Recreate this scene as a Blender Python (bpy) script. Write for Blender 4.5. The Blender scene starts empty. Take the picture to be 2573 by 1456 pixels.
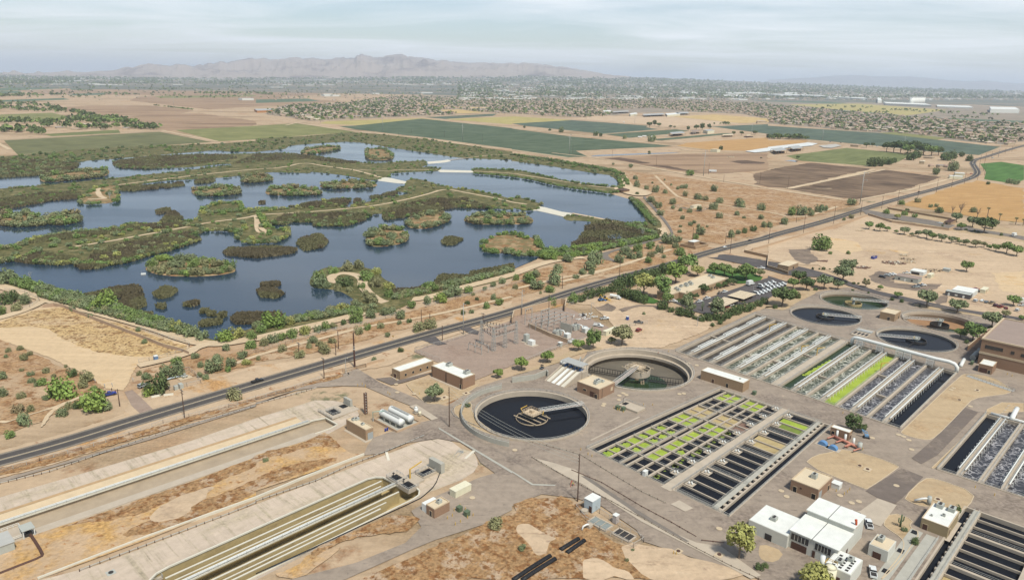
import bpy, bmesh, math, random
from math import radians as R, sin, cos, pi
from mathutils import Vector, Matrix, noise
from mathutils.geometry import tessellate_polygon
rnd = random.Random(7)
SC = bpy.context.scene
COL = SC.collection

# ---------------------------------------------------------------- camera
PW, PH, FOC, HC = 2573.0, 1456.0, 1850.0, 140.0        # working picture grid, focal length in its pixels, flying height
HZ0, HZ1 = 180.0, 225.0                                # horizon line at the left and right border
ROLL = math.atan2(HZ1-HZ0, PW)
PITCH = math.atan2((PH/2-(HZ0+HZ1)/2)*cos(ROLL), FOC)
cam_d = bpy.data.cameras.new("camera"); cam = bpy.data.objects.new("camera", cam_d); COL.objects.link(cam)
cam_d.sensor_width = 36.0; cam_d.lens = FOC/PW*36.0; cam_d.clip_start = 1.0; cam_d.clip_end = 200000.0
cam.location = (0, 0, HC)
cam.matrix_world = Matrix.Translation((0, 0, HC)) @ Matrix.Rotation(pi/2-PITCH, 4, 'X') @ Matrix.Rotation(ROLL, 4, 'Z')
SC.camera = cam

# ---------------------------------------------------------------- world, sun, exposure
SUN_EL, SUN_AZ = 58.0, 150.0                           # elevation; azimuth clockwise from +Y (sun behind the camera, to the right)
w = bpy.data.worlds.new("World"); SC.world = w; w.use_nodes = True
nt = w.node_tree; nt.nodes.clear()
def NN(tree, typ, **kw):
    n = tree.nodes.new(typ)
    for k, v in kw.items():
        if k in n.inputs.keys(): n.inputs[k].default_value = v
        else: setattr(n, k, v)
    return n
wo = NN(nt, 'ShaderNodeOutputWorld'); bg = NN(nt, 'ShaderNodeBackground'); bg.inputs[1].default_value = 0.094
sky = NN(nt, 'ShaderNodeTexSky'); sky.sky_type = 'NISHITA'; sky.sun_disc = False
sky.sun_elevation = R(SUN_EL); sky.sun_rotation = R(SUN_AZ); sky.air_density = 1.0; sky.dust_density = 1.0; sky.altitude = 350
# thin high cirrus: a second, whiter radiance mixed in by stretched noise on the view direction projected to a cloud plane
tc = NN(nt, 'ShaderNodeTexCoord'); sep = NN(nt, 'ShaderNodeSeparateXYZ'); nt.links.new(tc.outputs['Generated'], sep.inputs[0])
mx = NN(nt, 'ShaderNodeMath', operation='MAXIMUM'); nt.links.new(sep.outputs[2], mx.inputs[0]); mx.inputs[1].default_value = 0.02
ad = NN(nt, 'ShaderNodeMath', operation='ADD'); nt.links.new(mx.outputs[0], ad.inputs[0]); ad.inputs[1].default_value = 0.06
dv = NN(nt, 'ShaderNodeVectorMath', operation='DIVIDE'); nt.links.new(tc.outputs['Generated'], dv.inputs[0])
cmb = NN(nt, 'ShaderNodeCombineXYZ')
for i in range(3): nt.links.new(ad.outputs[0], cmb.inputs[i])
nt.links.new(cmb.outputs[0], dv.inputs[1])
mp = NN(nt, 'ShaderNodeMapping'); mp.inputs['Rotation'].default_value = (0, 0, R(8)); mp.inputs['Scale'].default_value = (0.22, 0.42, 1.0)
nt.links.new(dv.outputs[0], mp.inputs[0])
n1 = NN(nt, 'ShaderNodeTexNoise'); n1.inputs['Scale'].default_value = 1.5; n1.inputs['Detail'].default_value = 9; n1.inputs['Roughness'].default_value = 0.58; n1.inputs['Distortion'].default_value = 0.5
nt.links.new(mp.outputs[0], n1.inputs['Vector'])
cr = NN(nt, 'ShaderNodeValToRGB'); cr.color_ramp.elements[0].position = 0.42; cr.color_ramp.elements[0].color = (.0, .0, .0, 1); cr.color_ramp.elements[1].position = 0.78; cr.color_ramp.elements[1].color = (1, 1, 1, 1)
n2w = NN(nt, 'ShaderNodeTexNoise'); n2w.inputs['Scale'].default_value = .33; n2w.inputs['Detail'].default_value = 2; nt.links.new(mp.outputs[0], n2w.inputs['Vector'])
mxa = NN(nt, 'ShaderNodeMath', operation='MULTIPLY_ADD'); mxa.inputs[1].default_value = .9; nt.links.new(n2w.outputs[0], mxa.inputs[0])
sbw = NN(nt, 'ShaderNodeMath', operation='SUBTRACT'); nt.links.new(n1.outputs[0], sbw.inputs[0]); sbw.inputs[1].default_value = .43; nt.links.new(sbw.outputs[0], mxa.inputs[2])
nt.links.new(mxa.outputs[0], cr.inputs[0])
mixw = NN(nt, 'ShaderNodeMixRGB'); nt.links.new(cr.outputs[0], mixw.inputs[0]); nt.links.new(sky.outputs[0], mixw.inputs[1])
mixw.inputs[2].default_value = (8.2, 8.6, 9.0, 1)
nt.links.new(mixw.outputs[0], bg.inputs[0]); nt.links.new(bg.outputs[0], wo.inputs[0])
sun_d = bpy.data.lights.new("sun", 'SUN'); sun_d.energy = 3.7; sun_d.angle = R(7); sun_d.color = (1.0, 0.95, 0.88)
sun = bpy.data.objects.new("sun", sun_d); COL.objects.link(sun)
sdir = Vector((sin(R(SUN_AZ))*cos(R(SUN_EL)), cos(R(SUN_AZ))*cos(R(SUN_EL)), sin(R(SUN_EL))))
sun.rotation_euler = sdir.to_track_quat('Z', 'Y').to_euler(); sun.location = sdir*3000
SC.view_settings.view_transform = 'Standard'; SC.view_settings.look = 'None'; SC.view_settings.exposure = 0.44; SC.view_settings.gamma = 1.0
SC.cycles.volume_bounces = 2; SC.cycles.max_bounces = 5; SC.cycles.diffuse_bounces = 2; SC.cycles.glossy_bounces = 3; SC.cycles.transparent_max_bounces = 8
SC.cycles.use_denoising = True

# ---------------------------------------------------------------- picture grid -> ground
_c, _s, _cp, _sp = cos(ROLL), sin(ROLL), cos(PITCH), sin(PITCH)
def G(x, y, z=0.0):
    u, v = x-PW/2, PH/2-y
    u, v = _c*u-_s*v, _s*u+_c*v
    dy, dz = FOC*_cp+v*_sp, -FOC*_sp+v*_cp
    t = (z-HC)/dz
    return (u*t, dy*t)
def ray(x, y):
    u, v = x-PW/2, PH/2-y
    u, v = _c*u-_s*v, _s*u+_c*v
    return Vector((u, FOC*_cp+v*_sp, -FOC*_sp+v*_cp)).normalized()
_K = PW/4096.0; _S = _K*1024/2571
_ROW = {'a': 0, 'b': 480, 'c': 1060, 'd': 1400, 'e': 1738}
def DP(t, x, y):
    if t == 'f': return (x, y)
    return ((int(t[1])-1)*1024*_K+x*_S, _ROW[t[0]]*_K+y*_S)
def PX(s):                                             # survey string -> picture points
    t = None; out = []
    for k in s.split():
        if ',' in k: out.append(DP(t, *map(float, k.split(',')))) 
        else: t = k
    return out
def T(s, z=0.0): return [G(x, y, z) for x, y in PX(s)]  # survey string -> ground points
def T1(s, z=0.0): return T(s, z)[0]
GA = R(46.5); UX, UY = cos(GA), sin(GA)
def UV(u, v): return (u*UX+v*UY, u*UY-v*UX)            # plant grid -> world
def toUV(p): return (p[0]*UX+p[1]*UY, p[0]*UY-p[1]*UX)

# ---------------------------------------------------------------- objects
def tag(o, label=None, cat=None, group=None, kind=None):
    if label: o['label'] = label
    if cat: o['category'] = cat
    if group: o['group'] = group
    if kind: o['kind'] = kind
    return o
def E(name, loc, rz=0.0, label=None, cat=None, group=None):
    o = bpy.data.objects.new(name, None); COL.objects.link(o); o.empty_display_size = 0.5
    o.location = (loc[0], loc[1], loc[2] if len(loc) > 2 else 0.0); o.rotation_euler = (0, 0, rz)
    return tag(o, label, cat, group)
def link(name, me, parent=None):
    o = bpy.data.objects.new(name, me); COL.objects.link(o)
    if parent is not None: o.parent = parent
    return o
def kids(o): return [c for c in ALLK.get(o, ())]
ALLK = {}
class MB:
    """collects shapes; build() links them as ONE mesh object"""
    def __init__(s, f=None, flip=False): s.v = []; s.f = []; s.mi = []; s.fn = f; s.cur = 0; s.flip = flip
    def add(s, vs, fs):
        o = len(s.v)
        if s.fn: vs = [s.fn(*p) for p in vs]
        if s.flip: fs = [tuple(reversed(f)) for f in fs]
        s.v += [tuple(p) for p in vs]; s.f += [tuple(i+o for i in f) for f in fs]; s.mi += [s.cur]*len(fs)
        return s
    def box(s, x0, y0, z0, x1, y1, z1):
        return s.add([(x0,y0,z0),(x1,y0,z0),(x1,y1,z0),(x0,y1,z0),(x0,y0,z1),(x1,y0,z1),(x1,y1,z1),(x0,y1,z1)],
                     [(0,3,2,1),(4,5,6,7),(0,1,5,4),(1,2,6,5),(2,3,7,6),(3,0,4,7)])
    def bar(s, a, b, wd, h=None, up=(0,0,1)):            # box beam from a to b
        a, b = Vector(a), Vector(b); d = b-a
        if d.length < 1e-6: return s
        d.normalize(); u = Vector(up)
        if abs(d.dot(u)) > .98: u = Vector((1,0,0))
        r = d.cross(u).normalized(); u = r.cross(d).normalized(); h = h or wd
        r *= wd/2; u *= h/2
        return s.add([a-r-u, a+r-u, a+r+u, a-r+u, b-r-u, b+r-u, b+r+u, b-r+u],
                     [(0,1,2,3),(7,6,5,4),(0,4,5,1),(1,5,6,2),(2,6,7,3),(3,7,4,0)])
    def tube(s, pts, r, n=8, r1=None, cap=True):
        pts = [Vector(p) for p in pts]; m = len(pts); vs = []; fs = []
        ref = None
        for i, p in enumerate(pts):
            d = (pts[min(i+1, m-1)]-pts[max(i-1, 0)]).normalized()
            if ref is None: ref = Vector((0,0,1)) if abs(d.z) < .9 else Vector((1,0,0))
            a = d.cross(ref).normalized(); b = a.cross(d).normalized(); ref = b
            rr = r if r1 is None else r+(r1-r)*i/(m-1)
            vs += [p+a*(cos(2*pi*k/n)*rr)+b*(sin(2*pi*k/n)*rr) for k in range(n)]
        for i in range(m-1):
            for k in range(n):
                k2 = (k+1) % n; fs.append((i*n+k, i*n+k2, (i+1)*n+k2, (i+1)*n+k))
        if cap: fs += [tuple(range(n-1, -1, -1)), tuple((m-1)*n+k for k in range(n))]
        return s.add(vs, fs)
    def cyl(s, x, y, z0, z1, r, n=16, r1=None): return s.tube([(x,y,z0),(x,y,z1)], r, n, r1)
    def ring(s, x, y, r0, r1, z0, z1, n=64, a0=0, a1=2*pi):
        full = abs(a1-a0-2*pi) < 1e-6; m = n if full else n+1; vs = []; fs = []
        for k in range(m):
            a = a0+(a1-a0)*k/n; c, d = cos(a), sin(a)
            vs += [(x+c*r0,y+d*r0,z0),(x+c*r1,y+d*r1,z0),(x+c*r1,y+d*r1,z1),(x+c*r0,y+d*r0,z1)]
        for k in range(n):
            p, q = 4*k, 4*((k+1) % m)
            for i in range(4): j = (i+1) % 4; fs.append((p+i, p+j, q+j, q+i))
        if not full: fs += [(0,1,2,3), (4*n+3,4*n+2,4*n+1,4*n)]
        return s.add(vs, fs)
    def disc(s, x, y, z, r, n=64): return s.add([(x+cos(2*pi*k/n)*r, y+sin(2*pi*k/n)*r, z) for k in range(n)], [tuple(range(n))])
    def prism(s, poly, z0, z1, top=True):
        n = len(poly); a = sum(poly[i][0]*poly[(i+1)%n][1]-poly[(i+1)%n][0]*poly[i][1] for i in range(n))
        if a < 0: poly = poly[::-1]
        s.add([(p[0],p[1],z0) for p in poly]+[(p[0],p[1],z1) for p in poly], [(i,(i+1)%n,n+(i+1)%n,n+i) for i in range(n)])
        if top:
            tr = tessellate_polygon([[Vector((p[0],p[1],0)) for p in poly]])
            s.add([(p[0],p[1],z1) for p in poly], [up3(poly, t) for t in tr])
        return s
    def wall(s, pts, th, z0, z1):                        # wall along a polyline
        for a, b in zip(pts, pts[1:]):
            s.bar((a[0],a[1],(z0+z1)/2), (b[0],b[1],(z0+z1)/2), th, z1-z0)
        return s
    def rail(s, pts, h=1.05, step=3.0, th=0.09, rails=(1.0, .5)):
        for a, b in zip(pts, pts[1:]):
            a, b = Vector(a), Vector(b); L = (b-a).length; n = max(1, int(L/step))
            for q in rails: s.bar(a+Vector((0,0,h*q)), b+Vector((0,0,h*q)), th)
            for i in range(n+1):
                p = a+(b-a)*i/n; s.bar(p, p+Vector((0,0,h)), th)
        return s
    def build(s, name, m, parent=None, smooth=False):
        me = bpy.data.meshes.new(name); me.from_pydata([tuple(p) for p in s.v], [], s.f)
        for k in (m if isinstance(m, (list, tuple)) else [m]): me.materials.append(k)
        if isinstance(m, (list, tuple)): me.polygons.foreach_set('material_index', s.mi)
        if smooth: me.polygons.foreach_set('use_smooth', [True]*len(me.polygons))
        me.update()
        return link(name, me, parent)
def up3(poly, t):
    a, b, c = (poly[i] for i in t)
    return tuple(t) if (b[0]-a[0])*(c[1]-a[1])-(b[1]-a[1])*(c[0]-a[0]) > 0 else (t[0], t[2], t[1])
def area2(p): return sum(p[i][0]*p[(i+1)%len(p)][1]-p[(i+1)%len(p)][0]*p[i][1] for i in range(len(p)))
def inside(p, poly):
    x, y = p[0], p[1]; c = False; j = len(poly)-1
    for i in range(len(poly)):
        xi, yi = poly[i][0], poly[i][1]; xj, yj = poly[j][0], poly[j][1]
        if (yi > y) != (yj > y) and x < (xj-xi)*(y-yi)/(yj-yi)+xi: c = not c
        j = i
    return c
HOLES = []                                               # pits in the ground: every sheet that reaches over one leaves it open
def sheet(name, poly, z, m, kind='structure', smoothed=0, holes=True, label=None, skirt=0.0):
    for _ in range(smoothed):                            # corner cutting
        q = []
        for i in range(len(poly)):
            a, b = poly[i], poly[(i+1) % len(poly)]
            q += [(a[0]*.75+b[0]*.25, a[1]*.75+b[1]*.25), (a[0]*.25+b[0]*.75, a[1]*.25+b[1]*.75)]
        poly = q
    loops = [list(poly)]
    if holes:
        for h in HOLES:
            if all(inside(p, poly) for p in h): loops.append(h)
    flat = [p for l in loops for p in l]
    tr = tessellate_polygon([[Vector((p[0], p[1], 0)) for p in l] for l in loops])
    mb = MB(); mb.add([(p[0], p[1], z) for p in flat], [up3(flat, t) for t in tr])
    if skirt:
        n = len(poly); q = poly if area2(poly) > 0 else poly[::-1]
        cx = sum(p[0] for p in q)/n; cy = sum(p[1] for p in q)/n
        vs = [(p[0], p[1], z) for p in q]; lo = []
        for i, p in enumerate(q):
            a, b = q[i-1], q[(i+1) % n]; d = Vector((b[1]-a[1], a[0]-b[0])); d.normalize()
            lo.append((p[0]+d.x*skirt*1.6, p[1]+d.y*skirt*1.6, z-skirt))
        mb.add(vs+lo, [(i, n+i, n+(i+1)%n, (i+1)%n) for i in range(n)])
    return tag(mb.build(name, m), label=label, kind=kind)
def ribbon(name, pts, wd, z, m, kind='structure'):       # strip of constant width along a polyline
    L = []; Rr = []
    for i, p in enumerate(pts):
        a, b = Vector(pts[max(i-1,0)][:2]), Vector(pts[min(i+1,len(pts)-1)][:2]); d = (b-a).normalized(); nrm = Vector((-d.y, d.x))*wd/2
        L.append((p[0]+nrm.x, p[1]+nrm.y, z)); Rr.append((p[0]-nrm.x, p[1]-nrm.y, z))
    mb = MB(); n = len(pts); mb.add(L+Rr, [(n+i, n+i+1, i+1, i) for i in range(n-1)])
    return tag(mb.build(name, m), kind=kind)

# ---------------------------------------------------------------- materials
def lin(c): return tuple((x/12.92 if x <= .04045 else ((x+.055)/1.055)**2.4) for x in (k/255 for k in c))
def mat(name, col, rough=.85, var=.12, scale=.4, bump=0.0, metal=0.0, spec=.3, inst=0.0, coord='Object', det=5, stretch=None, bscale=None):
    m = bpy.data.materials.new(name); m.use_nodes = True; t = m.node_tree; b = t.nodes['Principled BSDF']
    b.inputs['Roughness'].default_value = rough; b.inputs['Metallic'].default_value = metal; b.inputs['Specular IOR Level'].default_value = spec
    tc = NN(t, 'ShaderNodeTexCoord'); n = NN(t, 'ShaderNodeTexNoise'); n.inputs['Scale'].default_value = scale; n.inputs['Detail'].default_value = det; n.inputs['Roughness'].default_value = .65
    src = tc.outputs[coord]
    if stretch:
        mp = NN(t, 'ShaderNodeMapping'); mp.inputs['Rotation'].default_value = (0, 0, stretch[0]); mp.inputs['Scale'].default_value = stretch[1]
        t.links.new(src, mp.inputs[0]); src = mp.outputs[0]
    t.links.new(src, n.inputs['Vector'])
    r = NN(t, 'ShaderNodeValToRGB'); r.color_ramp.elements[0].position = .3; r.color_ramp.elements[1].position = .7
    r.color_ramp.elements[0].color = tuple(k*(1-var) for k in col)+(1,); r.color_ramp.elements[1].color = tuple(min(1, k*(1+var)) for k in col)+(1,)
    t.links.new(n.outputs[0], r.inputs[0]); out = r.outputs[0]
    if inst:
        oi = NN(t, 'ShaderNodeObjectInfo'); hs = NN(t, 'ShaderNodeHueSaturation')
        mr = NN(t, 'ShaderNodeMapRange'); mr.inputs[3].default_value = 1-inst; mr.inputs[4].default_value = 1+inst
        t.links.new(oi.outputs['Random'], mr.inputs[0]); t.links.new(mr.outputs[0], hs.inputs['Value']); t.links.new(out, hs.inputs['Color'])
        mr2 = NN(t, 'ShaderNodeMapRange'); mr2.inputs[3].default_value = .5-inst*.06; mr2.inputs[4].default_value = .5+inst*.06
        wn = NN(t, 'ShaderNodeTexWhiteNoise', noise_dimensions='1D'); t.links.new(oi.outputs['Random'], wn.inputs['W']); t.links.new(wn.outputs[0], mr2.inputs[0]); t.links.new(mr2.outputs[0], hs.inputs['Hue'])
        out = hs.outputs[0]
    t.links.new(out, b.inputs['Base Color'])
    if bump:
        bp = NN(t, 'ShaderNodeBump'); bp.inputs['Strength'].default_value = bump; bp.inputs['Distance'].default_value = .3
        nb = n
        if bscale:
            nb = NN(t, 'ShaderNodeTexNoise'); nb.inputs['Scale'].default_value = bscale; nb.inputs['Detail'].default_value = 4; t.links.new(src, nb.inputs['Vector'])
        t.links.new(nb.outputs[0], bp.inputs['Height']); t.links.new(bp.outputs[0], b.inputs['Normal'])
    return m
GA = R(46.5)
def ground_mat(name, base, layers, var=.1, rough=.95, rot=0.0, bump=.4, grain=.17):
    """bare soil with plant cover: layers = [(colour, scale, cut, soft, (sx, sy)), ...] laid over it by thresholded noise"""
    m = bpy.data.materials.new(name); m.use_nodes = True; t = m.node_tree; b = t.nodes['Principled BSDF']
    b.inputs['Roughness'].default_value = rough; b.inputs['Specular IOR Level'].default_value = .15
    tc = NN(t, 'ShaderNodeTexCoord'); mp0 = NN(t, 'ShaderNodeMapping'); mp0.inputs['Rotation'].default_value = (0, 0, rot); t.links.new(tc.outputs['Object'], mp0.inputs[0])
    n = NN(t, 'ShaderNodeTexNoise'); n.inputs['Scale'].default_value = .03; n.inputs['Detail'].default_value = 9; n.inputs['Roughness'].default_value = .7; t.links.new(mp0.outputs[0], n.inputs['Vector'])
    r = NN(t, 'ShaderNodeValToRGB'); r.color_ramp.elements[0].position = .3; r.color_ramp.elements[1].position = .7
    r.color_ramp.elements[0].color = tuple(k*(1-var) for k in base)+(1,); r.color_ramp.elements[1].color = tuple(min(1, k*(1+var)) for k in base)+(1,)
    t.links.new(n.outputs[0], r.inputs[0]); out = r.outputs[0]
    for i, (c, sc, cut, soft, st) in enumerate(layers):
        mp = NN(t, 'ShaderNodeMapping'); mp.inputs['Scale'].default_value = (st[0], st[1], 1); mp.inputs['Location'].default_value = (13.7*i+5, 7.1*i, 0); t.links.new(mp0.outputs[0], mp.inputs[0])
        n2 = NN(t, 'ShaderNodeTexNoise'); n2.inputs['Scale'].default_value = sc; n2.inputs['Detail'].default_value = 8; n2.inputs['Roughness'].default_value = .68; t.links.new(mp.outputs[0], n2.inputs['Vector'])
        r2 = NN(t, 'ShaderNodeMapRange'); r2.inputs[1].default_value = cut; r2.inputs[2].default_value = cut+soft; t.links.new(n2.outputs[0], r2.inputs[0])
        n3 = NN(t, 'ShaderNodeTexNoise'); n3.inputs['Scale'].default_value = .9; n3.inputs['Detail'].default_value = 3; t.links.new(mp0.outputs[0], n3.inputs['Vector'])
        hs = NN(t, 'ShaderNodeHueSaturation'); hs.inputs['Color'].default_value = c+(1,); m3 = NN(t, 'ShaderNodeMapRange'); m3.inputs[1].default_value = .3; m3.inputs[2].default_value = .7; m3.inputs[3].default_value = .7; m3.inputs[4].default_value = 1.3
        t.links.new(n3.outputs[0], m3.inputs[0]); t.links.new(m3.outputs[0], hs.inputs['Value'])
        mi = NN(t, 'ShaderNodeMixRGB'); t.links.new(r2.outputs[0], mi.inputs[0]); t.links.new(out, mi.inputs[1]); t.links.new(hs.outputs[0], mi.inputs[2]); out = mi.outputs[0]
    g1 = NN(t, 'ShaderNodeTexNoise'); g1.inputs['Scale'].default_value = .35; g1.inputs['Detail'].default_value = 7; g1.inputs['Roughness'].default_value = .75; t.links.new(mp0.outputs[0], g1.inputs['Vector'])
    st = NN(t, 'ShaderNodeMapping'); st.inputs['Rotation'].default_value = (0, 0, R(-3)-(GA if rot == 0 else 0)); st.inputs['Scale'].default_value = (.012, .30, 1); t.links.new(mp0.outputs[0], st.inputs[0])
    g2 = NN(t, 'ShaderNodeTexNoise'); g2.inputs['Scale'].default_value = 1; g2.inputs['Detail'].default_value = 5; t.links.new(st.outputs[0], g2.inputs['Vector'])
    ga = NN(t, 'ShaderNodeMath', operation='MULTIPLY_ADD'); ga.inputs[1].default_value = .55; t.links.new(g2.outputs[0], ga.inputs[0]); t.links.new(g1.outputs[0], ga.inputs[2])
    gr = NN(t, 'ShaderNodeMapRange'); gr.inputs[1].default_value = .48; gr.inputs[2].default_value = 1.07; gr.inputs[3].default_value = 1-grain; gr.inputs[4].default_value = 1+grain; t.links.new(ga.outputs[0], gr.inputs[0])
    gh = NN(t, 'ShaderNodeHueSaturation'); t.links.new(gr.outputs[0], gh.inputs['Value']); t.links.new(out, gh.inputs['Color']); out = gh.outputs[0]
    t.links.new(out, b.inputs['Base Color'])
    if bump:
        bp = NN(t, 'ShaderNodeBump'); bp.inputs['Strength'].default_value = bump; bp.inputs['Distance'].default_value = .5
        nb = NN(t, 'ShaderNodeTexNoise'); nb.inputs['Scale'].default_value = .8; nb.inputs['Detail'].default_value = 4; t.links.new(mp0.outputs[0], nb.inputs['Vector'])
        t.links.new(nb.outputs[0], bp.inputs['Height']); t.links.new(bp.outputs[0], b.inputs['Normal'])
    return m
def field_mat(name, c1, c2, rot, pitch=9.0, contrast=.5, patch=None):
    """crop rows: bands across the rows, broken by noise, with broad uneven growth"""
    m = bpy.data.materials.new(name); m.use_nodes = True; t = m.node_tree; b = t.nodes['Principled BSDF']
    b.inputs['Roughness'].default_value = .95; b.inputs['Specular IOR Level'].default_value = .1
    tc = NN(t, 'ShaderNodeTexCoord'); mp = NN(t, 'ShaderNodeMapping'); mp.inputs['Rotation'].default_value = (0, 0, -rot); t.links.new(tc.outputs['Object'], mp.inputs[0])
    st = NN(t, 'ShaderNodeMapping'); st.inputs['Scale'].default_value = (.02, 1.0/pitch, 1); t.links.new(mp.outputs[0], st.inputs[0])
    n = NN(t, 'ShaderNodeTexNoise'); n.inputs['Scale'].default_value = 1.0; n.inputs['Detail'].default_value = 4; t.links.new(st.outputs[0], n.inputs['Vector'])
    n2 = NN(t, 'ShaderNodeTexNoise'); n2.inputs['Scale'].default_value = .012; n2.inputs['Detail'].default_value = 8; n2.inputs['Roughness'].default_value = .7; t.links.new(mp.outputs[0], n2.inputs['Vector'])
    ma = NN(t, 'ShaderNodeMath', operation='MULTIPLY_ADD'); ma.inputs[1].default_value = contrast; t.links.new(n.outputs[0], ma.inputs[0])
    mb_ = NN(t, 'ShaderNodeMath', operation='MULTIPLY'); mb_.inputs[1].default_value = 1-contrast; t.links.new(n2.outputs[0], mb_.inputs[0]); t.links.new(mb_.outputs[0], ma.inputs[2])
    r = NN(t, 'ShaderNodeValToRGB'); r.color_ramp.elements[0].position = .36; r.color_ramp.elements[1].position = .64; r.color_ramp.elements[0].color = c1+(1,); r.color_ramp.elements[1].color = c2+(1,)
    t.links.new(ma.outputs[0], r.inputs[0]); t.links.new(r.outputs[0], b.inputs['Base Color'])
    return m
# ================================================================ SETTING
KA = 1.45
def C(r, g, b):
    c = lin((r, g, b)); y = .3*c[0]+.59*c[1]+.11*c[2]; return tuple(min(.85, (k*.92+y*.08)*t/KA) for k, t in zip(c, (.965, 1.0, .945)))     # picture colour of a sunlit flat surface -> base colour
TAN, RUST, STRAW, OLIVE = C(206,178,146), C(160,108,62), C(205,160,95), C(118,118,78)
M_desert = ground_mat('desert_soil', C(200,170,138), [(C(186,140,98), .01, .52, .2, (1,1)), (C(150,105,68), .05, .56, .12, (1,1)), (C(128,122,84), .16, .66, .06, (1,1)), (C(158,132,100), .004, .52, .1, (.5,1.6)), (C(122,120,88), .02, .62, .05, (1,1))], var=.1)
M_plain = ground_mat('far_plain', C(140,130,116), [(C(104,110,98), .0009, .44, .08, (.35,1.6)), (C(180,156,132), .0016, .58, .06, (.3,1.6)), (C(104,110,96), .004, .58, .08, (.5,1.5))], var=.12, bump=0)
M_city = ground_mat('suburb_ground', C(164,146,128), [(C(120,118,100), .012, .52, .1, (1,1)), (C(140,128,116), .02, .55, .1, (1,1))], var=.1, bump=0)
M_brush = ground_mat('dry_brush', C(202,170,136), [(C(184,144,102), .04, .40, .14, (1,1)), (C(156,114,76), .16, .50, .09, (1,1)), (C(122,88,56), .7, .60, .08, (1,1)), (C(146,134,92), .5, .68, .05, (1,1))], var=.12, bump=1)
M_rust = ground_mat('rust_brush', C(196,166,136), [(C(178,138,94), .10, .42, .06, (1,1)), (C(148,102,60), .35, .50, .08, (1,1)), (C(120,80,44), 1.1, .58, .08, (1,1)), (C(214,180,146), .6, .68, .05, (1,1))], var=.1, rot=GA, bump=1.5)
M_straw = ground_mat('straw_grass', C(206,172,136), [(C(206,160,96), .07, .44, .16, (1,1)), (C(170,118,66), .35, .57, .1, (1,1)), (C(132,92,54), 1.0, .66, .06, (1,1))], var=.1, rot=GA, bump=1)
M_verge = ground_mat('verge_soil', C(208,178,146), [(C(198,150,96), .04, .54, .1, (1,.4)), (C(160,106,60), .12, .60, .06, (1,.5))], var=.08, rot=-GA)
M_track = ground_mat('sand_track', C(219,192,158), [(C(206,174,138), .1, .5, .2, (.3,1))], var=.06, rot=-GA)
M_lot = ground_mat('parking_sand', C(222,190,150), [(C(212,168,108), .03, .56, .1, (1,1)), (C(200,165,125), .2, .6, .1, (1,1))], var=.05)
M_golden = ground_mat('golden_field', C(196,150,92), [(C(214,170,110), .05, .5, .2, (.5,2)), (C(160,112,62), .12, .62, .1, (.5,2))], var=.12, rot=R(-12))
M_plough = ground_mat('ploughed_soil', C(178,146,116), [(C(160,128,100), .03, .5, .15, (.2,3)), (C(206,172,138), .02, .6, .1, (1,1)), (C(146,116,90), .006, .5, .08, (.3,2.2)), (C(204,172,138), .009, .6, .05, (.25,3))], var=.08, rot=R(-8))
M_bare = ground_mat('bare_lot', C(212,182,150), [(C(190,160,132), .02, .52, .15, (1,1)), (C(204,164,112), .03, .6, .1, (1,1)), (C(168,140,118), .08, .62, .08, (1,1)), (C(196,166,136), .3, .55, .1, (.2,1.2)), (C(226,198,166), .05, .62, .05, (.3,1))], var=.08, grain=.22)
M_bed = ground_mat('granite_bed', C(198,170,134), [(C(184,152,114), .06, .52, .15, (1,1))], var=.05)
M_yard = ground_mat('yard_asphalt', C(168,150,134), [(C(150,133,120), .025, .50, .1, (1,1)), (C(190,168,146), .05, .62, .1, (1,1)), (C(134,120,110), .4, .64, .05, (1,1)), (C(140,125,113), .9, .62, .04, (.12,1.6))], var=.06, bump=.1, grain=.24)
M_yard_dark = ground_mat('patched_asphalt', C(128,114,106), [(C(142,126,114), .05, .5, .15, (1,1))], var=.06, bump=.1)
M_gravel = ground_mat('gravel', C(172,148,132), [(C(160,134,118), .05, .5, .2, (1,1))], var=.06)
M_road = ground_mat('road_asphalt', C(136,125,116), [(C(120,110,104), .03, .5, .2, (1,1))], var=.05, bump=.1)
M_lane = ground_mat('worn_lane', C(88,83,81), [(C(100,93,90), .02, .5, .25, (.05,1.5))], var=.08, rot=-GA, bump=.1)
M_newasph = ground_mat('dark_asphalt', C(98,92,92), [(C(112,104,102), .05, .5, .2, (1,1))], var=.05, bump=.1)
M_line = mat('road_paint', C(214,192,150), var=.15, scale=1.2)
M_kerb = mat('kerb_concrete', C(214,190,158), var=.06, scale=1)
M_conc = mat('concrete', C(200,182,162), var=.09, scale=.25, bump=.1)
M_conc2 = mat('grey_concrete', C(188,182,170), var=.1, scale=.3, bump=.1)
M_wconc = mat('pale_concrete', C(228,218,200), var=.06, scale=.2)
M_shot = ground_mat('slope_concrete', C(212,190,170), [(C(190,172,142), .06, .5, .2, (.4,1)), (C(180,164,138), .45, .52, .16, (1,.05)), (C(170,154,130), .15, .62, .05, (1.4,.03))], var=.07, rot=.001, bump=.1)
M_stain = ground_mat('water_stained_wall', C(196,172,122), [(C(172,148,104), .3, .5, .2, (.3,2))], var=.1, bump=.1)
M_bank = ground_mat('wetland_bank', C(150,136,94), [(C(98,98,58), .06, .38, .1, (1,1)), (C(136,124,80), .2, .5, .1, (1,1)), (C(90,90,54), .5, .58, .08, (1,1)), (C(196,168,128), .05, .64, .06, (1,1))], var=.15, rot=R(-10), bump=1.5)
M_reedbed = ground_mat('reed_bed', C(104,96,62), [(C(82,78,48), .12, .45, .1, (1,1)), (C(108,98,62), .4, .55, .1, (1,1))], var=.2, bump=2)
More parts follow.
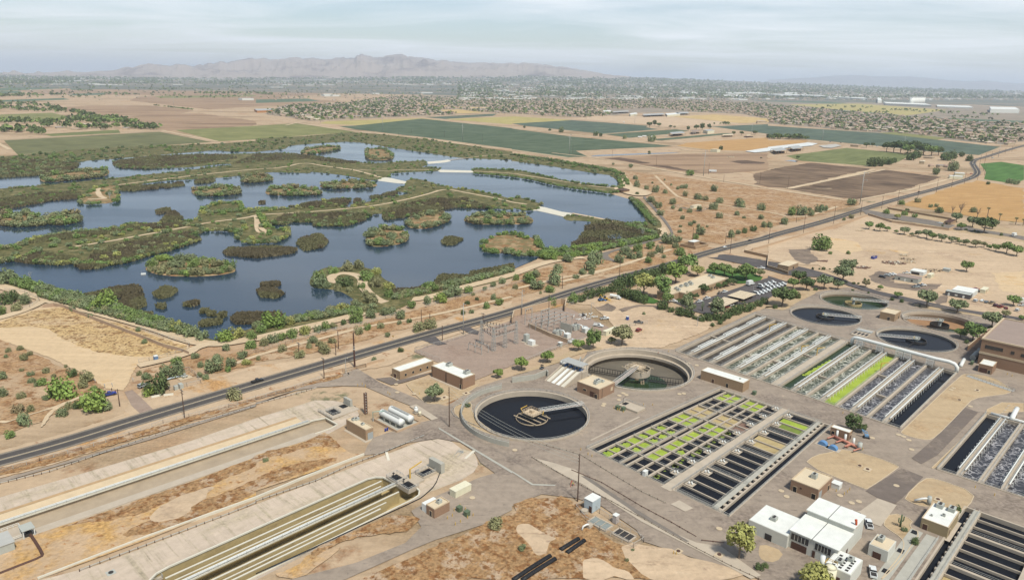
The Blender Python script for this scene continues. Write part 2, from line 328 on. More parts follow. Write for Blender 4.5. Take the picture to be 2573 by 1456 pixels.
M_isle = ground_mat('island_soil', C(186,154,114), [(C(132,118,78), .10, .42, .1, (1,1)), (C(160,116,76), .12, .5, .1, (1,1)), (C(120,108,68), .3, .58, .1, (1,1))], var=.1)

# ---- water
def water_mat(name, deep, rough=.06, bump=.08, scale=.6, foam=None, spec=.5, wind=False):
    m = bpy.data.materials.new(name); m.use_nodes = True; t = m.node_tree; b = t.nodes['Principled BSDF']
    b.inputs['Base Color'].default_value = deep+(1,); b.inputs['Roughness'].default_value = rough; b.inputs['IOR'].default_value = 1.333; b.inputs['Specular IOR Level'].default_value = spec
    tc = NN(t, 'ShaderNodeTexCoord'); n = NN(t, 'ShaderNodeTexNoise'); n.inputs['Scale'].default_value = scale; n.inputs['Detail'].default_value = 3; t.links.new(tc.outputs['Object'], n.inputs['Vector'])
    bp = NN(t, 'ShaderNodeBump'); bp.inputs['Strength'].default_value = bump; bp.inputs['Distance'].default_value = .25; t.links.new(n.outputs[0], bp.inputs['Height']); t.links.new(bp.outputs[0], b.inputs['Normal'])
    if wind:                                             # calm and wind-ruffled patches
        nw = NN(t, 'ShaderNodeTexNoise'); nw.inputs['Scale'].default_value = .006; nw.inputs['Detail'].default_value = 5; mw = NN(t, 'ShaderNodeMapping'); mw.inputs['Scale'].default_value = (.6, 1.8, 1); t.links.new(tc.outputs['Object'], mw.inputs[0]); t.links.new(mw.outputs[0], nw.inputs['Vector'])
        rw = NN(t, 'ShaderNodeMapRange'); rw.inputs[1].default_value = .38; rw.inputs[2].default_value = .62; rw.inputs[3].default_value = .04; rw.inputs[4].default_value = .22; t.links.new(nw.outputs[0], rw.inputs[0]); t.links.new(rw.outputs[0], b.inputs['Roughness'])
    if foam:                                             # turbulent froth on aerated water: thin veins from a warped cell pattern
        col, sc, wd, amt = foam
        nz = NN(t, 'ShaderNodeTexNoise'); nz.inputs['Scale'].default_value = sc*.8; nz.inputs['Detail'].default_value = 4; t.links.new(tc.outputs['Object'], nz.inputs['Vector'])
        mx = NN(t, 'ShaderNodeMixRGB'); mx.inputs[0].default_value = .55; t.links.new(tc.outputs['Object'], mx.inputs[1]); 
        vm = NN(t, 'ShaderNodeVectorMath', operation='SCALE'); vm.inputs['Scale'].default_value = 6.0; t.links.new(nz.outputs['Color'], vm.inputs[0])
        va = NN(t, 'ShaderNodeVectorMath', operation='ADD'); t.links.new(tc.outputs['Object'], va.inputs[0]); t.links.new(vm.outputs[0], va.inputs[1])
        vo = NN(t, 'ShaderNodeTexVoronoi', feature='DISTANCE_TO_EDGE'); vo.inputs['Scale'].default_value = sc; t.links.new(va.outputs[0], vo.inputs['Vector'])
        mr = NN(t, 'ShaderNodeMapRange'); mr.inputs[1].default_value = 0; mr.inputs[2].default_value = wd; mr.inputs[3].default_value = 1; mr.inputs[4].default_value = 0; t.links.new(vo.outputs[0], mr.inputs[0])
        n2 = NN(t, 'ShaderNodeTexNoise'); n2.inputs['Scale'].default_value = .12; n2.inputs['Detail'].default_value = 5; t.links.new(tc.outputs['Object'], n2.inputs['Vector'])
        m2 = NN(t, 'ShaderNodeMapRange'); m2.inputs[1].default_value = .35; m2.inputs[2].default_value = .6; m2.inputs[3].default_value = .15; m2.inputs[4].default_value = amt; t.links.new(n2.outputs[0], m2.inputs[0])
        mu = NN(t, 'ShaderNodeMath', operation='MULTIPLY'); t.links.new(mr.outputs[0], mu.inputs[0]); t.links.new(m2.outputs[0], mu.inputs[1])
        mi = NN(t, 'ShaderNodeMixRGB'); t.links.new(mu.outputs[0], mi.inputs[0]); mi.inputs[1].default_value = deep+(1,); mi.inputs[2].default_value = col+(1,); t.links.new(mi.outputs[0], b.inputs['Base Color'])
    return m
M_water = water_mat('pond_water', (.018,.036,.056), rough=.07, bump=.10, scale=.35, wind=True)
M_black = water_mat('settling_water', (.011,.013,.017), rough=.08, bump=.05, scale=.8, spec=.05)

# ---- plan of the pits (the ground is left open over them)
def rect(u0, v0, u1, v1): return [UV(u0,v0), UV(u1,v0), UV(u1,v1), UV(u0,v1)]
def circ(u, v, r, n=72): x, y = UV(u, v); return [(x+cos(2*pi*k/n)*r, y+sin(2*pi*k/n)*r) for k in range(n)]
Q_SED = T("d3 745,990 e3 2180,835 d4 640,760 d3 2090,385")       # left, near, right, far corner
Q_AER = T("c3 1640,872 d4 1330,800 c4 1900,1090 c3 2440,495")
CLAR = dict(full=(219.5,-195,25.0), empty=(297.5,-193.5,28.2), a=(459,-162,21.0), b=(508,-162,21.6), c=(500,-107,21.4), d=(452,-107,21.0))
Q_AER2 = [UV(295,-55.4), UV(295,2), UV(366,2), UV(366,-54.2)]
Q_SED2 = [UV(205,-41), UV(205,9.5), UV(274,9.5), UV(274,-41)]
PIT2 = T("d2 1290,1050 1500,970 1680,900 1830,878 1960,910 2060,985 2190,1020 2235,1140 2190,1220 2060,1300 e2 1700,590 1640,640 1500,690 0,1456 e1 1500,2000 e1 200,1740 400,1456 1000,1300 2571,695")
PIT1 = T("d2 590,500 800,505 1000,560 1040,660 900,745 740,830 500,930 0,1060 e1 1800,570 330,990 -400,1240 e1 -400,800 0,625 1000,335 1900,65 d2 0,680 400,560")
HOLES += [Q_SED, Q_AER, Q_AER2, Q_SED2] + [circ(*CLAR[k]) for k in CLAR]
HOLES += [PIT2, PIT1]

# ---- base ground: level near the plant, rising gently to the mountain foot far away
near = [(-6000,-400),(6000,-400),(6000,7000),(-6000,7000)]
loops = [near]+HOLES
flat = [p for l in loops for p in l]
gm = MB(); gm.add([(p[0],p[1],0) for p in flat], [up3(flat, t) for t in tessellate_polygon([[Vector((p[0],p[1],0)) for p in l] for l in loops])])
def rise(x, y):
    d = math.hypot(x, y); a = math.degrees(math.atan2(x, y))
    k = max(0, min(1, (d-6500)/18500)); s = k*k*(3-2*k)
    return s*(275*math.exp(-((a-4)/19)**2)+60)
xs = [-90000,-50000,-30000,-20000,-14000,-9000,-6000,-3000,0,3000,6000,9000,14000,20000,30000,50000,90000]
ys = [-400,7000,8500,10000,12000,14000,16000,18000,20000,22000,25000,30000,45000,70000,100000]
vs = []; fs = []
for j, y in enumerate(ys):
    for x in xs: vs.append((x, y, rise(x, y) if j > 1 and abs(x) <= 60000 else (0 if j <= 1 else rise(x, y))))
nx = len(xs)
for j in range(len(ys)-1):
    for i in range(nx-1):
        if j == 0 and 6 <= i <= 9: continue
        fs.append((j*nx+i, j*nx+i+1, (j+1)*nx+i+1, (j+1)*nx+i))
gm.cur = 1; gm.add(vs, fs)
tag(gm.build('ground', [M_desert, M_plain]), kind='structure')

# ---- farmland and far lots (each a sheet laid on the ground)
FR1, FR2 = R(0), R(46)
def fm(n, a, b, rot=R(46), pitch=9, con=.5): return field_mat(n, tuple(k*.86 for k in a), tuple(k*1.1 for k in b), rot, pitch, con)
M_f1 = fm('olive_crop', C(104,106,72), C(132,130,88), R(-3), 8)
M_f2 = fm('lime_crop', C(124,126,74), C(150,146,92), R(-3), 14, .3)
M_f3 = fm('dark_green_crop', C(80,98,72), C(104,116,92), R(46), 22, .55)
M_f4 = fm('grey_green_crop', C(84,100,86), C(102,116,98), R(46), 34, .6)
M_f5 = fm('yellow_crop', C(178,166,98), C(196,176,112), R(46), 12)
M_f6 = fm('bright_crop', C(74,112,48), C(92,130,62), R(46), 10)
M_f7 = fm('mid_green_crop', C(112,120,70), C(134,136,86), R(46), 10)
M_f8 = fm('dark_tilth', C(74,58,48), C(158,130,104), R(-42), 5, .55)
M_f9 = fm('stubble_field', C(204,170,112), C(216,184,124), R(46), 14)
M_f10 = fm('far_green_crop', C(92,112,88), C(106,124,98), R(46), 20, .3)
Z = [0.06]
RAG = {'bare_patch':4.5,'rust_patch':1.8,'straw_patch':1.8,'rust_strip':1.3,'dry_weeds':3,'scrub_land':2.5,'rust_scrub':2,'verge':1,'parking_sand':.5,'dirt_track':.4,'dark_windrow':6,'dark_field':5,'golden_field':4,'stubble_field':6,'ploughed_field':5,'gravel_yard':.5,'bare_lot':1,'suburb_ground':12}
def ragged(p, a):
    out = []
    for i in range(len(p)):
        A, B = p[i], p[(i+1) % len(p)]; n = max(1, min(60, int(math.dist(A, B)/(a*1.1))))
        for k in range(n):
            x, y = A[0]+(B[0]-A[0])*k/n, A[1]+(B[1]-A[1])*k/n; f = .16/a
            out.append((x+a*(noise.noise(Vector((x*f,y*f,1)))+.7*noise.noise(Vector((x*f*4,y*f*4,2)))), y+a*(noise.noise(Vector((x*f,y*f,5)))+.7*noise.noise(Vector((x*f*4,y*f*4,6))))))
    return out
def lay(name, s, m, smoothed=0, **k):
    Z[0] += .0035; p = T(s)
    for _ in range(smoothed):
        p = [((p[i][0]*(3-2*e)+p[(i+1) % len(p)][0]*(1+2*e))/4, (p[i][1]*(3-2*e)+p[(i+1) % len(p)][1]*(1+2*e))/4) for i in range(len(p)) for e in (0, 1)]
    return sheet(name, ragged(p, RAG[name]) if name in RAG else p, Z[0], m, **k)
lay('suburb_ground', "a2 250,1065 900,1035 1300,972 1800,960 2571,955 a3 0,955 2571,960 a4 0,960 2571,1080 2700,1100 2700,1400 2571,1400 b4 2571,215 2350,245 a4 1700,1395 1100,1335 0,1240 a3 2571,1195 2300,1145 1800,1125 1200,1135 900,1175 700,1180 0,1142 a2 2200,1122 2000,1152 1650,1165 540,1215 100,1145", M_city)
lay('city_ground', "a2 900,905 1300,880 2571,850 a3 0,850 2571,880 a4 0,890 2571,1000 2700,1010 2700,1080 2571,1075 0,955 a3 2571,950 0,950 a2 2571,950 1700,955 1300,905", M_plain)
lay('ploughed_field', "a1 1040,1190 1480,1150 2020,1140 2571,1215 a2 0,1255 -30,1262 a1 1700,1312 1600,1298", M_plough)
lay('ploughed_field', "a1 470,1085 900,1060 1500,1060 1950,1112 1790,1148 960,1168", M_plough)
lay('ploughed_field', "a1 1400,970 2571,965 a2 600,1000 900,1020 300,1050 0,1070 a1 2100,1100 1300,1010", M_plough)
lay('ploughed_field', "a1 180,912 900,890 2571,880 a2 600,870 700,950 0,990 a1 1400,955 470,950", M_plough)
lay('green_field', "b1 40,205 1600,118 2130,222 180,350", M_f1)
lay('green_field', "b1 440,142 1190,97 1210,130 520,163", M_f7)
lay('green_field', "b1 1760,102 2571,58 b2 400,33 1000,120 560,150 0,195 b1 2200,215", M_f2)
lay('green_field', "a1 0,1150 520,1132 720,1180 180,1215 0,1225", M_f2)
lay('green_field', "a1 0,1005 640,985 700,1000 120,1022 0,1025", M_f10)
lay('green_field', "a1 0,885 320,864 640,890 180,908 -100,915", M_f10)
lay('green_field', "a1 0,915 180,912 260,932 0,940", M_f10)
lay('green_field', "a1 680,945 1060,932 1060,952 700,962", M_f10)
lay('green_field', "a1 700,888 1180,880 1250,890 720,905", M_f10)
lay('green_field', "a1 960,862 1300,858 1350,872 1000,880", M_f10)
lay('green_field', "a1 1550,965 2571,955 2571,968 1780,985 1600,982", M_f2)
lay('green_field', "a2 0,1000 520,990 640,1015 0,1035", M_f10)
lay('green_field', "a2 60,912 800,895 1250,912 1200,925 500,932", M_f10)
lay('green_field', "a3 820,868 1350,862 1500,890 1000,892", M_f10)
lay('green_field', "a3 2000,985 2571,978 a4 0,990 560,1020 800,1035 700,1045 0,1020 a3 2571,1020", M_f10)
lay('crop_strip', "a2 700,1220 1660,1188 1900,1215 1000,1258 640,1240", M_f5)
lay('green_field', "a2 830,1268 1000,1262 1660,1192 1900,1217 2571,1287 b3 0,87 600,167 1000,202 1620,265 1000,292 640,310 760,368 560,375 0,305 b2 2571,290 1700,175 1000,95", M_f3)
lay('green_field', "a2 1680,1177 2420,1142 2380,1165 1900,1195", M_f4)
lay('yellow_field', "a2 1900,1197 2571,1170 a3 0,1167 600,1205 150,1240 0,1240 a2 2571,1250", M_f5)
lay('green_field', "a3 600,1207 1370,1262 1340,1280 1480,1300 920,1345 150,1267 0,1242", M_f4)
lay('green_field', "a3 940,1350 1640,1300 1780,1312 1560,1347 1180,1385", M_f3)
lay('green_field', "a3 1370,1402 2130,1337 2250,1342 1500,1412", M_f3)
lay('bare_lot', "a3 600,1190 900,1160 1620,1175 2300,1240 2000,1262 1560,1270", M_bare)
lay('stubble_field', "a3 1620,1172 2030,1150 2571,1190 a4 120,1200 0,1225 a3 2300,1238", M_f9)
lay('stubble_field', "a2 1440,1040 1750,1040 2000,1070 2400,1080 2200,1090 1900,1085", M_f9)
lay('stubble_field', "a2 1780,1105 2050,1100 2300,1130 2000,1142", M_f9)
lay('green_field', "b3 2000,66 2571,42 b4 0,58 1100,130 1750,205 2330,270 2120,352 1700,325 1150,265 0,155 b3 2571,140", M_f4)
lay('green_field', "b4 1110,130 1290,122 1800,180 1690,200", M_f2)
lay('green_field', "a4 560,1112 2090,1215 2300,1240 2571,1245 2571,1215 1500,1175 800,1105", M_f10)
lay('stubble_field', "a4 200,1050 900,1040 1800,1105 1400,1160 700,1100", M_f5)
lay('green_field', "b4 180,360 790,280 1450,345 1310,420 1000,460 330,410", M_f7)
lay('golden_field', "b3 1650,262 1750,230 2571,175 b4 0,205 400,205 350,262 100,285 0,290 b3 2350,310 2000,300", M_golden)
lay('dark_field', "b4 -160,545 0,505 170,470 420,430 1050,490 860,530 640,578 420,640 200,682 0,672 -100,650", M_f8)
lay('dark_field', "b4 220,695 480,640 740,582 1000,520 1180,500 1740,575 1560,640 1380,690 1200,740 1090,768 900,800 600,760", M_f8)
lay('golden_field', "b4 1370,838 1700,720 2100,605 2571,690 2571,1030 2200,1000 1900,940 1380,862", M_golden)
lay('green_field', "b4 2130,440 2340,420 2571,455 2571,600 2480,640 2170,595 2190,520", M_f6)
lay('ploughed_field', "b3 840,385 1700,340 2571,330 2571,500 2100,540 1900,540 1350,460", M_plough)
M_win = fm('dark_windrow', C(88,70,58), C(128,104,86), R(-30), 5, .6)
lay('dark_windrow', "b3 930,385 1080,375 1400,432 1300,440", M_win)
lay('dark_windrow', "b3 1340,455 1500,455 1900,520 1780,515", M_win)
lay('dark_windrow', "b3 2180,415 2350,405 2540,425 2540,440 2300,442", M_win)
lay('irrigation_water', "b3 790,362 860,352 1300,335 1700,325 1600,335 1000,360 810,367", M_water)
lay('irrigation_water', "b4 165,408 250,402 310,412 280,422", M_water)
# ---- scrub, lots and verges around the wetland and the road
lay('scrub_land', "b3 1100,510 1400,540 2571,690 b4 0,690 600,790 900,800 925,850 600,930 0,1080 b3 2571,1130 2100,1250 1640,1170 1520,1000 1320,790 1400,730 1210,660", M_brush)
lay('scrub_land', "c1 -300,660 0,745 500,970 800,1080 1000,1180 1060,1290 900,1330 700,1420 c1 400,1590 d1 0,850 -300,900", M_brush)
lay('scrub_land', "c1 2571,850 c2 0,830 700,680 1300,540 1640,440 2571,180 2571,340 c2 1500,640 1000,780 600,870 100,970 0,985 c1 2571,1010 1900,1130 1500,1150 1330,1060 1900,940", M_brush)
lay('scrub_land', "c3 0,120 600,-40 b3 900,1400 1000,1330 1500,1190 1900,1230 2050,1290 1700,1400 c3 700,160 0,330", M_brush)
lay('parking_sand', "c1 -300,560 0,550 400,430 620,420 760,470 1400,650 1880,800 1920,850 1860,890 1600,960 1380,1010 1320,1100 1300,1170 1240,1260 1060,1240 900,1120 500,930 0,750 -300,640", M_lot)
M_patch = ground_mat('dead_weeds', C(218,186,146), [(C(212,176,122), .04, .36, .14, (1,1)), (C(158,120,78), .2, .50, .10, (1,1)), (C(112,84,54), .5, .55, .06, (1,1))], var=.08, bump=1)
lay('dry_weeds', "c1 0,570 400,440 620,425 760,470 1400,655 1870,805 1900,850 1800,890 1300,930 900,850 700,790 560,660 300,610 0,640", M_patch, smoothed=1)
lay('verge', "d1 -300,1040 0,1010 500,880 1000,730 1250,640 1300,480 1420,420 1700,440 1900,340 2571,160 c2 600,940 1000,830 1600,650 2571,360 2571,480 c2 1000,915 0,1195 d1 1500,670 700,925 0,1118 -300,1190", M_verge)
lay('gravel_apron', "d1 1250,420 1330,400 1420,480 1560,620 1420,650 1320,560", M_gravel)
lay('verge', "d1 -300,1230 0,1150 700,965 1500,715 2571,400 c2 500,1100 880,1000 1020,960 c2 1300,860 1600,780 2571,520 c3 500,350 900,230 1300,100 c3 1240,220 540,400 0,520 c2 1600,830 1580,900 1340,1010 870,1090 500,1180 0,1330 d1 2571,540 1500,830 500,1160 0,1290 -300,1380", M_verge)
lay('bare_lot', "b4 0,1200 700,1090 1000,960 1180,990 1810,1110 2571,1230 2571,1456 c4 2571,540 1500,380 900,210 500,0 200,0 0,-60 b3 2571,1250 2300,1330 b4 -200,1250", M_bare)
lay('bare_lot', "b4 1000,905 1200,880 1850,1000 2571,1110 2571,1230 1810,1110 1000,940", M_bed)
lay('bare_lot', "c3 560,390 1000,300 1240,390 1500,420 1650,480 2000,520 2050,600 1900,680 1640,780 1500,830 1100,840 850,870 760,790 560,780 1050,640 800,400", M_bare)
lay('gravel_yard', "c2 1590,870 1700,820 2571,560 c3 0,520 540,420 1000,640 560,790 0,1010 c2 2200,1160 1850,990", M_gravel)
M_mud = ground_mat('churned_mud', C(150,130,114), [(C(128,112,100), .06, .45, .12, (1,1)), (C(192,166,138), .08, .6, .08, (1,1))], var=.1)
RAG['churned_ground'] = 3; RAG['straw_patch'] = 3
for s_ in ("c4 1020,110 1120,60 1290,85 1265,175 1500,200 1745,190 1720,250 1500,260 1250,230 1060,170", "c3 820,420 960,380 1040,430 1000,470 880,460", "c3 1050,440 1300,400 1560,420 1600,440 1300,425 1100,470", "c4 1640,330 1780,300 1800,380 1700,400", "b4 200,1300 420,1290 500,1420 380,1456 250,1400"): lay('churned_ground', s_, M_mud)
for s_ in ("b4 620,1180 900,1230 960,1310 800,1350 640,1300 560,1230", "c4 2250,80 2571,60 2571,300 2350,260", "b4 1200,1300 1420,1330 1350,1350"): lay('straw_patch', s_, M_lot)
# ---- plant pavement
YARD = T("d2 560,352 880,240 1020,188 1250,330 1640,500 1920,565 2200,380 2571,262 c3 0,1120 600,950 720,940 760,870 1200,825 1620,850 2430,470 c4 0,430 230,345 530,262 800,225 1290,330 1500,390 2571,560 5200,1200 e4 5200,1700 e4 3000,3400 e3 2571,1800 2500,1456 2100,1330 1700,1200 1320,1075 1250,960 900,720 640,640 300,600 0,720 e2 2571,760 2300,900 1800,1060 1560,1160 900,1456 e2 300,1600 e2 300,1470 1000,1290 1500,1090 1660,930 1560,770 1760,640 2250,430 2400,390 2250,280 2190,170 2050,80 1830,40 1500,90 1270,190 1080,210 d2 1120,960 1180,880 1640,730 1830,690 1550,560 1350,480 1100,370")
Z[0] += .0035; sheet('yard_pavement', YARD, Z[0], M_yard)
def bed(s, m=M_bed, name='planted_bed', curb=True, sm=1):
    Z[0] += .0035; p = T(s); o = sheet(name, p, Z[0], m, smoothed=sm)
    if curb:
        q = p
        for _ in range(sm):
            r_ = []
            for i in range(len(q)):
                a, b = q[i], q[(i+1) % len(q)]
                r_ += [(a[0]*.75+b[0]*.25, a[1]*.75+b[1]*.25), (a[0]*.25+b[0]*.75, a[1]*.25+b[1]*.75)]
            q = r_
        mb = MB(); mb.wall([(a[0],a[1]) for a in q+[q[0]]], .28, .0, Z[0]+.14); tag(mb.build('kerb', M_kerb), kind='structure')
    return o
bed("d2 1500,330 1740,280 1960,380 2060,415 2200,350 2250,345 2130,430 1900,540 1740,545 1680,520 1550,400")
bed("d4 1350,810 1930,260 2000,240 2250,270 2450,400 2420,440 2250,460 2060,490 1980,570 1880,680 1680,880 1600,910 1450,880 1330,840")
bed("d4 360,1150 470,1060 640,1030 720,1000 900,1030 1110,1090 1310,1170 1300,1190 1000,1400 960,1395")
bed("e4 1360,640 1560,445 1680,445 2080,590 2020,720 1900,780 1640,720 1540,725 1420,680")
bed("e4 1150,900 1240,785 1460,860 1410,930 1530,990 1430,1130 1350,1250 1150,1456 1130,1456 1330,1220 1370,1110 1340,1040 1200,950")
bed("d4 1640,1190 1880,960 2190,640 2200,600 2350,530 2571,540 2571,620 2200,650 1690,1190", sm=0)
bed("d2 1990,570 2100,520 2160,520 2170,640 2260,740 2400,830 2571,900 2571,910 2200,800 2000,660", curb=True)
bed("c3 0,1110 400,960 720,800 960,840 700,880 400,1010 0,1115", curb=False)
bed("e4 -100,1200 -80,1090 170,1180 80,1290 -60,1270", curb=False)
bed("c4 1450,400 1540,380 2571,600 2571,660 2350,560 1900,480 1500,430", curb=True)
bed("c4 800,430 c4 0,400 c3 2440,480 2571,420 c4 0,330 330,250 540,260 240,400 200,450 0,470", curb=False)
lay('rust_scrub', "e3 0,710 200,650 500,605 640,660 700,760 780,900 1000,1060 1200,1140 1350,1330 1600,1456 e3 0,1456 e2 1000,1500 1500,1250 2000,1050 2571,770", M_rust)
lay('bare_patch', "e3 50,1010 130,950 300,960 420,1030 360,1130 250,1200 180,1190 120,1060", M_bare, smoothed=2)
lay('bare_patch', "e3 580,1290 680,1200 900,1260 1150,1380 1250,1456 600,1456", M_bare, smoothed=2)
lay('bare_patch', "e3 1200,1180 1350,1080 1700,1200 2100,1340 2500,1470 1500,1470 1300,1340", M_bare, smoothed=1)
lay('straw_patch', "e2 80,1456 400,1340 560,1200 800,1140 860,1160 640,1300 500,1456", M_straw, smoothed=1)
lay('rust_patch', "e2 570,1170 900,1000 1250,850 1560,790 1660,890 1500,980 1200,1010 950,1040 700,1180 600,1220", M_rust, smoothed=1)
# upper strip between road and basins, middle ridge between the basins
lay('rust_strip', "d1 -200,1230 0,1190 400,1090 800,980 1500,790 2571,480 d2 600,310 880,245 870,270 500,370 0,500 d1 2571,520 1500,850 500,1150 0,1270 -200,1310", M_rust)
lay('service_track', "d1 -200,1330 0,1300 500,1170 1500,880 2571,545 d2 500,360 900,290 1100,370 900,360 600,380 400,410 0,530 d1 2571,570 1500,905 0,1335 -200,1380", M_yard)
RIDGE = "e1 -300,1280 400,995 1000,800 1800,520 2571,230 d2 0,1060 500,920 690,830 760,880 850,970 950,1040 1080,1050 800,1150 0,1420 e1 2571,620 1500,1050 400,1456 e1 -300,1700"
lay('weedy_ridge', RIDGE, M_straw)
lay('rust_strip', "e1 500,970 1000,800 1800,520 2571,230 d2 0,1060 500,920 680,835 760,890 880,1000 700,960 400,1010 0,1130 e1 2571,330 2000,560 1200,880 900,880", M_rust, smoothed=1)
lay('rust_strip', "e1 1200,1000 1700,800 2571,470 d2 0,1250 600,1100 900,1080 500,1230 0,1400 e1 2571,600 1900,880 1300,1060", M_rust, smoothed=1)
lay('bare_patch', "e1 1700,640 2000,560 2200,470 2150,580 1980,740 1700,870 1500,890", M_bare, smoothed=2)
# ---- main road
RC = T("d1 -500,1240 0,1110 700,920 1500,665 c2 500,1055 1000,908 1500,765 2000,625 2571,472 c3 500,300 1000,150 1600,-5 b3 2000,1318 2571,1183 b4 0,1170 500,1040 925,905 1300,792 1700,690 2020,592")
RC2 = T("b4 2020,592 2085,560 2110,525 2075,470 2050,435 2075,400 2180,375 2400,303 2571,258 2800,190")
def smooth_line(p, k=2):
    for _ in range(k):
        q = [p[0]]
        for a, b in zip(p, p[1:]): q += [(a[0]*.75+b[0]*.25, a[1]*.75+b[1]*.25), (a[0]*.25+b[0]*.75, a[1]*.25+b[1]*.75)]
        p = q+[p[-1]]
    return p
RCS = smooth_line(RC+RC2[1:])
def offset(p, d):
    out = []
    for i, q in enumerate(p):
        a, b = p[max(i-1,0)], p[min(i+1,len(p)-1)]; t = Vector((b[0]-a[0], b[1]-a[1])).normalized()
        out.append((q[0]-t.y*d, q[1]+t.x*d))
    return out
Z[0] += .006; ribbon('road', RCS, 11.4, Z[0], M_road)
Z[0] += .004
for d in (-2.5, 2.5): ribbon('road_lane', offset(RCS, d), 3.5, Z[0], M_lane)
Z[0] += .004
for d in (-.16, .16): ribbon('centre_line', offset(RCS, d), .18, Z[0], M_line)
for d in (-5.1, 5.1): ribbon('edge_line', offset(RCS, d), .14, Z[0], M_line)
# wetland entrance road, housing-estate entrance, plant entrance
lay('asphalt_path', "b3 820,1360 1000,1310 1400,1200 1580,1160 1600,1130 1540,1040 1440,920 1330,800 1310,770 1345,770 1480,930 1580,1050 1625,1140 1610,1170 1420,1225 1100,1300 950,1350 1000,1400 1120,1425 1100,1440 960,1410 860,1390", M_road, smoothed=1)
lay('side_road', "b4 940,905 1000,905 1650,1010 1890,1060 2571,1170 2571,1210 2400,1170 1800,1085 1560,1045 1000,960", M_road)
lay('side_road', "b3 2080,1345 2300,1370 2571,1420 c4 250,0 640,100 1000,240 1500,350 1900,440 2571,530 2571,560 1900,470 1450,385 880,240 620,130 200,110 0,50 c3 2400,10 1900,-90 b3 2060,1390", M_newasph, smoothed=1)
lay('parking_lot', "c3 1600,370 1680,400 1830,470 2000,510 2100,440 2571,340 c4 180,230 190,170 0,110 c3 2571,130 2330,210 1820,385", M_newasph)
lay('asphalt_patch', "c2 1640,750 1800,720 1860,770 1920,795 1830,810", M_newasph)
lay('asphalt_patch', "c2 2040,640 2140,625 2240,670 2230,705 2150,690", M_newasph)
lay('asphalt_patch', "d2 1200,290 1360,275 1420,310 1660,250 1780,225 1700,260 1480,330 1360,355", M_yard_dark)
lay('lawn', "c3 1140,265 1240,250 1400,330 1500,370 1400,395 1180,350", M_f6, smoothed=1)
lay('lawn', "c3 1900,60 2100,0 2400,80 2560,140 2300,200 2150,150", M_f6, smoothed=1)
lay('asphalt_patch', "d4 1440,1090 1640,920 1980,580 2110,630 1700,1060 1540,1150", M_yard_dark)
lay('asphalt_patch', "e4 980,570 1340,340 1560,430 1350,640 1280,700 1100,640", M_yard_dark)
lay('concrete_pad', "e4 820,795 930,770 1100,645 1290,715 1130,930 1000,880", M_conc)
lay('concrete_drive', "e3 200,235 420,290 640,360 1340,870 1850,1090 2100,1130 2500,1420 2400,1456 2000,1240 1300,880 700,500 350,330", M_conc)
lay('drain_strip', "e3 690,420 760,430 1300,790 1780,1080 1740,1085 1250,800", M_road)
lay('concrete_gutter', "d2 1830,780 1900,820 2571,1220 e3 0,370 210,500 440,510 430,522 200,515 0,385 d2 2571,1245 1840,800", M_conc2)
lay('concrete_strip', "d3 780,910 1270,672 1285,680 800,915", M_conc)
lay('concrete_pad', "d2 1540,570 1610,550 1830,690 1765,710", M_conc)
lay('concrete_pad', "e3 1590,705 1680,665 1820,745 1740,780", M_conc)
lay('dirt_track', "c1 -300,1510 0,1480 d1 0,745 400,620 600,550 930,415 940,425 640,560 520,640 440,770 400,780 470,640 560,580 200,690 0,755", M_track, smoothed=1)
for s_, w_ in (("c2 -200,990 0,915 300,830 700,730 1100,620 1500,560 2000,460 2571,320", 3.0), ("c3 0,250 500,130 900,60 1200,-20", 3.5), ("c3 500,170 900,70 b3 1500,1330 1600,1300", 4), ("b3 1440,560 1600,720 1700,800 2571,920 b4 300,1000 700,870", 4), ("b3 2571,690 b4 700,800 900,815", 6), ("b3 400,330 1000,400 1700,540 2300,640 2571,690", 6)):
    Z[0] += .0035; ribbon('dirt_track', smooth_line(T(s_)), w_, Z[0], M_track)
for s_, w_ in (("b1 1620,105 2180,215", 9), ("b2 420,30 800,90 1500,170 2200,260 2571,300 b3 560,380", 9), ("b3 0,75 600,150 1000,190 1700,270 1950,300", 9), ("b1 0,200 1600,112", 6), ("b1 -100,190 100,300", 8), ("a3 900,1348 1500,1300 1700,1290", 7), ("a3 0,1160 300,1175 1200,1250 1800,1300 2571,1360 b4 400,200 800,250 2000,360", 9), ("b4 640,690 200,690 1180,498 1700,560", 5), ("b4 200,690 640,600 1060,500", 9), ("b4 900,805 1400,710 1800,600 2000,560", 5), ("a2 300,1260 420,1230 1650,1175 2571,1165", 8)):
    Z[0] += .0035; ribbon('farm_track', T(s_), w_, Z[0], M_track)

# ---- wetland: water, banks, islands, reed beds, sandy tracks
Z[0] += .02; ZW = Z[0]
WAT = T("b1 -500,640 0,575 300,560 520,530 700,470 780,440 690,430 900,408 1300,378 1530,360 1800,335 2170,305 2290,320 2571,322 b2 290,292 340,258 600,238 900,220 1050,228 1280,260 1440,292 1640,322 1830,348 1960,370 2120,385 2400,395 2571,400 b3 0,412 400,466 800,532 980,555 1060,600 1095,650 1085,690 960,735 1150,790 1260,835 1290,900 1345,1000 1350,1040 1450,1080 1480,1150 1400,1200 1200,1230 900,1290 620,1345 300,1340 250,1400 c2 2571,50 2150,165 1800,255 1600,290 1400,300 1000,400 800,470 500,540 300,580 0,640 c1 2571,640 2300,720 2150,770 2000,725 1900,685 1700,620 1500,570 1200,470 980,390 800,340 450,285 330,185 180,190 0,140 -500,80")
sheet('pond_water', WAT, ZW, M_water)
def land(name, s, m, dz=.5, sm=1, kind='structure', label=None): return sheet(name, T(s), ZW+dz, m, smoothed=sm, kind=kind, skirt=dz+.2, holes=False, label=label)
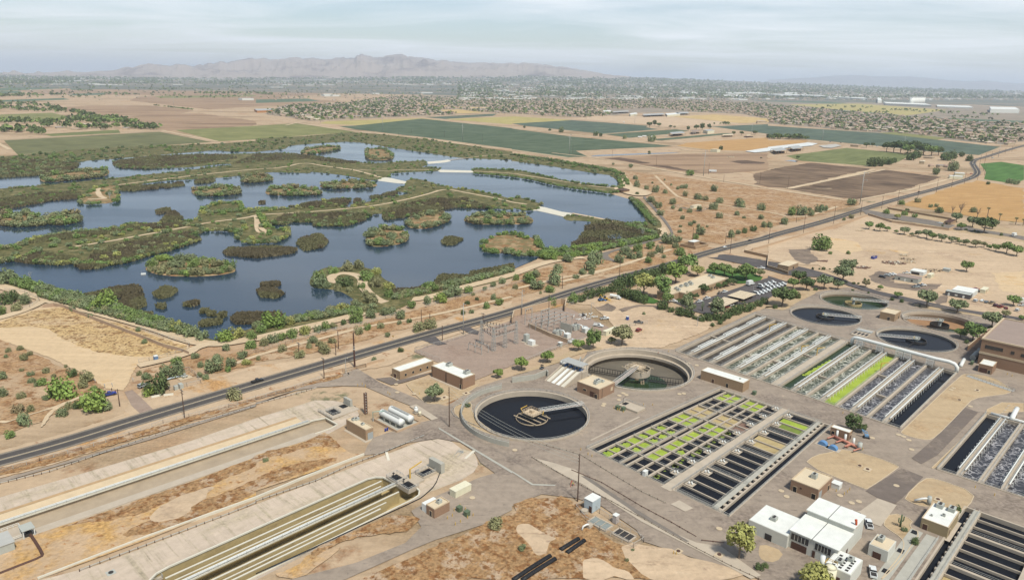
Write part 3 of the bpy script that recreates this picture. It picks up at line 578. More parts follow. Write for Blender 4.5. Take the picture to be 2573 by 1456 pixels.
BERM_A = "b1 1140,425 1200,402 1450,374 1800,352 2200,347 2571,340 b2 300,337 600,367 850,402 1060,432 1200,440 1440,425 1700,410 1715,455 1650,475 1850,490 1840,512 1500,527 1340,540 1350,570 1230,595 1200,610 1150,605 900,560 760,542 560,522 540,535 300,530 160,525 0,540 b1 2400,560 2300,575 1900,600 1700,608 1560,625 1240,672 1190,690 1180,740 800,780 700,775 500,810 150,875 0,888 -400,930 -400,745 0,697 500,657 900,617 1300,572 1800,522 2200,467 2330,457 2320,440 2200,447 1900,477 1500,490 1200,480 1140,455"
BERM_B = "b1 -300,1310 0,1300 200,1270 230,1240 400,1190 700,1140 900,1120 1150,1100 1240,1100 1240,1065 1350,1047 1600,1052 1850,1032 1990,1000 2010,940 2060,885 2200,845 2400,832 2450,930 2571,930 b2 0,930 200,900 430,882 440,860 600,832 850,790 940,800 900,850 820,872 950,882 1000,850 1140,825 1250,792 1400,772 1560,742 1410,715 1420,702 1500,660 1515,612 1580,592 1700,612 1850,662 2000,692 2150,702 2400,752 2571,802 b3 0,792 60,782 160,802 290,850 250,907 130,912 0,882 b2 2571,902 2380,890 2150,880 2000,875 1800,910 1650,945 1450,980 1300,1002 1280,965 1390,950 1200,942 1150,962 1060,1012 900,1060 600,1062 580,1022 350,1022 300,1047 150,1050 140,1075 220,1110 320,1080 325,1170 200,1230 0,1240 b1 2450,1232 2378,1190 2380,1132 2500,1095 2330,1120 2180,1112 2030,1122 1900,1172 1990,1180 2000,1212 1900,1242 1740,1297 1560,1342 1400,1387 1250,1432 1100,1456 950,1450 770,1456 750,1432 600,1450 300,1432 180,1402 0,1432 -300,1430"
BERM_C = "b2 2170,500 2210,490 2400,500 2571,510 b3 0,505 130,520 330,570 560,620 720,650 960,668 1090,680 1090,720 960,740 900,727 700,702 560,682 350,642 200,602 0,572 b2 2571,572 2350,552 2190,540"
BERM_D = "b3 510,980 560,960 800,985 1000,1020 1200,1060 1360,1045 1480,1120 1400,1130 1100,1085 900,1035 700,1012 560,1015"
PEN_A = "b1 790,795 850,770 960,690 1200,640 1180,700 1190,760 1190,812 1100,837 900,847 810,842"
PEN_C = "b2 2265,1295 2300,1220 2420,1160 2571,1150 b3 0,1150 110,1190 250,1190 260,1270 330,1310 620,1345 600,1420 300,1385 290,1365 150,1367 0,1352 b2 2571,1342 2330,1332"
PEN_T = "c2 548,205 560,130 620,70 720,30 830,40 980,5 1100,40 1200,60 1270,150 1390,200 1395,260 1500,300 1600,300 1500,420 1200,480 1000,480 960,400 1000,365 980,335 850,260 700,240 600,232"
FARBANK = "b1 -400,420 0,375 300,350 900,290 1500,265 2200,240 2571,215 b2 0,190 500,165 950,125 1300,150 1700,195 2200,270 2571,320 b3 0,345 500,410 800,470 1040,505 1110,540 1180,650 1090,690 1085,650 1050,600 980,555 800,532 400,466 0,412 b2 2571,400 2400,395 2120,385 1960,370 1830,348 1440,292 1050,228 900,220 600,238 340,258 290,292 b1 2571,322 2290,320 2170,305 1800,335 1300,378 900,408 690,430 780,440 700,470 520,530 300,560 0,575 -400,640"
ISLES = ["b1 400,600 430,570 560,545 700,520 950,500 1080,490 1100,535 1050,570 800,600 600,620 440,627",
 "b1 1915,725 1960,690 2100,690 2280,662 2420,702 2420,742 2200,770 2000,767",
 "b1 -60,1000 0,970 240,940 400,980 470,1000 470,1062 200,1080 0,1062", "b1 480,1052 500,1000 600,960 760,930 805,1020 640,1062",
 "b1 2410,605 2480,565 2571,545 b2 90,560 170,575 170,610 0,635 b1 2440,630",
 "b2 90,738 130,690 350,670 560,690 660,720 662,752 400,767 150,757", "b2 630,667 700,640 1000,612 1212,640 1212,672 1000,692 700,692",
 "b2 445,328 480,300 700,262 850,270 857,292 700,327 550,347 450,342", "b2 1095,290 1180,290 1280,280 1380,350 1375,397 1200,407 1100,387",
 "b2 1495,1042 1560,980 1700,952 1850,922 1948,975 1940,1022 1750,1092 1560,1097",
 "b2 2070,1012 2150,970 2250,945 2450,940 2571,970 b3 0,960 120,955 212,1000 200,1042 0,1052 b2 2571,1052 2200,1052",
 "b2 1100,1212 1150,1140 1280,1082 1450,1090 1532,1160 1512,1232 1300,1277 1130,1272",
 "c1 1458,62 1500,0 1560,-40 1700,-62 1850,-52 2000,-30 2300,-10 2372,60 2300,92 2000,122 1650,112"]
REEDS = ["b1 -400,400 0,395 300,402 600,420 790,437 760,490 560,537 300,562 0,577 -400,610",
 "b1 1200,667 1580,652 1588,687 1340,712 1240,707", "b1 1610,655 1690,640 1735,660 1690,685 1620,675", "b1 1738,645 1820,630 1842,655 1760,668", "b1 1965,610 2060,585 2160,602 2120,625 1980,637",
 "b1 1575,907 1690,890 1690,925 1600,942", "b1 1680,962 1730,917 1785,957 1822,992 1700,1027 1620,1012",
 "b2 1150,777 1210,755 1262,775 1200,797", "b2 1260,747 1400,725 1412,750 1290,770", "b2 1000,800 1042,795 1042,862 1000,862", "b2 45,822 72,815 72,838 50,840", "b2 340,865 365,862 365,870",
 "b2 420,1242 480,1180 640,1150 712,1220 650,1282 500,1307", "b2 1878,1222 1960,1170 2067,1195 1980,1252 1900,1252",
 "b1 2258,1322 2320,1285 2571,1290 b2 200,1275 392,1295 370,1332 200,1360 0,1380 b1 2300,1357",
 "c1 800,332 900,300 1150,240 1350,210 1407,245 1380,287 1150,332 1000,357 900,352", "c1 1195,392 1280,330 1400,305 1452,400 1300,472 1210,452", "c1 1565,292 1650,230 1762,255 1700,312 1620,332",
 "c1 1590,412 1640,400 1637,437", "c1 1860,392 1975,370 1972,402 1880,412", "c1 2020,602 2060,560 2200,550 2212,582 2050,612", "c1 2335,542 2400,500 2571,490 c2 210,490 252,512 100,542 0,582 c1 2400,587",
 "c1 2110,480 2142,480 2140,507 2110,507", "c1 2215,490 2247,490 2240,522 2215,517", "c1 2040,455 2062,455 2055,480 2042,480", "c1 1400,490 1500,490 1502,522 1420,517",
 "c2 38,252 130,240 270,290 200,327 60,312", "c2 70,190 142,190 140,217 75,217", "c2 150,180 227,190 210,212 160,212", "c1 765,-5 1100,-5 1000,27 850,37",
 "b3 740,1062 950,1002 1250,1052 1480,1122 1482,1152 1300,1222 880,1292 760,1332 590,1312 620,1240 690,1212 680,1180 752,1100",
 "c2 1400,255 1600,240 1790,190 1870,100 2150,118 2170,70 2450,30 2571,0 2571,60 2150,165 1800,255 1600,295 1400,305",
 "b2 150,1050 300,950 800,940 1150,955 1060,1012 900,1062 600,1064 580,1024 350,1024 300,1049", "b2 1280,968 1300,900 1700,800 2100,790 2380,890 2000,877 1800,912 1650,947 1450,982 1300,1004",
 "b2 440,882 450,850 600,830 850,788 945,800 900,852 820,874", "b1 1240,1105 1240,1063 1350,1045 1600,1050 1850,1030 1900,1060 1500,1100", "b1 230,1245 400,1188 700,1138 900,1118 1150,1098 1200,1130 800,1180 400,1230",
 "b1 1000,1300 1400,1210 1800,1140 2030,1120 1900,1172 1990,1180 2000,1214 1900,1244 1740,1299 1560,1344 1400,1389 1250,1434 1100,1458 950,1450 900,1400", "b1 100,1400 400,1350 750,1380 750,1434 600,1452 300,1434",
 "b1 -400,850 0,800 400,740 800,730 800,782 500,812 150,877 0,890 -400,935", "b2 0,345 300,335 600,365 850,400 1060,430 900,440 500,390 0,420 b1 2330,440 2450,400",
 "b1 1140,425 1450,372 2200,345 2400,380 2000,440 1500,490 1200,482"]
land('wetland_bank', FARBANK, M_bank, .45, 0)
land('wetland_berm', BERM_A, M_bank, .5, 0); land('wetland_berm', BERM_B, M_bank, .5, 0); land('wetland_berm', BERM_C, M_bank); land('wetland_berm', BERM_D, M_bank)
land('peninsula', PEN_A, M_isle, .55); land('peninsula', PEN_C, M_isle, .55); land('peninsula', PEN_T, M_bank, .55)
for s_ in ISLES: land('island', s_, M_isle, .5, 2)
NEARBANK = "c1 -300,200 0,110 200,170 330,180 450,275 800,335 1000,385 1200,455 1700,610 1900,670 2000,715 2150,760 2300,710 2571,630 c2 0,630 300,570 800,455 960,400 1200,450 1390,310 1600,290 2150,160 2571,45 2571,130 2100,240 1800,330 1400,390 1200,455 800,570 300,680 0,750 c1 2571,745 2300,790 2100,800 1900,770 1600,660 900,470 420,330 0,210 -300,300"
land('wetland_bank', NEARBANK, M_bank, .12, 0)
land('wetland_bank', "b3 1150,790 1260,835 1290,900 1345,1000 1350,1045 1480,1120 1500,1040 1420,960 1310,830 1250,780", M_bank, .4)
for s_ in ("b2 1720,424 1850,414 1930,402 1955,415 1900,427 1730,442", "b2 1810,503 2170,513 2190,530 1850,526", "b2 1228,607 1270,578 1350,588 1515,625 1480,645 1420,637 1230,612", "b3 150,850 330,883 500,928 620,945 520,980 430,952 250,912 180,912"):
    land('weir_causeway', s_, M_wconc, .42, 0)
Z[0] = ZW+.6
for s_, w_ in (("b1 1180,660 1450,625 1800,580 2300,525 b2 0,500 270,485 480,430 690,470 950,500 1110,540 1260,585", 5), ("b1 760,1280 1120,1225 1300,1190 1600,1135 1870,1085 2140,1030 2500,990 b2 0,960 330,945 700,920 1100,880 1340,845 1700,760 1900,695 2100,735 2450,800 b3 0,835 150,855", 4),
               ("b2 0,965 20,1050 60,1110 130,1140", 5), ("b2 850,495 1300,520 1450,505 1820,505", 4), ("b2 1940,408 2100,390 2400,350 2571,360", 4), ("b2 2190,520 2571,540 b3 150,565 560,630 900,685 1100,690", 4), ("b3 600,945 900,1000 1100,1050 1200,1062 1480,1120", 5), ("b1 985,685 990,770 1080,800 880,805", 6), ("b1 1540,408 1710,405", 10), ("c2 750,150 780,110 900,90 1040,120 1080,180 1060,210 1130,300 1230,370 1300,390", 7), ("c2 750,150 760,180 810,190", 5), ("b1 2571,970 b2 0,1140 100,1145", 3)):
    Z[0] += .01; ribbon('sandy_path', smooth_line(T(s_)), w_, Z[0], M_track)
Z[0] += .01
ribbon('sandy_track', smooth_line(T("c1 -300,150 0,215 200,275 420,330 560,380 900,460 1200,540 1600,650 1900,765 2100,800 2300,790 2571,740 c2 0,745 300,675 800,565 1200,450 1400,375 1800,320 2100,220 2571,105 b3 300,1440 600,1390 720,1385")), 8.5, ZW+.16, M_track)
Z[0] += .01
ribbon('sandy_track', smooth_line(T("c1 -300,600 0,540 250,460 430,370 430,335")), 7, ZW+.17, M_track)
ribbon('sandy_track', smooth_line(T("c1 1390,1020 1700,950 1900,890 1960,840 2100,800")), 6, ZW+.175, M_track)
sheet('sandy_lot', T("b3 1010,690 1090,650 1100,530 1130,540 1180,620 1220,670 1270,690 1400,730 1410,745 1340,770 1200,765 1060,720"), Z[0]+.01, M_track, smoothed=1)
sheet('sandy_lot', T("b3 1450,1100 1540,1090 1570,1150 1490,1180 1400,1200 1490,1150"), Z[0]+.012, M_track)
sheet('pond_water', T("b3 950,1182 1000,1170 1115,1145 1110,1210 1060,1235 960,1200"), Z[0]+.9, M_water, holes=False)
# ================================================================ MOUNTAINS, CITY
M_rock = ground_mat('mountain_rock', C(176,158,146), [(C(128,112,106), .0009, .50, .12, (1,1)), (C(190,168,148), .004, .6, .1, (1,1))], var=.15, bump=0)
M_rockd = ground_mat('far_range_rock', C(128,112,106), [(C(112,98,94), .0012, .48, .15, (1,1))], var=.12, bump=0)  # plain darker rock tone of the farther range
def gz(x, y): return rise(x, y)
def f0(v): return v**1.25
def ridge(name, s, dist, depth, m, n=420, seed=0, base=None):
    P = [ray(x, y) for x, y in PX(s)]
    az = [math.atan2(d.x, d.y) for d in P]; el = [d.z/math.hypot(d.x, d.y) for d in P]
    vs = []; fs = []; rows = [0,.08,.16,.25,.34,.43,.52,.61,.70,.78,.86,.93,1,1.12,1.3,1.6]
    k = 0
    for i in range(n):
        a = az[0]+(az[-1]-az[0])*i/(n-1)
        while k < len(az)-2 and az[k+1] < a: k += 1
        t = (a-az[k])/(az[k+1]-az[k]); e = el[k]*(1-t)+el[k+1]*t
        top = max(HC+dist*e, gz(sin(a)*dist, cos(a)*dist)-5)
        jit = (noise.noise(Vector((a*160, seed, 0)))*.05+noise.noise(Vector((a*420, seed, 3)))*.045)*max(0, top-120)
        for v in rows:
            d = dist-depth*(1-v); x, y = sin(a)*d, cos(a)*d; g = gz(x, y)-6
            if v <= 1:
                px, py = a*11.4, v*3.2
                sp = sum((1-2*abs(noise.noise(Vector((px*f+.3*noise.noise(Vector((px, py, seed+3))), py*f, seed+f)))))*w_ for f, w_ in ((.9,.5),(2.1,.3),(4.7,.2),(9,.1)))
                h = g+(top-g)*(f0(v)+(sp-.35)*3.4*v*(1-v))
                lim = HC+d*max(e*.94, -.5) if v < .95 else top
                h = max(g, min(h, max(g, lim)))
                h += jit*max(0, (v-.8)/.2)**2
                if v >= .999: h = max(g, top+jit)
            else: h = max(g-20, top+jit-(v-1)*1.6*(top-g))
            vs.append((x, y, h))
    R_ = len(rows)
    for i in range(n-1):
        for j in range(R_-1): fs.append((i*R_+j, (i+1)*R_+j, (i+1)*R_+j+1, i*R_+j+1))
    mb = MB(); mb.add(vs, fs); return tag(mb.build(name, m), kind='structure')
ridge('mountains', "a1 -400,742 0,740 40,722 90,728 135,703 170,716 200,725 250,737 340,732 385,712 430,730 600,720 680,705 740,720 860,725 1010,712 1130,708 1190,695 1260,668 1330,680 1400,655 1500,636 1600,650 1700,660 1780,643 1860,648 1940,668 2000,648 2040,655 2090,632 2150,638 2220,612 2280,630 2330,618 2440,595 2530,580 2571,592 a2 75,583 150,597 250,592 380,575 440,577 490,592 570,580 640,592 720,600 790,583 870,578 990,585 1010,560 1055,545 1100,552 1200,578 1280,572 1320,555 1400,548 1460,540 1530,565 1620,575 1700,583 1830,608 1870,602 1950,615 2050,625 2150,630 2250,628 2350,630 2450,637 2571,630 a3 50,642 120,628 200,635 300,645 360,650 430,668 510,668 600,685 700,700 790,715 850,725 920,742 1000,752 1200,770", 25000, 7000, M_rock, 640, 2)
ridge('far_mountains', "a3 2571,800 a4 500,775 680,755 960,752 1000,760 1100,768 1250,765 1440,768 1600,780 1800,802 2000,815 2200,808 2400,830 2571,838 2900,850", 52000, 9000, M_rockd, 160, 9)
# ---- houses
M_roof = [mat('roof_%s' % k, c, var=.08, scale=.3, inst=.14) for k, c in (('tan', C(190,164,140)), ('pink', C(182,152,134)), ('grey', C(164,152,144)), ('pale', C(212,194,172)))]
M_stucco = mat('stucco', C(204,180,150), var=.05, scale=.3, inst=.1)
M_white = mat('white_metal_panel', C(232,230,224), rough=.6, var=.04, scale=.2)
def house_shape(mb, x, y, z, L, W, h, rh, a, wing=True, rc=1):
    ca, sa = cos(a), sin(a)
    def P(px, py, pz): return (x+px*ca-py*sa, y+px*sa+py*ca, z+pz)
    def hip(x0, y0, x1, y1):
        mb.cur = 0
        mb.add([P(x0,y0,0),P(x1,y0,0),P(x1,y1,0),P(x0,y1,0),P(x0,y0,h),P(x1,y0,h),P(x1,y1,h),P(x0,y1,h)], [(0,1,5,4),(1,2,6,5),(2,3,7,6),(3,0,4,7)])
        e = .5; m = min(x1-x0, y1-y0)/2
        mb.cur = rc
        mb.add([P(x0-e,y0-e,h),P(x1+e,y0-e,h),P(x1+e,y1+e,h),P(x0-e,y1+e,h)]+([P(x0+m,(y0+y1)/2,h+rh),P(x1-m,(y0+y1)/2,h+rh)] if x1-x0 > y1-y0 else [P((x0+x1)/2,y0+m,h+rh),P((x0+x1)/2,y1-m,h+rh)]),
               [(0,1,5,4),(1,2,5),(2,3,4,5),(3,0,4)] if x1-x0 > y1-y0 else [(0,1,4),(1,2,5,4),(2,3,5),(3,0,4,5)])
    hip(-L/2, -W/2, L/2, W/2)
    if wing: hip(-L/2+.6, W/2-3.5, -L/2+8, W/2+5.5)
HM = []
for k in range(8):
    mb = MB(); r_ = random.Random(k); two = k % 3 == 0
    house_shape(mb, 0, 0, 0, r_.uniform(15,19), r_.uniform(11,14), 6.2 if two else 3.4, r_.uniform(2.2,3), 0)
    me = bpy.data.meshes.new('house'); me.from_pydata(mb.v, [], mb.f); me.materials.append(M_stucco); me.materials.append(M_roof[k % 4]); me.polygons.foreach_set('material_index', mb.mi); HM.append(me)
SUB = [PX(s) for s in ("a2 320,1062 900,1040 1300,975 1800,965 2571,965 a3 0,965 1600,1000 2571,1040 a4 0,1050 600,1100 1300,1160 2000,1215 2571,1240 2571,1400 b4 2571,210 2350,240 a4 1700,1390 1100,1330 0,1235 a3 2571,1190 2300,1140 1800,1120 1200,1130 900,1170 700,1180 0,1140 a2 2200,1120 2000,1150 1650,1160 540,1210 100,1140 ",)]
NOH = [PX(s) for s in ("a2 1440,1035 2000,1065 2400,1075 2200,1095", "a2 1780,1100 2050,1095 2320,1130 2000,1148", "a3 900,1095 1500,1090 1800,1130 1000,1160", "b4 1080,120 1800,170 1720,215 1100,140", "a2 2571,965 2200,965 1800,975 a3 0,975 700,1000 700,975")]
HSP = []
for pc in SUB:
    y = 244.0
    while y < 360:
        st = max(1.9, (y-205)*.034); x = 640+rnd.uniform(0, 10)
        while x < 2640:
            q = (x+rnd.uniform(-.25,.25)*st*3, y+rnd.uniform(-.3,.3)*st)
            if inside(q, pc) and not any(inside(q, h) for h in NOH) and rnd.random() < .9: HSP.append(q)
            x += st*3.1
        y += st
HSP.sort(key=lambda q: -(q[1]-(HZ0+(HZ1-HZ0)*q[0]/PW)))
AUTO = []                                                # (object, description, picture point): labels are worded at the end
far = MB(); TONE = ['tan', 'pinkish', 'grey', 'pale']
for i, q in enumerate(HSP):
    x, y = G(*q); a = R(46)+rnd.choice([0, pi/2, pi, -pi/2])+rnd.uniform(-.1,.1)
    if i < 300:
        k = rnd.randrange(8); o = link('house', HM[k]); o.location = (x, y, 0); o.rotation_euler = (0,0,a); s = rnd.uniform(.85,1.1); o.scale = (s,s,s)
        AUTO.append((tag(o, None, 'house', 'houses of the suburb beyond the fields'), ('two-storey ' if k % 3 == 0 else 'low ')+TONE[k % 4]+'-roofed house', q))
    else:
        far.cur = 0; house_shape(far, x, y, 0, rnd.uniform(15,20), rnd.uniform(11,14), rnd.choice([3.4,3.4,6.2]), 2.6, a, False, rnd.choice([1,1,1,2,2,3,3,4]))
# the city: roofs, sheds and warehouses too many and too far to count
city = MB()
def on_far(x, y_):                                       # picture point -> point on the gently rising plain
    d = ray(x, y_); h = math.hypot(d.x, d.y)
    if d.z/h > -.0004: t0 = 60000.0
    else: t0 = HC/(-d.z/h)
    lo, hi = 500.0, min(t0*1.02+2000, 60000.0)
    f = lambda t: HC+t*d.z/h-gz(d.x/h*t, d.y/h*t)
    t = lo
    while t < hi and f(t) > 0: t *= 1.03
    if t >= hi: return None
    a, b = t/1.03, t
    for _ in range(20):
        c = (a+b)/2
        if f(c) > 0: a = c
        else: b = c
    return (d.x/h*a, d.y/h*a, gz(d.x/h*a, d.y/h*a), a)
cn = 0
for i in range(22000):
    x = rnd.uniform(-30, 2600); y = 184+rnd.random()**1.15*68
    hz_ = 183+max(0, (x-1300)*.036)
    if y < hz_+1: continue
    if x < 1150 and y > 215 and rnd.random() < .93: continue
    if x < 600 and y > 205 and rnd.random() < .8: continue
    if any(inside((x, y), h) for h in NOH): continue
    g = on_far(x, y)
    if not g or g[3] > 26000: continue
    big = rnd.random() < .05; s = max(1.0, g[3]/7000)
    city.cur = 0
    if big:
        L, W, h = rnd.uniform(60,160)*s**.5, rnd.uniform(30,60)*s**.5, rnd.uniform(7,12); city.cur = 2
        ca, sa = cos(R(44)), sin(R(44)); pts = [(g[0]+px*ca-py*sa, g[1]+px*sa+py*ca) for px, py in ((-L/2,-W/2),(L/2,-W/2),(L/2,W/2),(-L/2,W/2))]
        city.prism(pts, g[2], g[2]+h)
    else:
        house_shape(city, g[0], g[1], g[2], rnd.uniform(15,24)*s**.6, rnd.uniform(11,15)*s**.6, rnd.choice([3.4,4,6]), 2.6, R(46)+rnd.choice([0,pi/2]), False, rnd.choice([1,1,3,4]))
def stuff(mb, name, ms, label):
    o = mb.build(name, ms); return tag(o, label, None, None, 'stuff')
stuff(far, 'suburb_houses', [M_stucco]+M_roof, 'tightly packed tan roofs of the suburb behind the nearest rows')
stuff(city, 'distant_city', [M_stucco, M_roof[2], M_white, M_roof[3], M_roof[0]], 'pale roofs of the distant city spread below the mountains')
# ================================================================ VEGETATION
def leafm(n, c, inst=.12):
    m = mat(n, c, rough=.8, var=.3, scale=2.2, spec=.15, inst=inst, det=2)
    return m
LEAF = {'g': leafm('green_leaves', (0.153,0.215,0.066)), 's': leafm('sage_leaves', (0.175,0.209,0.102)), 'd': leafm('dark_leaves', (0.088,0.122,0.045)), 'y': leafm('yellowish_leaves', (0.282,0.288,0.090)),
        'o': leafm('olive_leaves', (0.215,0.215,0.102)), 'b': leafm('bright_leaves', (0.186,0.254,0.062)), 'r': leafm('brownish_leaves', (0.226,0.192,0.102))}
TONES = {'g': 'green', 's': 'grey-green', 'd': 'dark green', 'y': 'yellow-green', 'o': 'olive', 'b': 'bright green', 'r': 'brownish'}
M_bark = mat('bark', (.16,.12,.085), var=.2, scale=3)
def crown_geo(mb, r_, lobes, n, leaf, flat=.6):
    for k in range(n):
        cx, cy, cz, ra, rb = lobes[k % len(lobes)]
        while True:
            d = Vector((r_.uniform(-1,1), r_.uniform(-1,1), r_.uniform(-.75,1)))
            if .05 < d.length < 1: break
        d.normalize(); rr = r_.uniform(.72,1.04) if r_.random() < .8 else r_.uniform(.3,.75)
        p = Vector((cx+d.x*ra*rr, cy+d.y*ra*rr, cz+d.z*rb*rr))
        if p.z < .01: p.z = .01+r_.random()*.05
        nrm = (d+Vector((r_.gauss(0,flat), r_.gauss(0,flat), r_.gauss(0,flat)+.25))).normalized()
        a = nrm.orthogonal().normalized(); b = nrm.cross(a); t = r_.uniform(0, 6.28); a, b = a*cos(t)+b*sin(t), b*cos(t)-a*sin(t)
        s = leaf*r_.uniform(.6,1.25); a *= s; b *= s*r_.uniform(.45,.8)
        mb.add([p-a, p-b*.9+nrm*s*.1, p+a, p+b], [(0,1,2,3)])
def lobes_of(kind, r_):
    if kind in ('shrub', 'mid'): return [(0,0,.26,.34,.34)]+[(cos(t)*.24, sin(t)*.24, r_.uniform(.14,.34), r_.uniform(.18,.27), r_.uniform(.2,.3)) for t in [r_.uniform(0,6.28) for _ in range(6)]]
    if kind == 'tree': return [(0,0,.62,.30,.24)]+[(cos(t)*.27, sin(t)*.27, r_.uniform(.5,.68), r_.uniform(.17,.25), r_.uniform(.15,.21)) for t in [k*1.05+r_.uniform(-.3,.3) for k in range(6)]]
    if kind == 'tall': return [(0,0,.95,.24,.3),(0.1,0,.6,.3,.25)]+[(cos(t)*.26, sin(t)*.26, r_.uniform(.42,1.0), r_.uniform(.14,.22), r_.uniform(.14,.22)) for t in [k*.8+r_.uniform(-.3,.3) for k in range(9)]]
    return [(cos(t)*.33*r_.random()**.5, sin(t)*.33*r_.random()**.5, r_.uniform(.05,.13), .2, .13) for t in [r_.uniform(0,6.28) for _ in range(7)]]
CROWNS = {}
def mesh_from(mb, name, m, smooth=False):
    me = bpy.data.meshes.new(name); me.from_pydata([tuple(p) for p in mb.v], [], mb.f); me.materials.append(m); me.update(); return me
for kind, n, leaf in (('shrub', 700, .055), ('tree', 900, .064), ('tall', 1100, .062), ('low', 160, .07), ('mid', 230, .095)):
    for t in LEAF:
        for q in range(3):
            r_ = random.Random(len(kind)*31+q*7+(2 if kind == 'mid' else 0)); mb = MB(); crown_geo(mb, r_, lobes_of(kind, r_), n, leaf)
            CROWNS[kind, t, q] = mesh_from(mb, 'crown', LEAF[t])
def trunk_mesh(h, spread, seed, limbs):
    r_ = random.Random(seed); mb = MB()
    mb.tube([(0,0,0),(.015,.01,h*.5),(.0,.0,h)], .032, 7, .02)
    for k in range(limbs):
        a = k*6.28/limbs+r_.uniform(-.4,.4); z0 = h*r_.uniform(.45,.95); mb.tube([(0,0,z0),(cos(a)*spread*.5, sin(a)*spread*.5, z0+.10),(cos(a)*spread, sin(a)*spread, z0+.20)], .018, 5, .007)
    return mesh_from(mb, 'trunk', M_bark)
TRUNK = {'tree': trunk_mesh(.5,.26,1,5), 'tall': trunk_mesh(.8,.24,2,8), 'shrub': trunk_mesh(.22,.2,3,5)}
def plant(q, wpx, t, kind, z=0.0, tree=False, name=None, group=None, desc=None, hk=1.0, cat=None):
    """q: picture point of the foot; wpx: crown width on the picture grid"""
    x, y = G(q[0], q[1], z); dist = math.sqrt(x*x+y*y+(HC-z)**2); W = wpx/FOC*dist
    W = max(.8, W); hs = W*hk*rnd.uniform(.9,1.1); v = rnd.randrange(3); rz = rnd.uniform(0, 6.28)
    size = 'small' if W < 4.2 else ('medium' if W < 8 else 'large')
    # the foot seen in front of a wide crown: set the stem half a crown deeper
    if kind == 'shrub': x += x/dist*W*.3; y += y/dist*W*.3
    if tree:
        r_ = E(name or 'tree', (x, y, z), rz); r_.scale = (W, W, hs)
        link('trunk', TRUNK['tall' if kind == 'tall' else ('shrub' if kind == 'shrub' else 'tree')], r_); link('crown', CROWNS[kind, t, v], r_)
        tag(r_, None, cat or 'tree', group or 'trees about the works and the road')
    else:
        r_ = link(name or 'shrub', CROWNS[kind, t, v]); r_.location = (x, y, z); r_.rotation_euler = (0,0,rz); r_.scale = (W*rnd.uniform(.82,1.22), W*rnd.uniform(.82,1.22), hs); tag(r_, None, cat or 'shrub', group or 'desert shrubs by the road and in the scrub')
    AUTO.append((r_, (desc or '%s %s %s' % (size, TONES[t], 'tree' if tree else 'shrub')), q))
    return r_
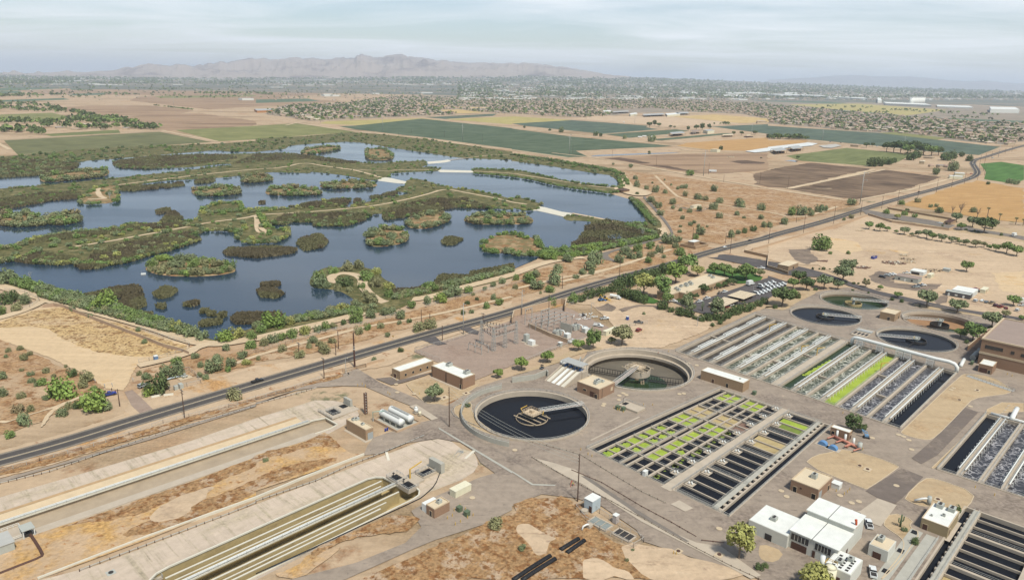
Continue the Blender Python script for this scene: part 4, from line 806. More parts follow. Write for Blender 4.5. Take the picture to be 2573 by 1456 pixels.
# ---- plants set one by one:  x,y of the foot, width, tone (upper case: a tree with a visible trunk)
HAND = """c1 20,1150,90,s 20,1330,100,s 85,880,50,o 65,935,45,s 205,860,60,o 240,960,90,o 305,915,60,o 470,1090,75,o 222,1070,40,o 312,1115,60,s 320,1190,65,s 420,1220,100,g 370,1225,60,s 725,1130,110,d 665,1030,40,o 870,1180,130,o 835,1245,100,o 540,1140,60,o 650,1350,240,b 465,1360,65,s 220,1345,80,o 520,1310,60,o 950,1270,70,g
d1 940,635,270,b 1075,612,120,s 790,590,100,d 690,600,90,o 625,675,110,s 310,625,80,o 185,640,110,r 255,765,150,s 100,890,90,g 2370,510,170,o
c1 1500,1330,140,b 1580,1310,240,d 1650,1260,120,o 1475,1150,95,s 1400,1110,60,o 1660,1120,130,s 1780,1140,180,s 1770,1010,110,g 1965,945,80,s 2010,1035,75,s 2150,1085,170,s 2190,980,120,s 2325,1030,130,s 2290,1075,70,g 2065,1155,75,s 2010,1130,70,s 2275,860,80,s 2435,945,120,s 2520,850,130,g 2480,1010,90,y 730,465,60,s 1450,795,65,s 1390,670,55,s 910,535,50,s
 80,200,170,s 130,150,90,o 270,240,140,g 380,275,140,g 160,470,100,o 20,500,100,g 240,400,130,s 80,400,150,d 150,360,120,d 1080,470,240,b 1780,690,150,y 1840,710,150,s 1930,735,150,s 2040,765,140,s 2250,785,170,b 2370,750,150,y 2520,755,110,g
c2 180,650,220,b 330,610,120,y 60,690,110,g 870,490,150,y 810,510,90,s 80,820,110,o 175,790,120,s 260,760,120,g 370,745,140,g 500,710,140,y 620,680,90,s 700,660,110,g 780,640,80,o 880,600,70,d 1010,590,190,g 1160,540,130,s 1290,510,110,s 1370,500,110,s 1450,550,130,s 1560,440,110,g 1440,600,60,s 1540,585,60,d 570,790,110,s 540,840,80,o 640,820,80,o 680,895,150,o 770,790,90,o 435,940,110,o 270,880,100,o 20,960,60,o 1120,660,90,g 1030,700,110,o 1250,640,80,o 1320,725,70,s 1640,680,150,o 1750,650,150,o 1185,975,70,s 1455,880,75,d
 1725,400,110,s 1850,390,170,b 1920,330,120,s 2000,320,170,s 2130,290,110,g 2180,310,50,o 2300,255,60,s 2380,355,90,s 2315,445,100,g 2440,410,110,g 2120,400,60,d 2165,490,60,s 2080,500,60,d 2220,355,50,d 2380,220,70,s 2470,190,80,s
 640,235,190,s 640,170,160,g 770,100,110,g 720,245,90,s 890,245,170,d 1060,250,90,g 1120,175,160,g 1200,240,150,o 1330,260,130,y 1330,340,120,g 1210,110,110,y 1040,55,130,o 920,75,140,o 1520,325,100,g 1740,285,150,g 1900,240,130,s 2010,215,110,s 1150,400,160,o 1010,430,120,o 1090,340,130,o 830,270,100,o 940,290,110,o
d2 2125,580,65,d
c3 1325,500,45,s 1510,455,100,d 1595,480,60,d 1670,510,90,d 1720,520,90,d 1780,530,80,d 1840,550,50,d 2010,620,45,d 2085,595,50,d 1910,570,70,d 1970,565,80,d 2040,560,80,d 2110,560,80,d 2170,540,80,d 2230,510,90,d 2290,490,90,d 2350,470,90,d 2410,450,70,d 2470,420,70,d 2530,395,70,d 2165,490,80,o
 610,390,130,g 690,375,90,d 770,340,100,d 870,320,100,d 940,290,80,d 1010,280,90,d 1060,250,120,d 1140,230,130,d 1200,215,110,d 1260,170,100,d 1340,140,100,d 1430,120,100,d 1520,100,100,d 1590,80,90,d 1650,60,90,d 1110,330,100,d 1180,345,110,d 1250,370,110,d 1310,390,90,d 400,420,120,g 1675,375,40,d
 160,190,170,g 250,250,160,s 380,280,100,g 290,290,40,o 440,205,200,s 30,250,80,o 240,130,110,s 640,140,70,s 710,100,100,s 800,100,80,s 470,80,130,s 40,160,90,g 780,60,160,s
c4 70,440,60,d 290,340,90,d 475,260,45,d 1995,790,45,d 1245,360,50,d 1335,380,50,d 970,155,30,d 1010,165,30,d 860,195,32,d 905,195,30,d 785,185,24,d 555,50,40,d 450,45,30,d 515,45,24,d 620,48,20,d 850,262,30,d 1010,290,30,d 1520,420,26,d 2230,640,40,d
e4 1895,790,80,d 1365,975,60,s 1460,1110,90,d
e3 2485,1370,95,d 2550,1340,70,d 100,1170,95,s 1150,1280,50,o 1210,1170,40,s
e2 2420,960,170,o 100,280,60,s
b4 835,860,100,s 165,1050,100,s 20,1080,70,s 330,960,130,s 230,960,120,g 415,910,45,s 430,965,80,s 510,930,90,s 560,915,70,s 1330,860,70,g 1630,880,45,s 1715,935,70,d 1690,875,40,s 1500,830,60,o 1185,945,70,g 1395,920,40,d 1470,980,50,g 760,1010,40,s 835,990,50,o 1370,960,60,g 2060,930,60,s 520,1320,190,g 625,1350,40,g 805,1350,45,g 1040,470,110,d 1120,465,100,d 1200,450,90,d 1260,430,60,d 1430,405,110,d 1500,380,90,d 1790,410,110,d 1860,390,90,d 2015,415,80,d 1940,370,60,d 1680,550,90,s 1850,515,110,s 1750,1070,24,d 1985,1110,26,d 2070,1125,28,d 2110,1135,24,d 2340,1165,34,d 1065,1105,16,d 1325,1150,18,d 1360,1155,16,d 2210,650,40,d 2420,640,60,s 2490,650,60,s
b3 1190,480,60,s 1785,560,80,g 1015,450,30,s 1240,600,60,s 1250,680,90,s 1440,730,90,s 1350,700,60,s 1540,740,60,s 1660,700,50,s 1740,690,60,s 1600,660,30,s 1700,690,50,s 1410,640,30,s 1530,610,30,s 1390,830,90,s 1430,855,60,o 1610,850,80,s 1870,800,90,s 1940,810,70,o 1740,770,70,o 2080,840,80,s 2290,880,120,s 2030,720,90,s 1880,920,75,d 2020,905,100,s 1780,935,60,s 1610,895,50,s 1690,920,50,s 1470,890,100,s 1490,960,80,s 1710,1000,60,s 1790,1065,60,s 1690,1080,40,s 1830,1040,50,s 1870,1080,50,s 1960,1080,35,s 1890,1160,130,s 1680,1135,50,s 2080,990,80,s 2260,960,70,s 2330,990,40,s 2500,1000,70,s 2500,910,100,s 2420,1120,70,d 2340,1140,70,d 2200,1185,95,s 2270,1150,70,s 2530,1080,80,s 1840,1200,70,g 1560,1250,150,s 1650,1230,100,s 1390,1300,110,g 1680,1365,120,g 1640,1290,90,s 1480,1340,100,s 1390,1380,80,o 1440,1350,50,s 1370,1440,95,g 1520,1390,50,s 1130,1360,140,s 1260,1330,120,g 1200,1400,110,s 1270,1390,100,s 1080,1440,110,s 840,1456,190,s 1255,755,50,d 800,1335,110,b 640,1375,90,g 720,1340,80,s 560,1360,80,s
 840,160,60,d 890,165,50,d 1130,190,50,s 1400,220,100,s 490,125,80,s 380,108,30,d 125,80,26,d 2095,300,50,d 1380,330,30,d"""
TREES = """d2 1790,515,205,s,tree 2430,275,120,b,tree
c3 95,1055,130,b,tree 352,978,125,b,tree 668,862,115,b,tree 815,850,150,g,tall 1000,790,75,o,tree 1105,805,190,o,tree 1745,465,130,s,tall 1800,475,80,s,tree 2055,530,150,s,tall 1320,305,215,y,tree 1500,335,170,g,tall 1560,385,105,g,tree 1640,185,195,b,tree 1750,85,180,g,tree 1860,115,120,y,tree 2030,95,110,g,tree 2130,115,125,g,tree 2210,135,120,g,tree 2350,155,175,g,tree 2490,118,80,o,tree 1775,345,80,d,tree 1845,345,60,d,tree 1920,295,100,d,tree 1985,262,50,r,tree 2055,242,62,d,tree 2095,232,45,d,tree 2132,222,60,d,tree 2172,215,72,d,tree 2230,200,60,d,tree
c4 140,415,235,d,tree 240,340,110,g,tree 305,190,140,d,tree 250,235,120,g,tree 380,255,165,d,tree 435,205,80,d,tree 560,238,165,s,tree 700,245,110,s,tree 750,168,190,s,tree 800,90,170,s,tree 980,222,80,r,tree 1125,252,55,g,tree 1590,425,180,s,tree 1895,482,160,s,tree 2378,530,75,o,tree 2240,635,180,s,tree 1925,735,110,g,tree 2050,760,195,g,tree 1300,332,78,g,tree 2460,412,120,g,tree 1990,68,112,g,tree 2548,568,65,g,tree
d4 845,825,175,d,tall 935,828,110,d,tree
e3 2275,1245,300,y,tall
e4 470,1560,310,y,tree
b4 1295,998,62,y,tree 1890,1028,98,s,tree 2052,1078,112,s,tree 2165,1135,170,d,tree 2250,1095,100,s,tree 1935,1108,82,g,tree 1012,1098,82,g,tree 1120,1118,90,g,tree 1195,1118,62,g,tree 1285,1138,42,g,tree 1365,1152,96,s,tree 1440,1172,46,s,tree 1505,1172,72,s,tree 1590,1192,92,s,tree 1645,1208,80,g,tree 1740,1222,92,s,tree 1838,1238,72,s,tree 1885,1228,60,y,tree 1918,1248,50,s,tree 1985,1262,72,s,tree 2080,1282,92,o,tree 2165,1282,60,o,tree 2215,1302,50,g,tree 2285,1318,80,g,tree 2395,1342,118,g,tree 2495,1368,102,g,tree
 1190,318,100,d,tree 1260,325,110,d,tree 1330,332,120,d,tree 1400,345,115,g,tree 1470,335,120,d,tree 1560,352,130,d,tree 1640,362,110,g,tree 1710,355,95,d,tree 985,278,60,d,tree 1050,268,40,d,tree 300,392,40,d,tree
b3 1380,75,60,d,tree 1430,62,50,d,tall 1475,70,50,d,tree 1590,85,40,d,tree 1630,82,30,d,tree 1768,115,40,d,tall 1850,105,60,d,tree 1910,102,60,d,tall 1980,100,50,d,tall 2225,150,40,d,tree 2305,155,45,d,tree 2440,150,50,d,tree"""
def rec(s):
    t = None
    for k in s.split():
        if ',' in k: yield t, k.split(',')
        else: t = k
for t, a in rec(HAND):
    q = DP(t, float(a[0]), float(a[1])); plant(q, float(a[2])*_S*(1.35 if t == 'c3' and a[3] == 'd' else 1), a[3], 'shrub', hk=1.28)
for t, a in rec(TREES):
    q = DP(t, float(a[0]), float(a[1])); plant(q, float(a[2])*_S*(1.22 if t == 'c3' else 1), a[3], a[4], tree=True, hk=.98 if a[4] == 'tree' else .98)
# ---- wetland shrubs: along the shores of berms and islands; the largest in the picture stand alone, the rest is thicket
cand = []
def along(poly_px, step, wmin, wmax, tones, inset=0.0, p=1.0, sc=.62):
    n = len(poly_px)
    for i in range(n):
        a, b = poly_px[i], poly_px[(i+1) % n]; L = math.hypot(b[0]-a[0], (b[1]-a[1])*2); k = max(1, int(L/(step*(sc if a[1] > 560 else 1))))
        for j in range(k):
            if rnd.random() > p: continue
            t = (j+rnd.random()*.8)/k; q = (a[0]+(b[0]-a[0])*t, a[1]+(b[1]-a[1])*t)
            if q[0] < -40 or q[0] > 2620: continue
            dk = max(.05, (q[1]-195)/700)                # picture size falls off with distance
            cand.append((q, rnd.uniform(wmin, wmax)*dk*sc, rnd.choice(tones)))
def fill(poly_px, num, wmin, wmax, tones):
    xs_ = [p[0] for p in poly_px]; ys_ = [p[1] for p in poly_px]; c = 0
    while num > 0 and c < 6000:
        c += 1; q = (rnd.uniform(min(xs_), max(xs_)), rnd.uniform(min(ys_), max(ys_)))
        if inside(q, poly_px) and -40 < q[0] < 2620: cand.append((q, rnd.uniform(wmin, wmax)*.75*max(.05, (q[1]-195)/700), rnd.choice(tones))); num -= 1
for s_ in ISLES:
    p = PX(s_); cx = sum(q[0] for q in p)/len(p); cy = sum(q[1] for q in p)/len(p)
    p = [(cx+(q[0]-cx)*.9, cy+(q[1]-cy)*.84) for q in p]; along(p, 10*max(.35, (cy-195)/300), 36, 62, 'oosgrs' if cy < 600 else 'ooosgb', sc=.9)
    fill(p, int(min(12, 3+abs(area2(p))*.002)), 38, 66, 'osgos')
along(PX(BERM_A), 11, 24, 50, 'sgdogs', p=.8); along(PX(BERM_B), 11, 26, 56, 'sgodgy', p=.8); along(PX(BERM_C), 7, 34, 60, 'sgdgg'); along(PX(BERM_D), 12, 24, 44, 'sgo', p=.5)
fill(PX(BERM_A), 240, 20, 44, 'sgogs'); fill(PX(BERM_B), 280, 22, 50, 'sgoygs'); fill(PX(FARBANK), 800, 24, 56, 'sgdgos'); along(PX(PEN_A), 8, 30, 60, 'gysg', p=.8); along(PX(PEN_C), 16, 46, 80, 'gsgb', p=.8)
along(PX(BERM_B)[14:22], 6, 40, 64, 'gysg'); along(PX("b2 30,960 100,1010 110,1080"), 6, 40, 60, 'gby')
along(PX("b3 1040,515 1110,545 1170,650 1100,672"), 7, 44, 62, 'gdg'); along(PX("b3 0,350 400,400 800,465 1040,515"), 6, 40, 60, 'gsd'); along(PX("b3 1190,795 1260,830 1320,900 1380,1000 1440,1060"), 9, 40, 60, 'gsgd')
along(PX("c1 0,130 450,290 800,350 1200,480 1500,575 1720,640 1950,715"), 8, 44, 62, 'gsgs'); along(PX("c1 420,310 900,400 1300,520 1700,660"), 9, 36, 52, 'gsos')
along(PX("c2 0,640 300,580 600,520 800,470 1000,430 1200,430"), 9, 34, 54, 'gsos'); along(PX("c2 1400,340 1800,250 2150,170 2571,60"), 9, 40, 60, 'gsso'); along(PX("b3 300,1345 560,1370 760,1345 900,1300 1200,1240 1450,1180"), 9, 42, 64, 'gsgb')
along(PX("b3 1160,1060 1250,1050 1330,1070 1250,1100 1440,1150"), 10, 46, 66, 'gsg')
cand.sort(key=lambda c: -c[1])
MIXT = MB(); MIX = {t: MB() for t in LEAF}
for i, (q, wpx, t) in enumerate(cand):
    if i < 290: plant(q, wpx, t, 'shrub', z=ZW+.4, hk=rnd.uniform(.75,1.1), name='bank_shrub', group='shrubs on the wetland banks and islands', cat='shrub', desc=None)
    else:
        x, y = G(q[0], q[1], ZW+.4); dist = math.hypot(x, y); W = max(1.5, wpx/FOC*dist); me = CROWNS['low' if wpx < 6 else 'mid', t, i % 3]; a = rnd.uniform(0, 6.28); h = W*rnd.uniform(.7,1.05)*(2.0 if wpx < 6 else 1)
        vs = [(x+(v.co.x*cos(a)-v.co.y*sin(a))*W, y+(v.co.x*sin(a)+v.co.y*cos(a))*W, ZW+.4+v.co.z*h) for v in me.vertices]; MIX[t].add(vs, [tuple(p.vertices) for p in me.polygons])
def merge(name, dic, mats, label):
    mb = MB(); ms = []
    for k, t in enumerate(dic):
        o = len(mb.v); mb.v += dic[t].v; mb.f += [tuple(i+o for i in f) for f in dic[t].f]; mb.mi += [k]*len(dic[t].f); ms.append(mats[t])
    o = mb.build(name, ms); return tag(o, label, None, None, 'stuff')
merge('bank_thicket', MIX, LEAF, 'continuous thicket of bushes along the wetland banks and far shores')
# ---- reeds: dense upright blades over the reed beds (nobody could count them)
M_reedA, M_reedB = leafm('reed_blades', (.135,.13,.062), 0), leafm('brown_reed_blades', (.115,.098,.055), 0)
RB = MB(); n_r = 0
for s_ in REEDS:
    sheet('reed_bed', T(s_), ZW+.62 if len(s_) > 90 else ZW+.3, M_reedbed, smoothed=1, holes=False, skirt=.6)
    p = PX(s_); A = abs(area2(p))/2; cyy = sum(q[1] for q in p)/len(p); num = int(min(2600, A*(.75 if cyy > 500 else .45)+30)); xs_ = [q[0] for q in p]; ys_ = [q[1] for q in p]; c = 0
    while num > 0 and c < 30000:
        c += 1; q = (rnd.uniform(min(xs_), max(xs_)), rnd.uniform(min(ys_), max(ys_)))
        if not inside(q, p) or not -30 < q[0] < 2610: continue
        num -= 1; x, y = G(q[0], q[1], ZW+.4); k = math.hypot(x, y)/900; RB.cur = 1 if noise.noise(Vector((x*.03, y*.03, 4))) > .05 else 0
        for _ in range(5):
            a = rnd.uniform(0, 6.28); w_ = (.9+k*.5)*rnd.uniform(.6,1.2); h = rnd.uniform(1.0,2.4)*(1+.2*k)*(1+.6*noise.noise(Vector((x*.05, y*.05, 8)))); dx, dy = cos(a)*w_, sin(a)*w_; ox, oy = rnd.uniform(-1.5,1.5)*(.6+k), rnd.uniform(-1.5,1.5)*(.6+k)
            lx, ly = rnd.uniform(-.8,.8), rnd.uniform(-.8,.8)
            RB.add([(x+ox-dx/2,y+oy-dy/2,ZW+.1),(x+ox+dx/2,y+oy+dy/2,ZW+.1),(x+ox+dx/2+lx,y+oy+dy/2+ly,ZW+h),(x+ox-dx/2+lx,y+oy-dy/2+ly,ZW+h*.9)], [(0,1,2,3)])
tag(RB.build('reeds', [M_reedA, M_reedB]), 'dense beds of dark olive and brown reeds standing in the water', None, None, 'stuff')
# ---- trees of the suburb, farms and the distant city
CT = {t: MB() for t in ('d', 'g')}
def far_tree(q, W, z=0):
    if isinstance(q, tuple) and len(q) == 2: x, y = G(*q)
    else: x, y, z = q
    t = 'd' if rnd.random() < .6 else 'g'; mb = CT[t]; h = W*rnd.uniform(.7,1.0)
    vs = []; fs = []; n = 6
    for k in range(16):
        a = rnd.uniform(0, 6.28); el = rnd.uniform(-.1, 1.5); r_ = rnd.uniform(.3,.5); p = Vector((cos(a)*cos(el)*r_*W, sin(a)*cos(el)*r_*W, h*.4+sin(el)*r_*h*1.1)); s = W*rnd.uniform(.16,.3)
        u = Vector((rnd.gauss(0,1), rnd.gauss(0,1), rnd.gauss(0,1))).normalized()*s; w_ = Vector((rnd.gauss(0,1), rnd.gauss(0,1), rnd.gauss(0,1))).normalized()*s
        o = len(vs); vs += [(x+p.x-u.x, y+p.y-u.y, z+p.z-u.z), (x+p.x-w_.x, y+p.y-w_.y, z+p.z-w_.z), (x+p.x+u.x, y+p.y+u.y, z+p.z+u.z), (x+p.x+w_.x, y+p.y+w_.y, z+p.z+w_.z)]; fs.append((o,o+1,o+2,o+3))
    mb.add(vs, fs)
for i, q in enumerate(HSP):
    for k in range(2):
        if rnd.random() < .58: far_tree((q[0]+rnd.uniform(-14,14), q[1]+rnd.uniform(-1.5,2.5)), rnd.uniform(8,16))
for i in range(26000):
    x = rnd.uniform(-30, 2600); y = 186+rnd.random()**1.1*62; hz_ = 184+max(0, (x-1300)*.036)
    if y < hz_+1: continue
    if x < 1150 and y > 212 and rnd.random() < .9: continue
    if noise.noise(Vector((x*.008, y*.09, 1))) < -.12 and rnd.random() < .75: continue
    if any(inside((x, y), h) for h in NOH): continue
    g = on_far(x, y)
    if g and g[3] < 26000: far_tree((g[0], g[1], g[2]), rnd.uniform(9,17)*max(1, (g[3]/5000)**.75))
def belt(s, n, w0, w1, jit=2):
    p = PX(s)
    for k in range(n):
        t = rnd.random()*(len(p)-1); i = int(t); f = t-i; far_tree((p[i][0]+(p[i+1][0]-p[i][0])*f+rnd.uniform(-jit,jit), p[i][1]+(p[i+1][1]-p[i][1])*f+rnd.uniform(-jit,jit)*.4), rnd.uniform(w0, w1))
belt("a1 -50,975 200,965 680,960", 60, 14, 26); belt("a1 1050,942 1400,955", 26, 12, 20); belt("a1 1420,892 2100,898", 60, 10, 18, 1); belt("a1 1530,1060 1940,1108", 40, 6, 10, 1); belt("a1 2000,945 2571,940", 40, 14, 26, 2); belt("a2 0,945 160,955", 24, 16, 26)
for (s, n) in (("a1 -50,1040 400,1060 700,1130 1000,1180 1400,1250", 120), ("a1 -50,1090 300,1110 600,1120", 60), ("a1 0,1230 400,1240 800,1230 1100,1230", 90), ("a1 0,1320 300,1320 450,1350", 40), ("a1 400,1270 900,1290 1400,1290 1590,1295", 70), ("a1 600,1200 1000,1200 1300,1240", 70)): belt(s, n, 9, 20, 8)
for t in range(58): far_tree(DP('a4', 470+t*32+rnd.uniform(-14,14), 1062+t*1.9+rnd.choice([0,36,-8])+rnd.uniform(-6,6)), rnd.uniform(12,22))
belt("b3 2030,50 2200,45", 8, 8, 14); belt("a4 0,1390 400,1400", 50, 9, 16, 2)
merge('distant_trees', CT, LEAF, 'dark green trees dotted through the suburbs, farms and the distant city')
# ================================================================ THE WORKS
M_brick = mat('tan_brick', C(176,144,112), var=.1, scale=1.5)
M_brick2 = mat('brown_brick', C(166,130,104), var=.14, scale=2.5)
M_block = mat('tan_block_wall', C(206,172,140), var=.06, scale=.8)
M_trim = mat('tan_trim', C(216,190,158), var=.05, scale=.6)
M_roofw = mat('white_roof', C(244,242,236), rough=.6, var=.08, scale=.3)
M_roofc = mat('cream_roof', C(228,206,174), var=.06, scale=.15)
M_roofg = mat('gravel_roof', C(168,146,134), var=.06, scale=.2)
M_dark = mat('dark_metal', C(66,62,60), rough=.6, var=.1)
M_black_ = mat('black', C(34,34,36), rough=.6, var=.1)
M_glass = mat('dark_glass', (.02,.024,.028), rough=.12, var=.1, spec=.6)
M_galv = mat('galvanised_steel', C(186,184,180), rough=.55, var=.08, scale=1)
M_rail = mat('rail_grey', C(196,192,186), rough=.6, var=.06)
M_hvac = mat('hvac_grey', C(190,190,182), rough=.6, var=.06, scale=1)
M_wpaint = mat('white_paint', C(244,242,238), rough=.5, var=.04, scale=.5)
M_green = mat('green_cabinet', C(104,118,90), rough=.6, var=.06)
M_yellow = mat('yellow_paint', C(224,178,70), rough=.6, var=.06)
M_blue = mat('blue_paint', C(70,120,180), rough=.5, var=.08)
M_salmon = mat('salmon_pipe', C(214,140,116), rough=.6, var=.08)
M_orange = mat('orange_paint', C(220,90,40), rough=.5, var=.06)
M_wood = mat('pole_wood', C(100,76,64), var=.15, scale=3)
M_rust_ = mat('rusty_steel', C(140,108,92), var=.15, scale=2)
M_cream = mat('cream_paint', C(240,230,200), rough=.6, var=.05, scale=.6)
M_rollup = mat('grey_rollup', C(176,178,178), rough=.6, var=.05)
M_brown = mat('brown_door', C(96,66,54), rough=.7, var=.06)
M_algae = ground_mat('duckweed', C(168,186,58), [(C(142,166,46), .12, .5, .15, (1,1)), (C(186,196,84), .4, .6, .1, (1,1))], var=.08, bump=.2)
M_algae2 = mat('thin_duckweed', C(126,142,52), var=.2, scale=.5)
M_foamg = water_mat('green_froth_water', (.045,.055,.035), rough=.4, bump=.6, scale=.5, foam=((.52,.52,.42), .34, .12, 1.0))
M_foamd = water_mat('grey_froth_water', (.032,.032,.035), rough=.35, bump=.6, scale=.5, foam=((.44,.43,.42), .38, .10, 1.0))
M_foamb = water_mat('brown_water', (.034,.030,.025), rough=.3, bump=.5, scale=.7, foam=((.20,.18,.15), .25, .10, .5))
M_teal = water_mat('green_water', (.020,.038,.016), rough=.12, bump=.08, spec=.12)
M_band = mat('dark_tide_band', C(142,122,100), var=.15, scale=.4)
M_fab = bpy.data.materials.new('chain_link_mesh'); M_fab.use_nodes = True
_t = M_fab.node_tree; _b = _t.nodes['Principled BSDF']; _b.inputs['Base Color'].default_value = (.38,.35,.31,1); _b.inputs['Roughness'].default_value = .7; _b.inputs['Alpha'].default_value = .16

def TH(name, u, v, label, cat, group=None, z=0.0, da=0.0): return E(name, UV(u, v)+(z,), GA+da, label, cat, group)
def LB(): return MB(lambda a, b, z: (a, -b, z), True)      # local: a along the plant's long axis, b to its right
def uvt(s, z=0.0): return [toUV(p) for p in T(s, z)]
def hvac(root, a, b, z, l=2.2, w=1.6, h=1.3):
    m = LB(); m.box(a, b, z, a+l, b+w, z+h); o = m.build('air_conditioner', M_hvac, root)
    m = LB(); m.cyl(a+l*.3, b+w*.5, z+h, z+h+.12, min(l,w)*.28, 12)
    if l > 1.9: m.cyl(a+l*.72, b+w*.5, z+h, z+h+.12, min(l,w)*.24, 12)
    m.build('fan', M_dark, o); return o
def building(name, label, s, h, mw, mr, cat='building', par=.35, openings=(), acs=(), trimm=None, group=None, lip=.25, floor_z=0.0, slab=1.2):
    A, B, Cc = uvt(s); u0, v1, v0, u1 = (A[0]+B[0])/2, (B[1]+Cc[1])/2, A[1], Cc[0]; L, W = u1-u0, v1-v0
    r = TH(name, u0, v1, label, cat, group)                 # origin at the near corner; a: 0..L, b: -W..0
    m = LB(); m.box(0, -W, 0, L, 0, h); m.build('wall', mw, r)
    m = LB(); m.box(lip, -W+lip, h, L-lip, -lip, h+.06); ro = m.build('roof', mr, r)
    if par:
        m = LB()
        for (a0, b0, a1, b1) in ((-.04,-W-.04,L+.04,-W+lip),(-.04,-lip,L+.04,.04),(-.04,-W+lip,lip,-lip),(L-lip,-W+lip,L+.04,-lip)): m.box(a0, b0, h, a1, b1, h+par)
        m.build('parapet', trimm or M_trim, r)
    if slab:
        m = LB(); m.box(-slab, -W-.3, 0, L+.3, slab, .10); m.build('base_slab', M_conc, r)
    for (kind, face, p, wd, z0, z1, mt) in openings:
        m = LB()
        if face == 'R': m.box(p*L-wd/2, -.02, z0, p*L+wd/2, .06, z1)
        elif face == 'L': m.box(-.06, -W+p*W-wd/2, z0, .02, -W+p*W+wd/2, z1)
        o = m.build(kind, mt, r)
        if kind in ('door', 'window'):
            f = LB(); e = .12
            if face == 'R':
                for q in ((p*L-wd/2-e,-.02,z0,p*L-wd/2,.09,z1),(p*L+wd/2,-.02,z0,p*L+wd/2+e,.09,z1),(p*L-wd/2-e,-.02,z1,p*L+wd/2+e,.09,z1+e)): f.box(*q)
            else:
                for q in ((-.09,-W+p*W-wd/2-e,z0,.02,-W+p*W-wd/2,z1),(-.09,-W+p*W+wd/2,z0,.02,-W+p*W+wd/2+e,z1),(-.09,-W+p*W-wd/2-e,z1,.02,-W+p*W+wd/2+e,z1+e)): f.box(*q)
            f.build('frame', M_trim, o)
    for q in acs: hvac(r, q[0]*L, -W+q[1]*W, h+.06, *q[2:])
    return r, L, W
def D_(face, p, w=1.1, m=None): return ('door', face, p, w, .12, 2.35, m or M_dark)
def W_(face, p, w=1.2, z=1.4, h=1.2): return ('window', face, p, w, z, z+h, M_glass)
building('brick_building', 'long low brick building with bright white roof and four square windows', "d2 1368,264 1447,302 1782,187", 4.3, M_brick, M_roofw, openings=[W_('R',.16), W_('R',.38), W_('R',.60), W_('R',.81), D_('L',.4,2.0,M_brown)])
r, L, W = building('brick_building', 'white-roofed brick building with two rooftop coolers and dark downspouts by the yard tree', "d2 1780,258 2060,405 2200,352", 5.6, M_brick2, M_roofw, openings=[D_('L',.93,1.2)], acs=[(.62,.22,2.6,2.2,1.6),(.55,.80,2.8,2.2,1.6)])
for p in (.02, .48, .95):
    m = LB(); m.box(-.2, -W+p*W-.1, .2, 0, -W+p*W+.1, 5.4); m.build('downspout', M_black_, r)
building('brick_building', 'small tan block building with grey roll-up door beside the sunken basin', "d2 930,790 1083,915 1183,880", 4.6, M_brick, M_roofc, openings=[('rollup_door','R',.6,2.6,.12,3.0,M_rollup)], acs=[(.3,.15,1.6,1.4,1),(.6,.2,1.6,1.4,1),(.4,.6,1.2,1.2,.8)])
r, L, W = building('brick_building', 'small brown brick building with white lean-to near the shipping container', "e2 1715,795 1785,848 1948,770", 3.6, M_brick2, M_roofc, openings=[D_('L',.55)], acs=[(.45,.35,1.6,1.4,1.2)])
m = LB(); m.box(.2, -W-2.6, 0, L*.8, -W-.05, 3.2); m.build('lean_to', M_wpaint, r)
m = LB()
for i in range(9): m.bar((L+.15, -.9, .3+i*.38), (L+.15, -.4, .3+i*.38), .06)
m.bar((L+.15,-.9,0),(L+.15,-.9,4.2),.06); m.bar((L+.15,-.4,0),(L+.15,-.4,4.2),.06); m.build('ladder', M_galv, r)
building('brick_building', 'square red-brown brick pump house between the two round tanks', "d3 660,415 853,500 1035,430", 5.2, M_brick2, M_roofc, openings=[W_('L',.35,1.8,2.2,.9), D_('L',.86,1.8), ('alcove','L',.72,3.2,.12,3.0,M_brown), ('downspout','R',.2,.2,.2,5.0,M_black_), ('cabinet','R',.82,1.6,1.8,3.6,M_trim)], acs=[(.35,.5,3.4,2.0,1.6),(.25,.55,1.2,1.6,.8),(.62,.62,1.6,1.2,.9)])
building('brick_building', 'long tan brick building with plain white roof between the two big basins', "d3 1898,292 2300,430 2385,392", 4.9, M_brick, M_roofw, openings=[D_('L',.30,1.3,M_brown), D_('L',.64,1.3)], acs=[(.5,.82,1.0,.8,.4)], par=.18)
r, L, W = building('brick_building', 'square brick building with cream roof, one roof cooler and white generator outside', "e4 218,560 487,665 635,537", 4.4, M_brick2, M_roofc, openings=[D_('L',.17,1.3,M_black_), D_('L',.85,1.4,M_black_), ('double_door','R',.17,2.6,.12,3.2,M_rollup), D_('R',.78,1.4,M_black_), ('vent','L',.38,.7,2.2,2.9,M_brown)], acs=[(.5,.45,2.0,1.8,1.8)])
building('tan_building', 'cream-roofed tan building with rows of roof coolers beside the lower right channels', "e4 1520,945 1785,1035 1910,880", 4.0, mat('olive_tan_wall', C(172,150,114), var=.05), M_roofw, openings=[D_('L',.17,1.5,M_brown), D_('R',.2,1.2,M_brown)], acs=[(.78,.18,2.6,2.0,1.4),(.80,.62,2.8,2.0,1.4),(.45,.55,1.0,1.0,.8),(.25,.2,.7,.7,.5)], par=.2)
building('brick_building', 'low brick shed with white roof beside red pipework and a blue boom lift', "d4 622,850 800,915 838,890", 3.8, M_brick2, M_roofw, openings=[D_('L',.15,1.2,M_black_), D_('R',.5,2.0,M_brown)], par=.15)
building('tan_building', 'square tan block building with cream roof standing between four round clarifiers', "c4 1122,535 1262,574 1320,530", 4.6, M_brick, M_roofc, openings=[D_('L',.62,1.5), D_('R',.7,1.6,M_black_)], par=.4)
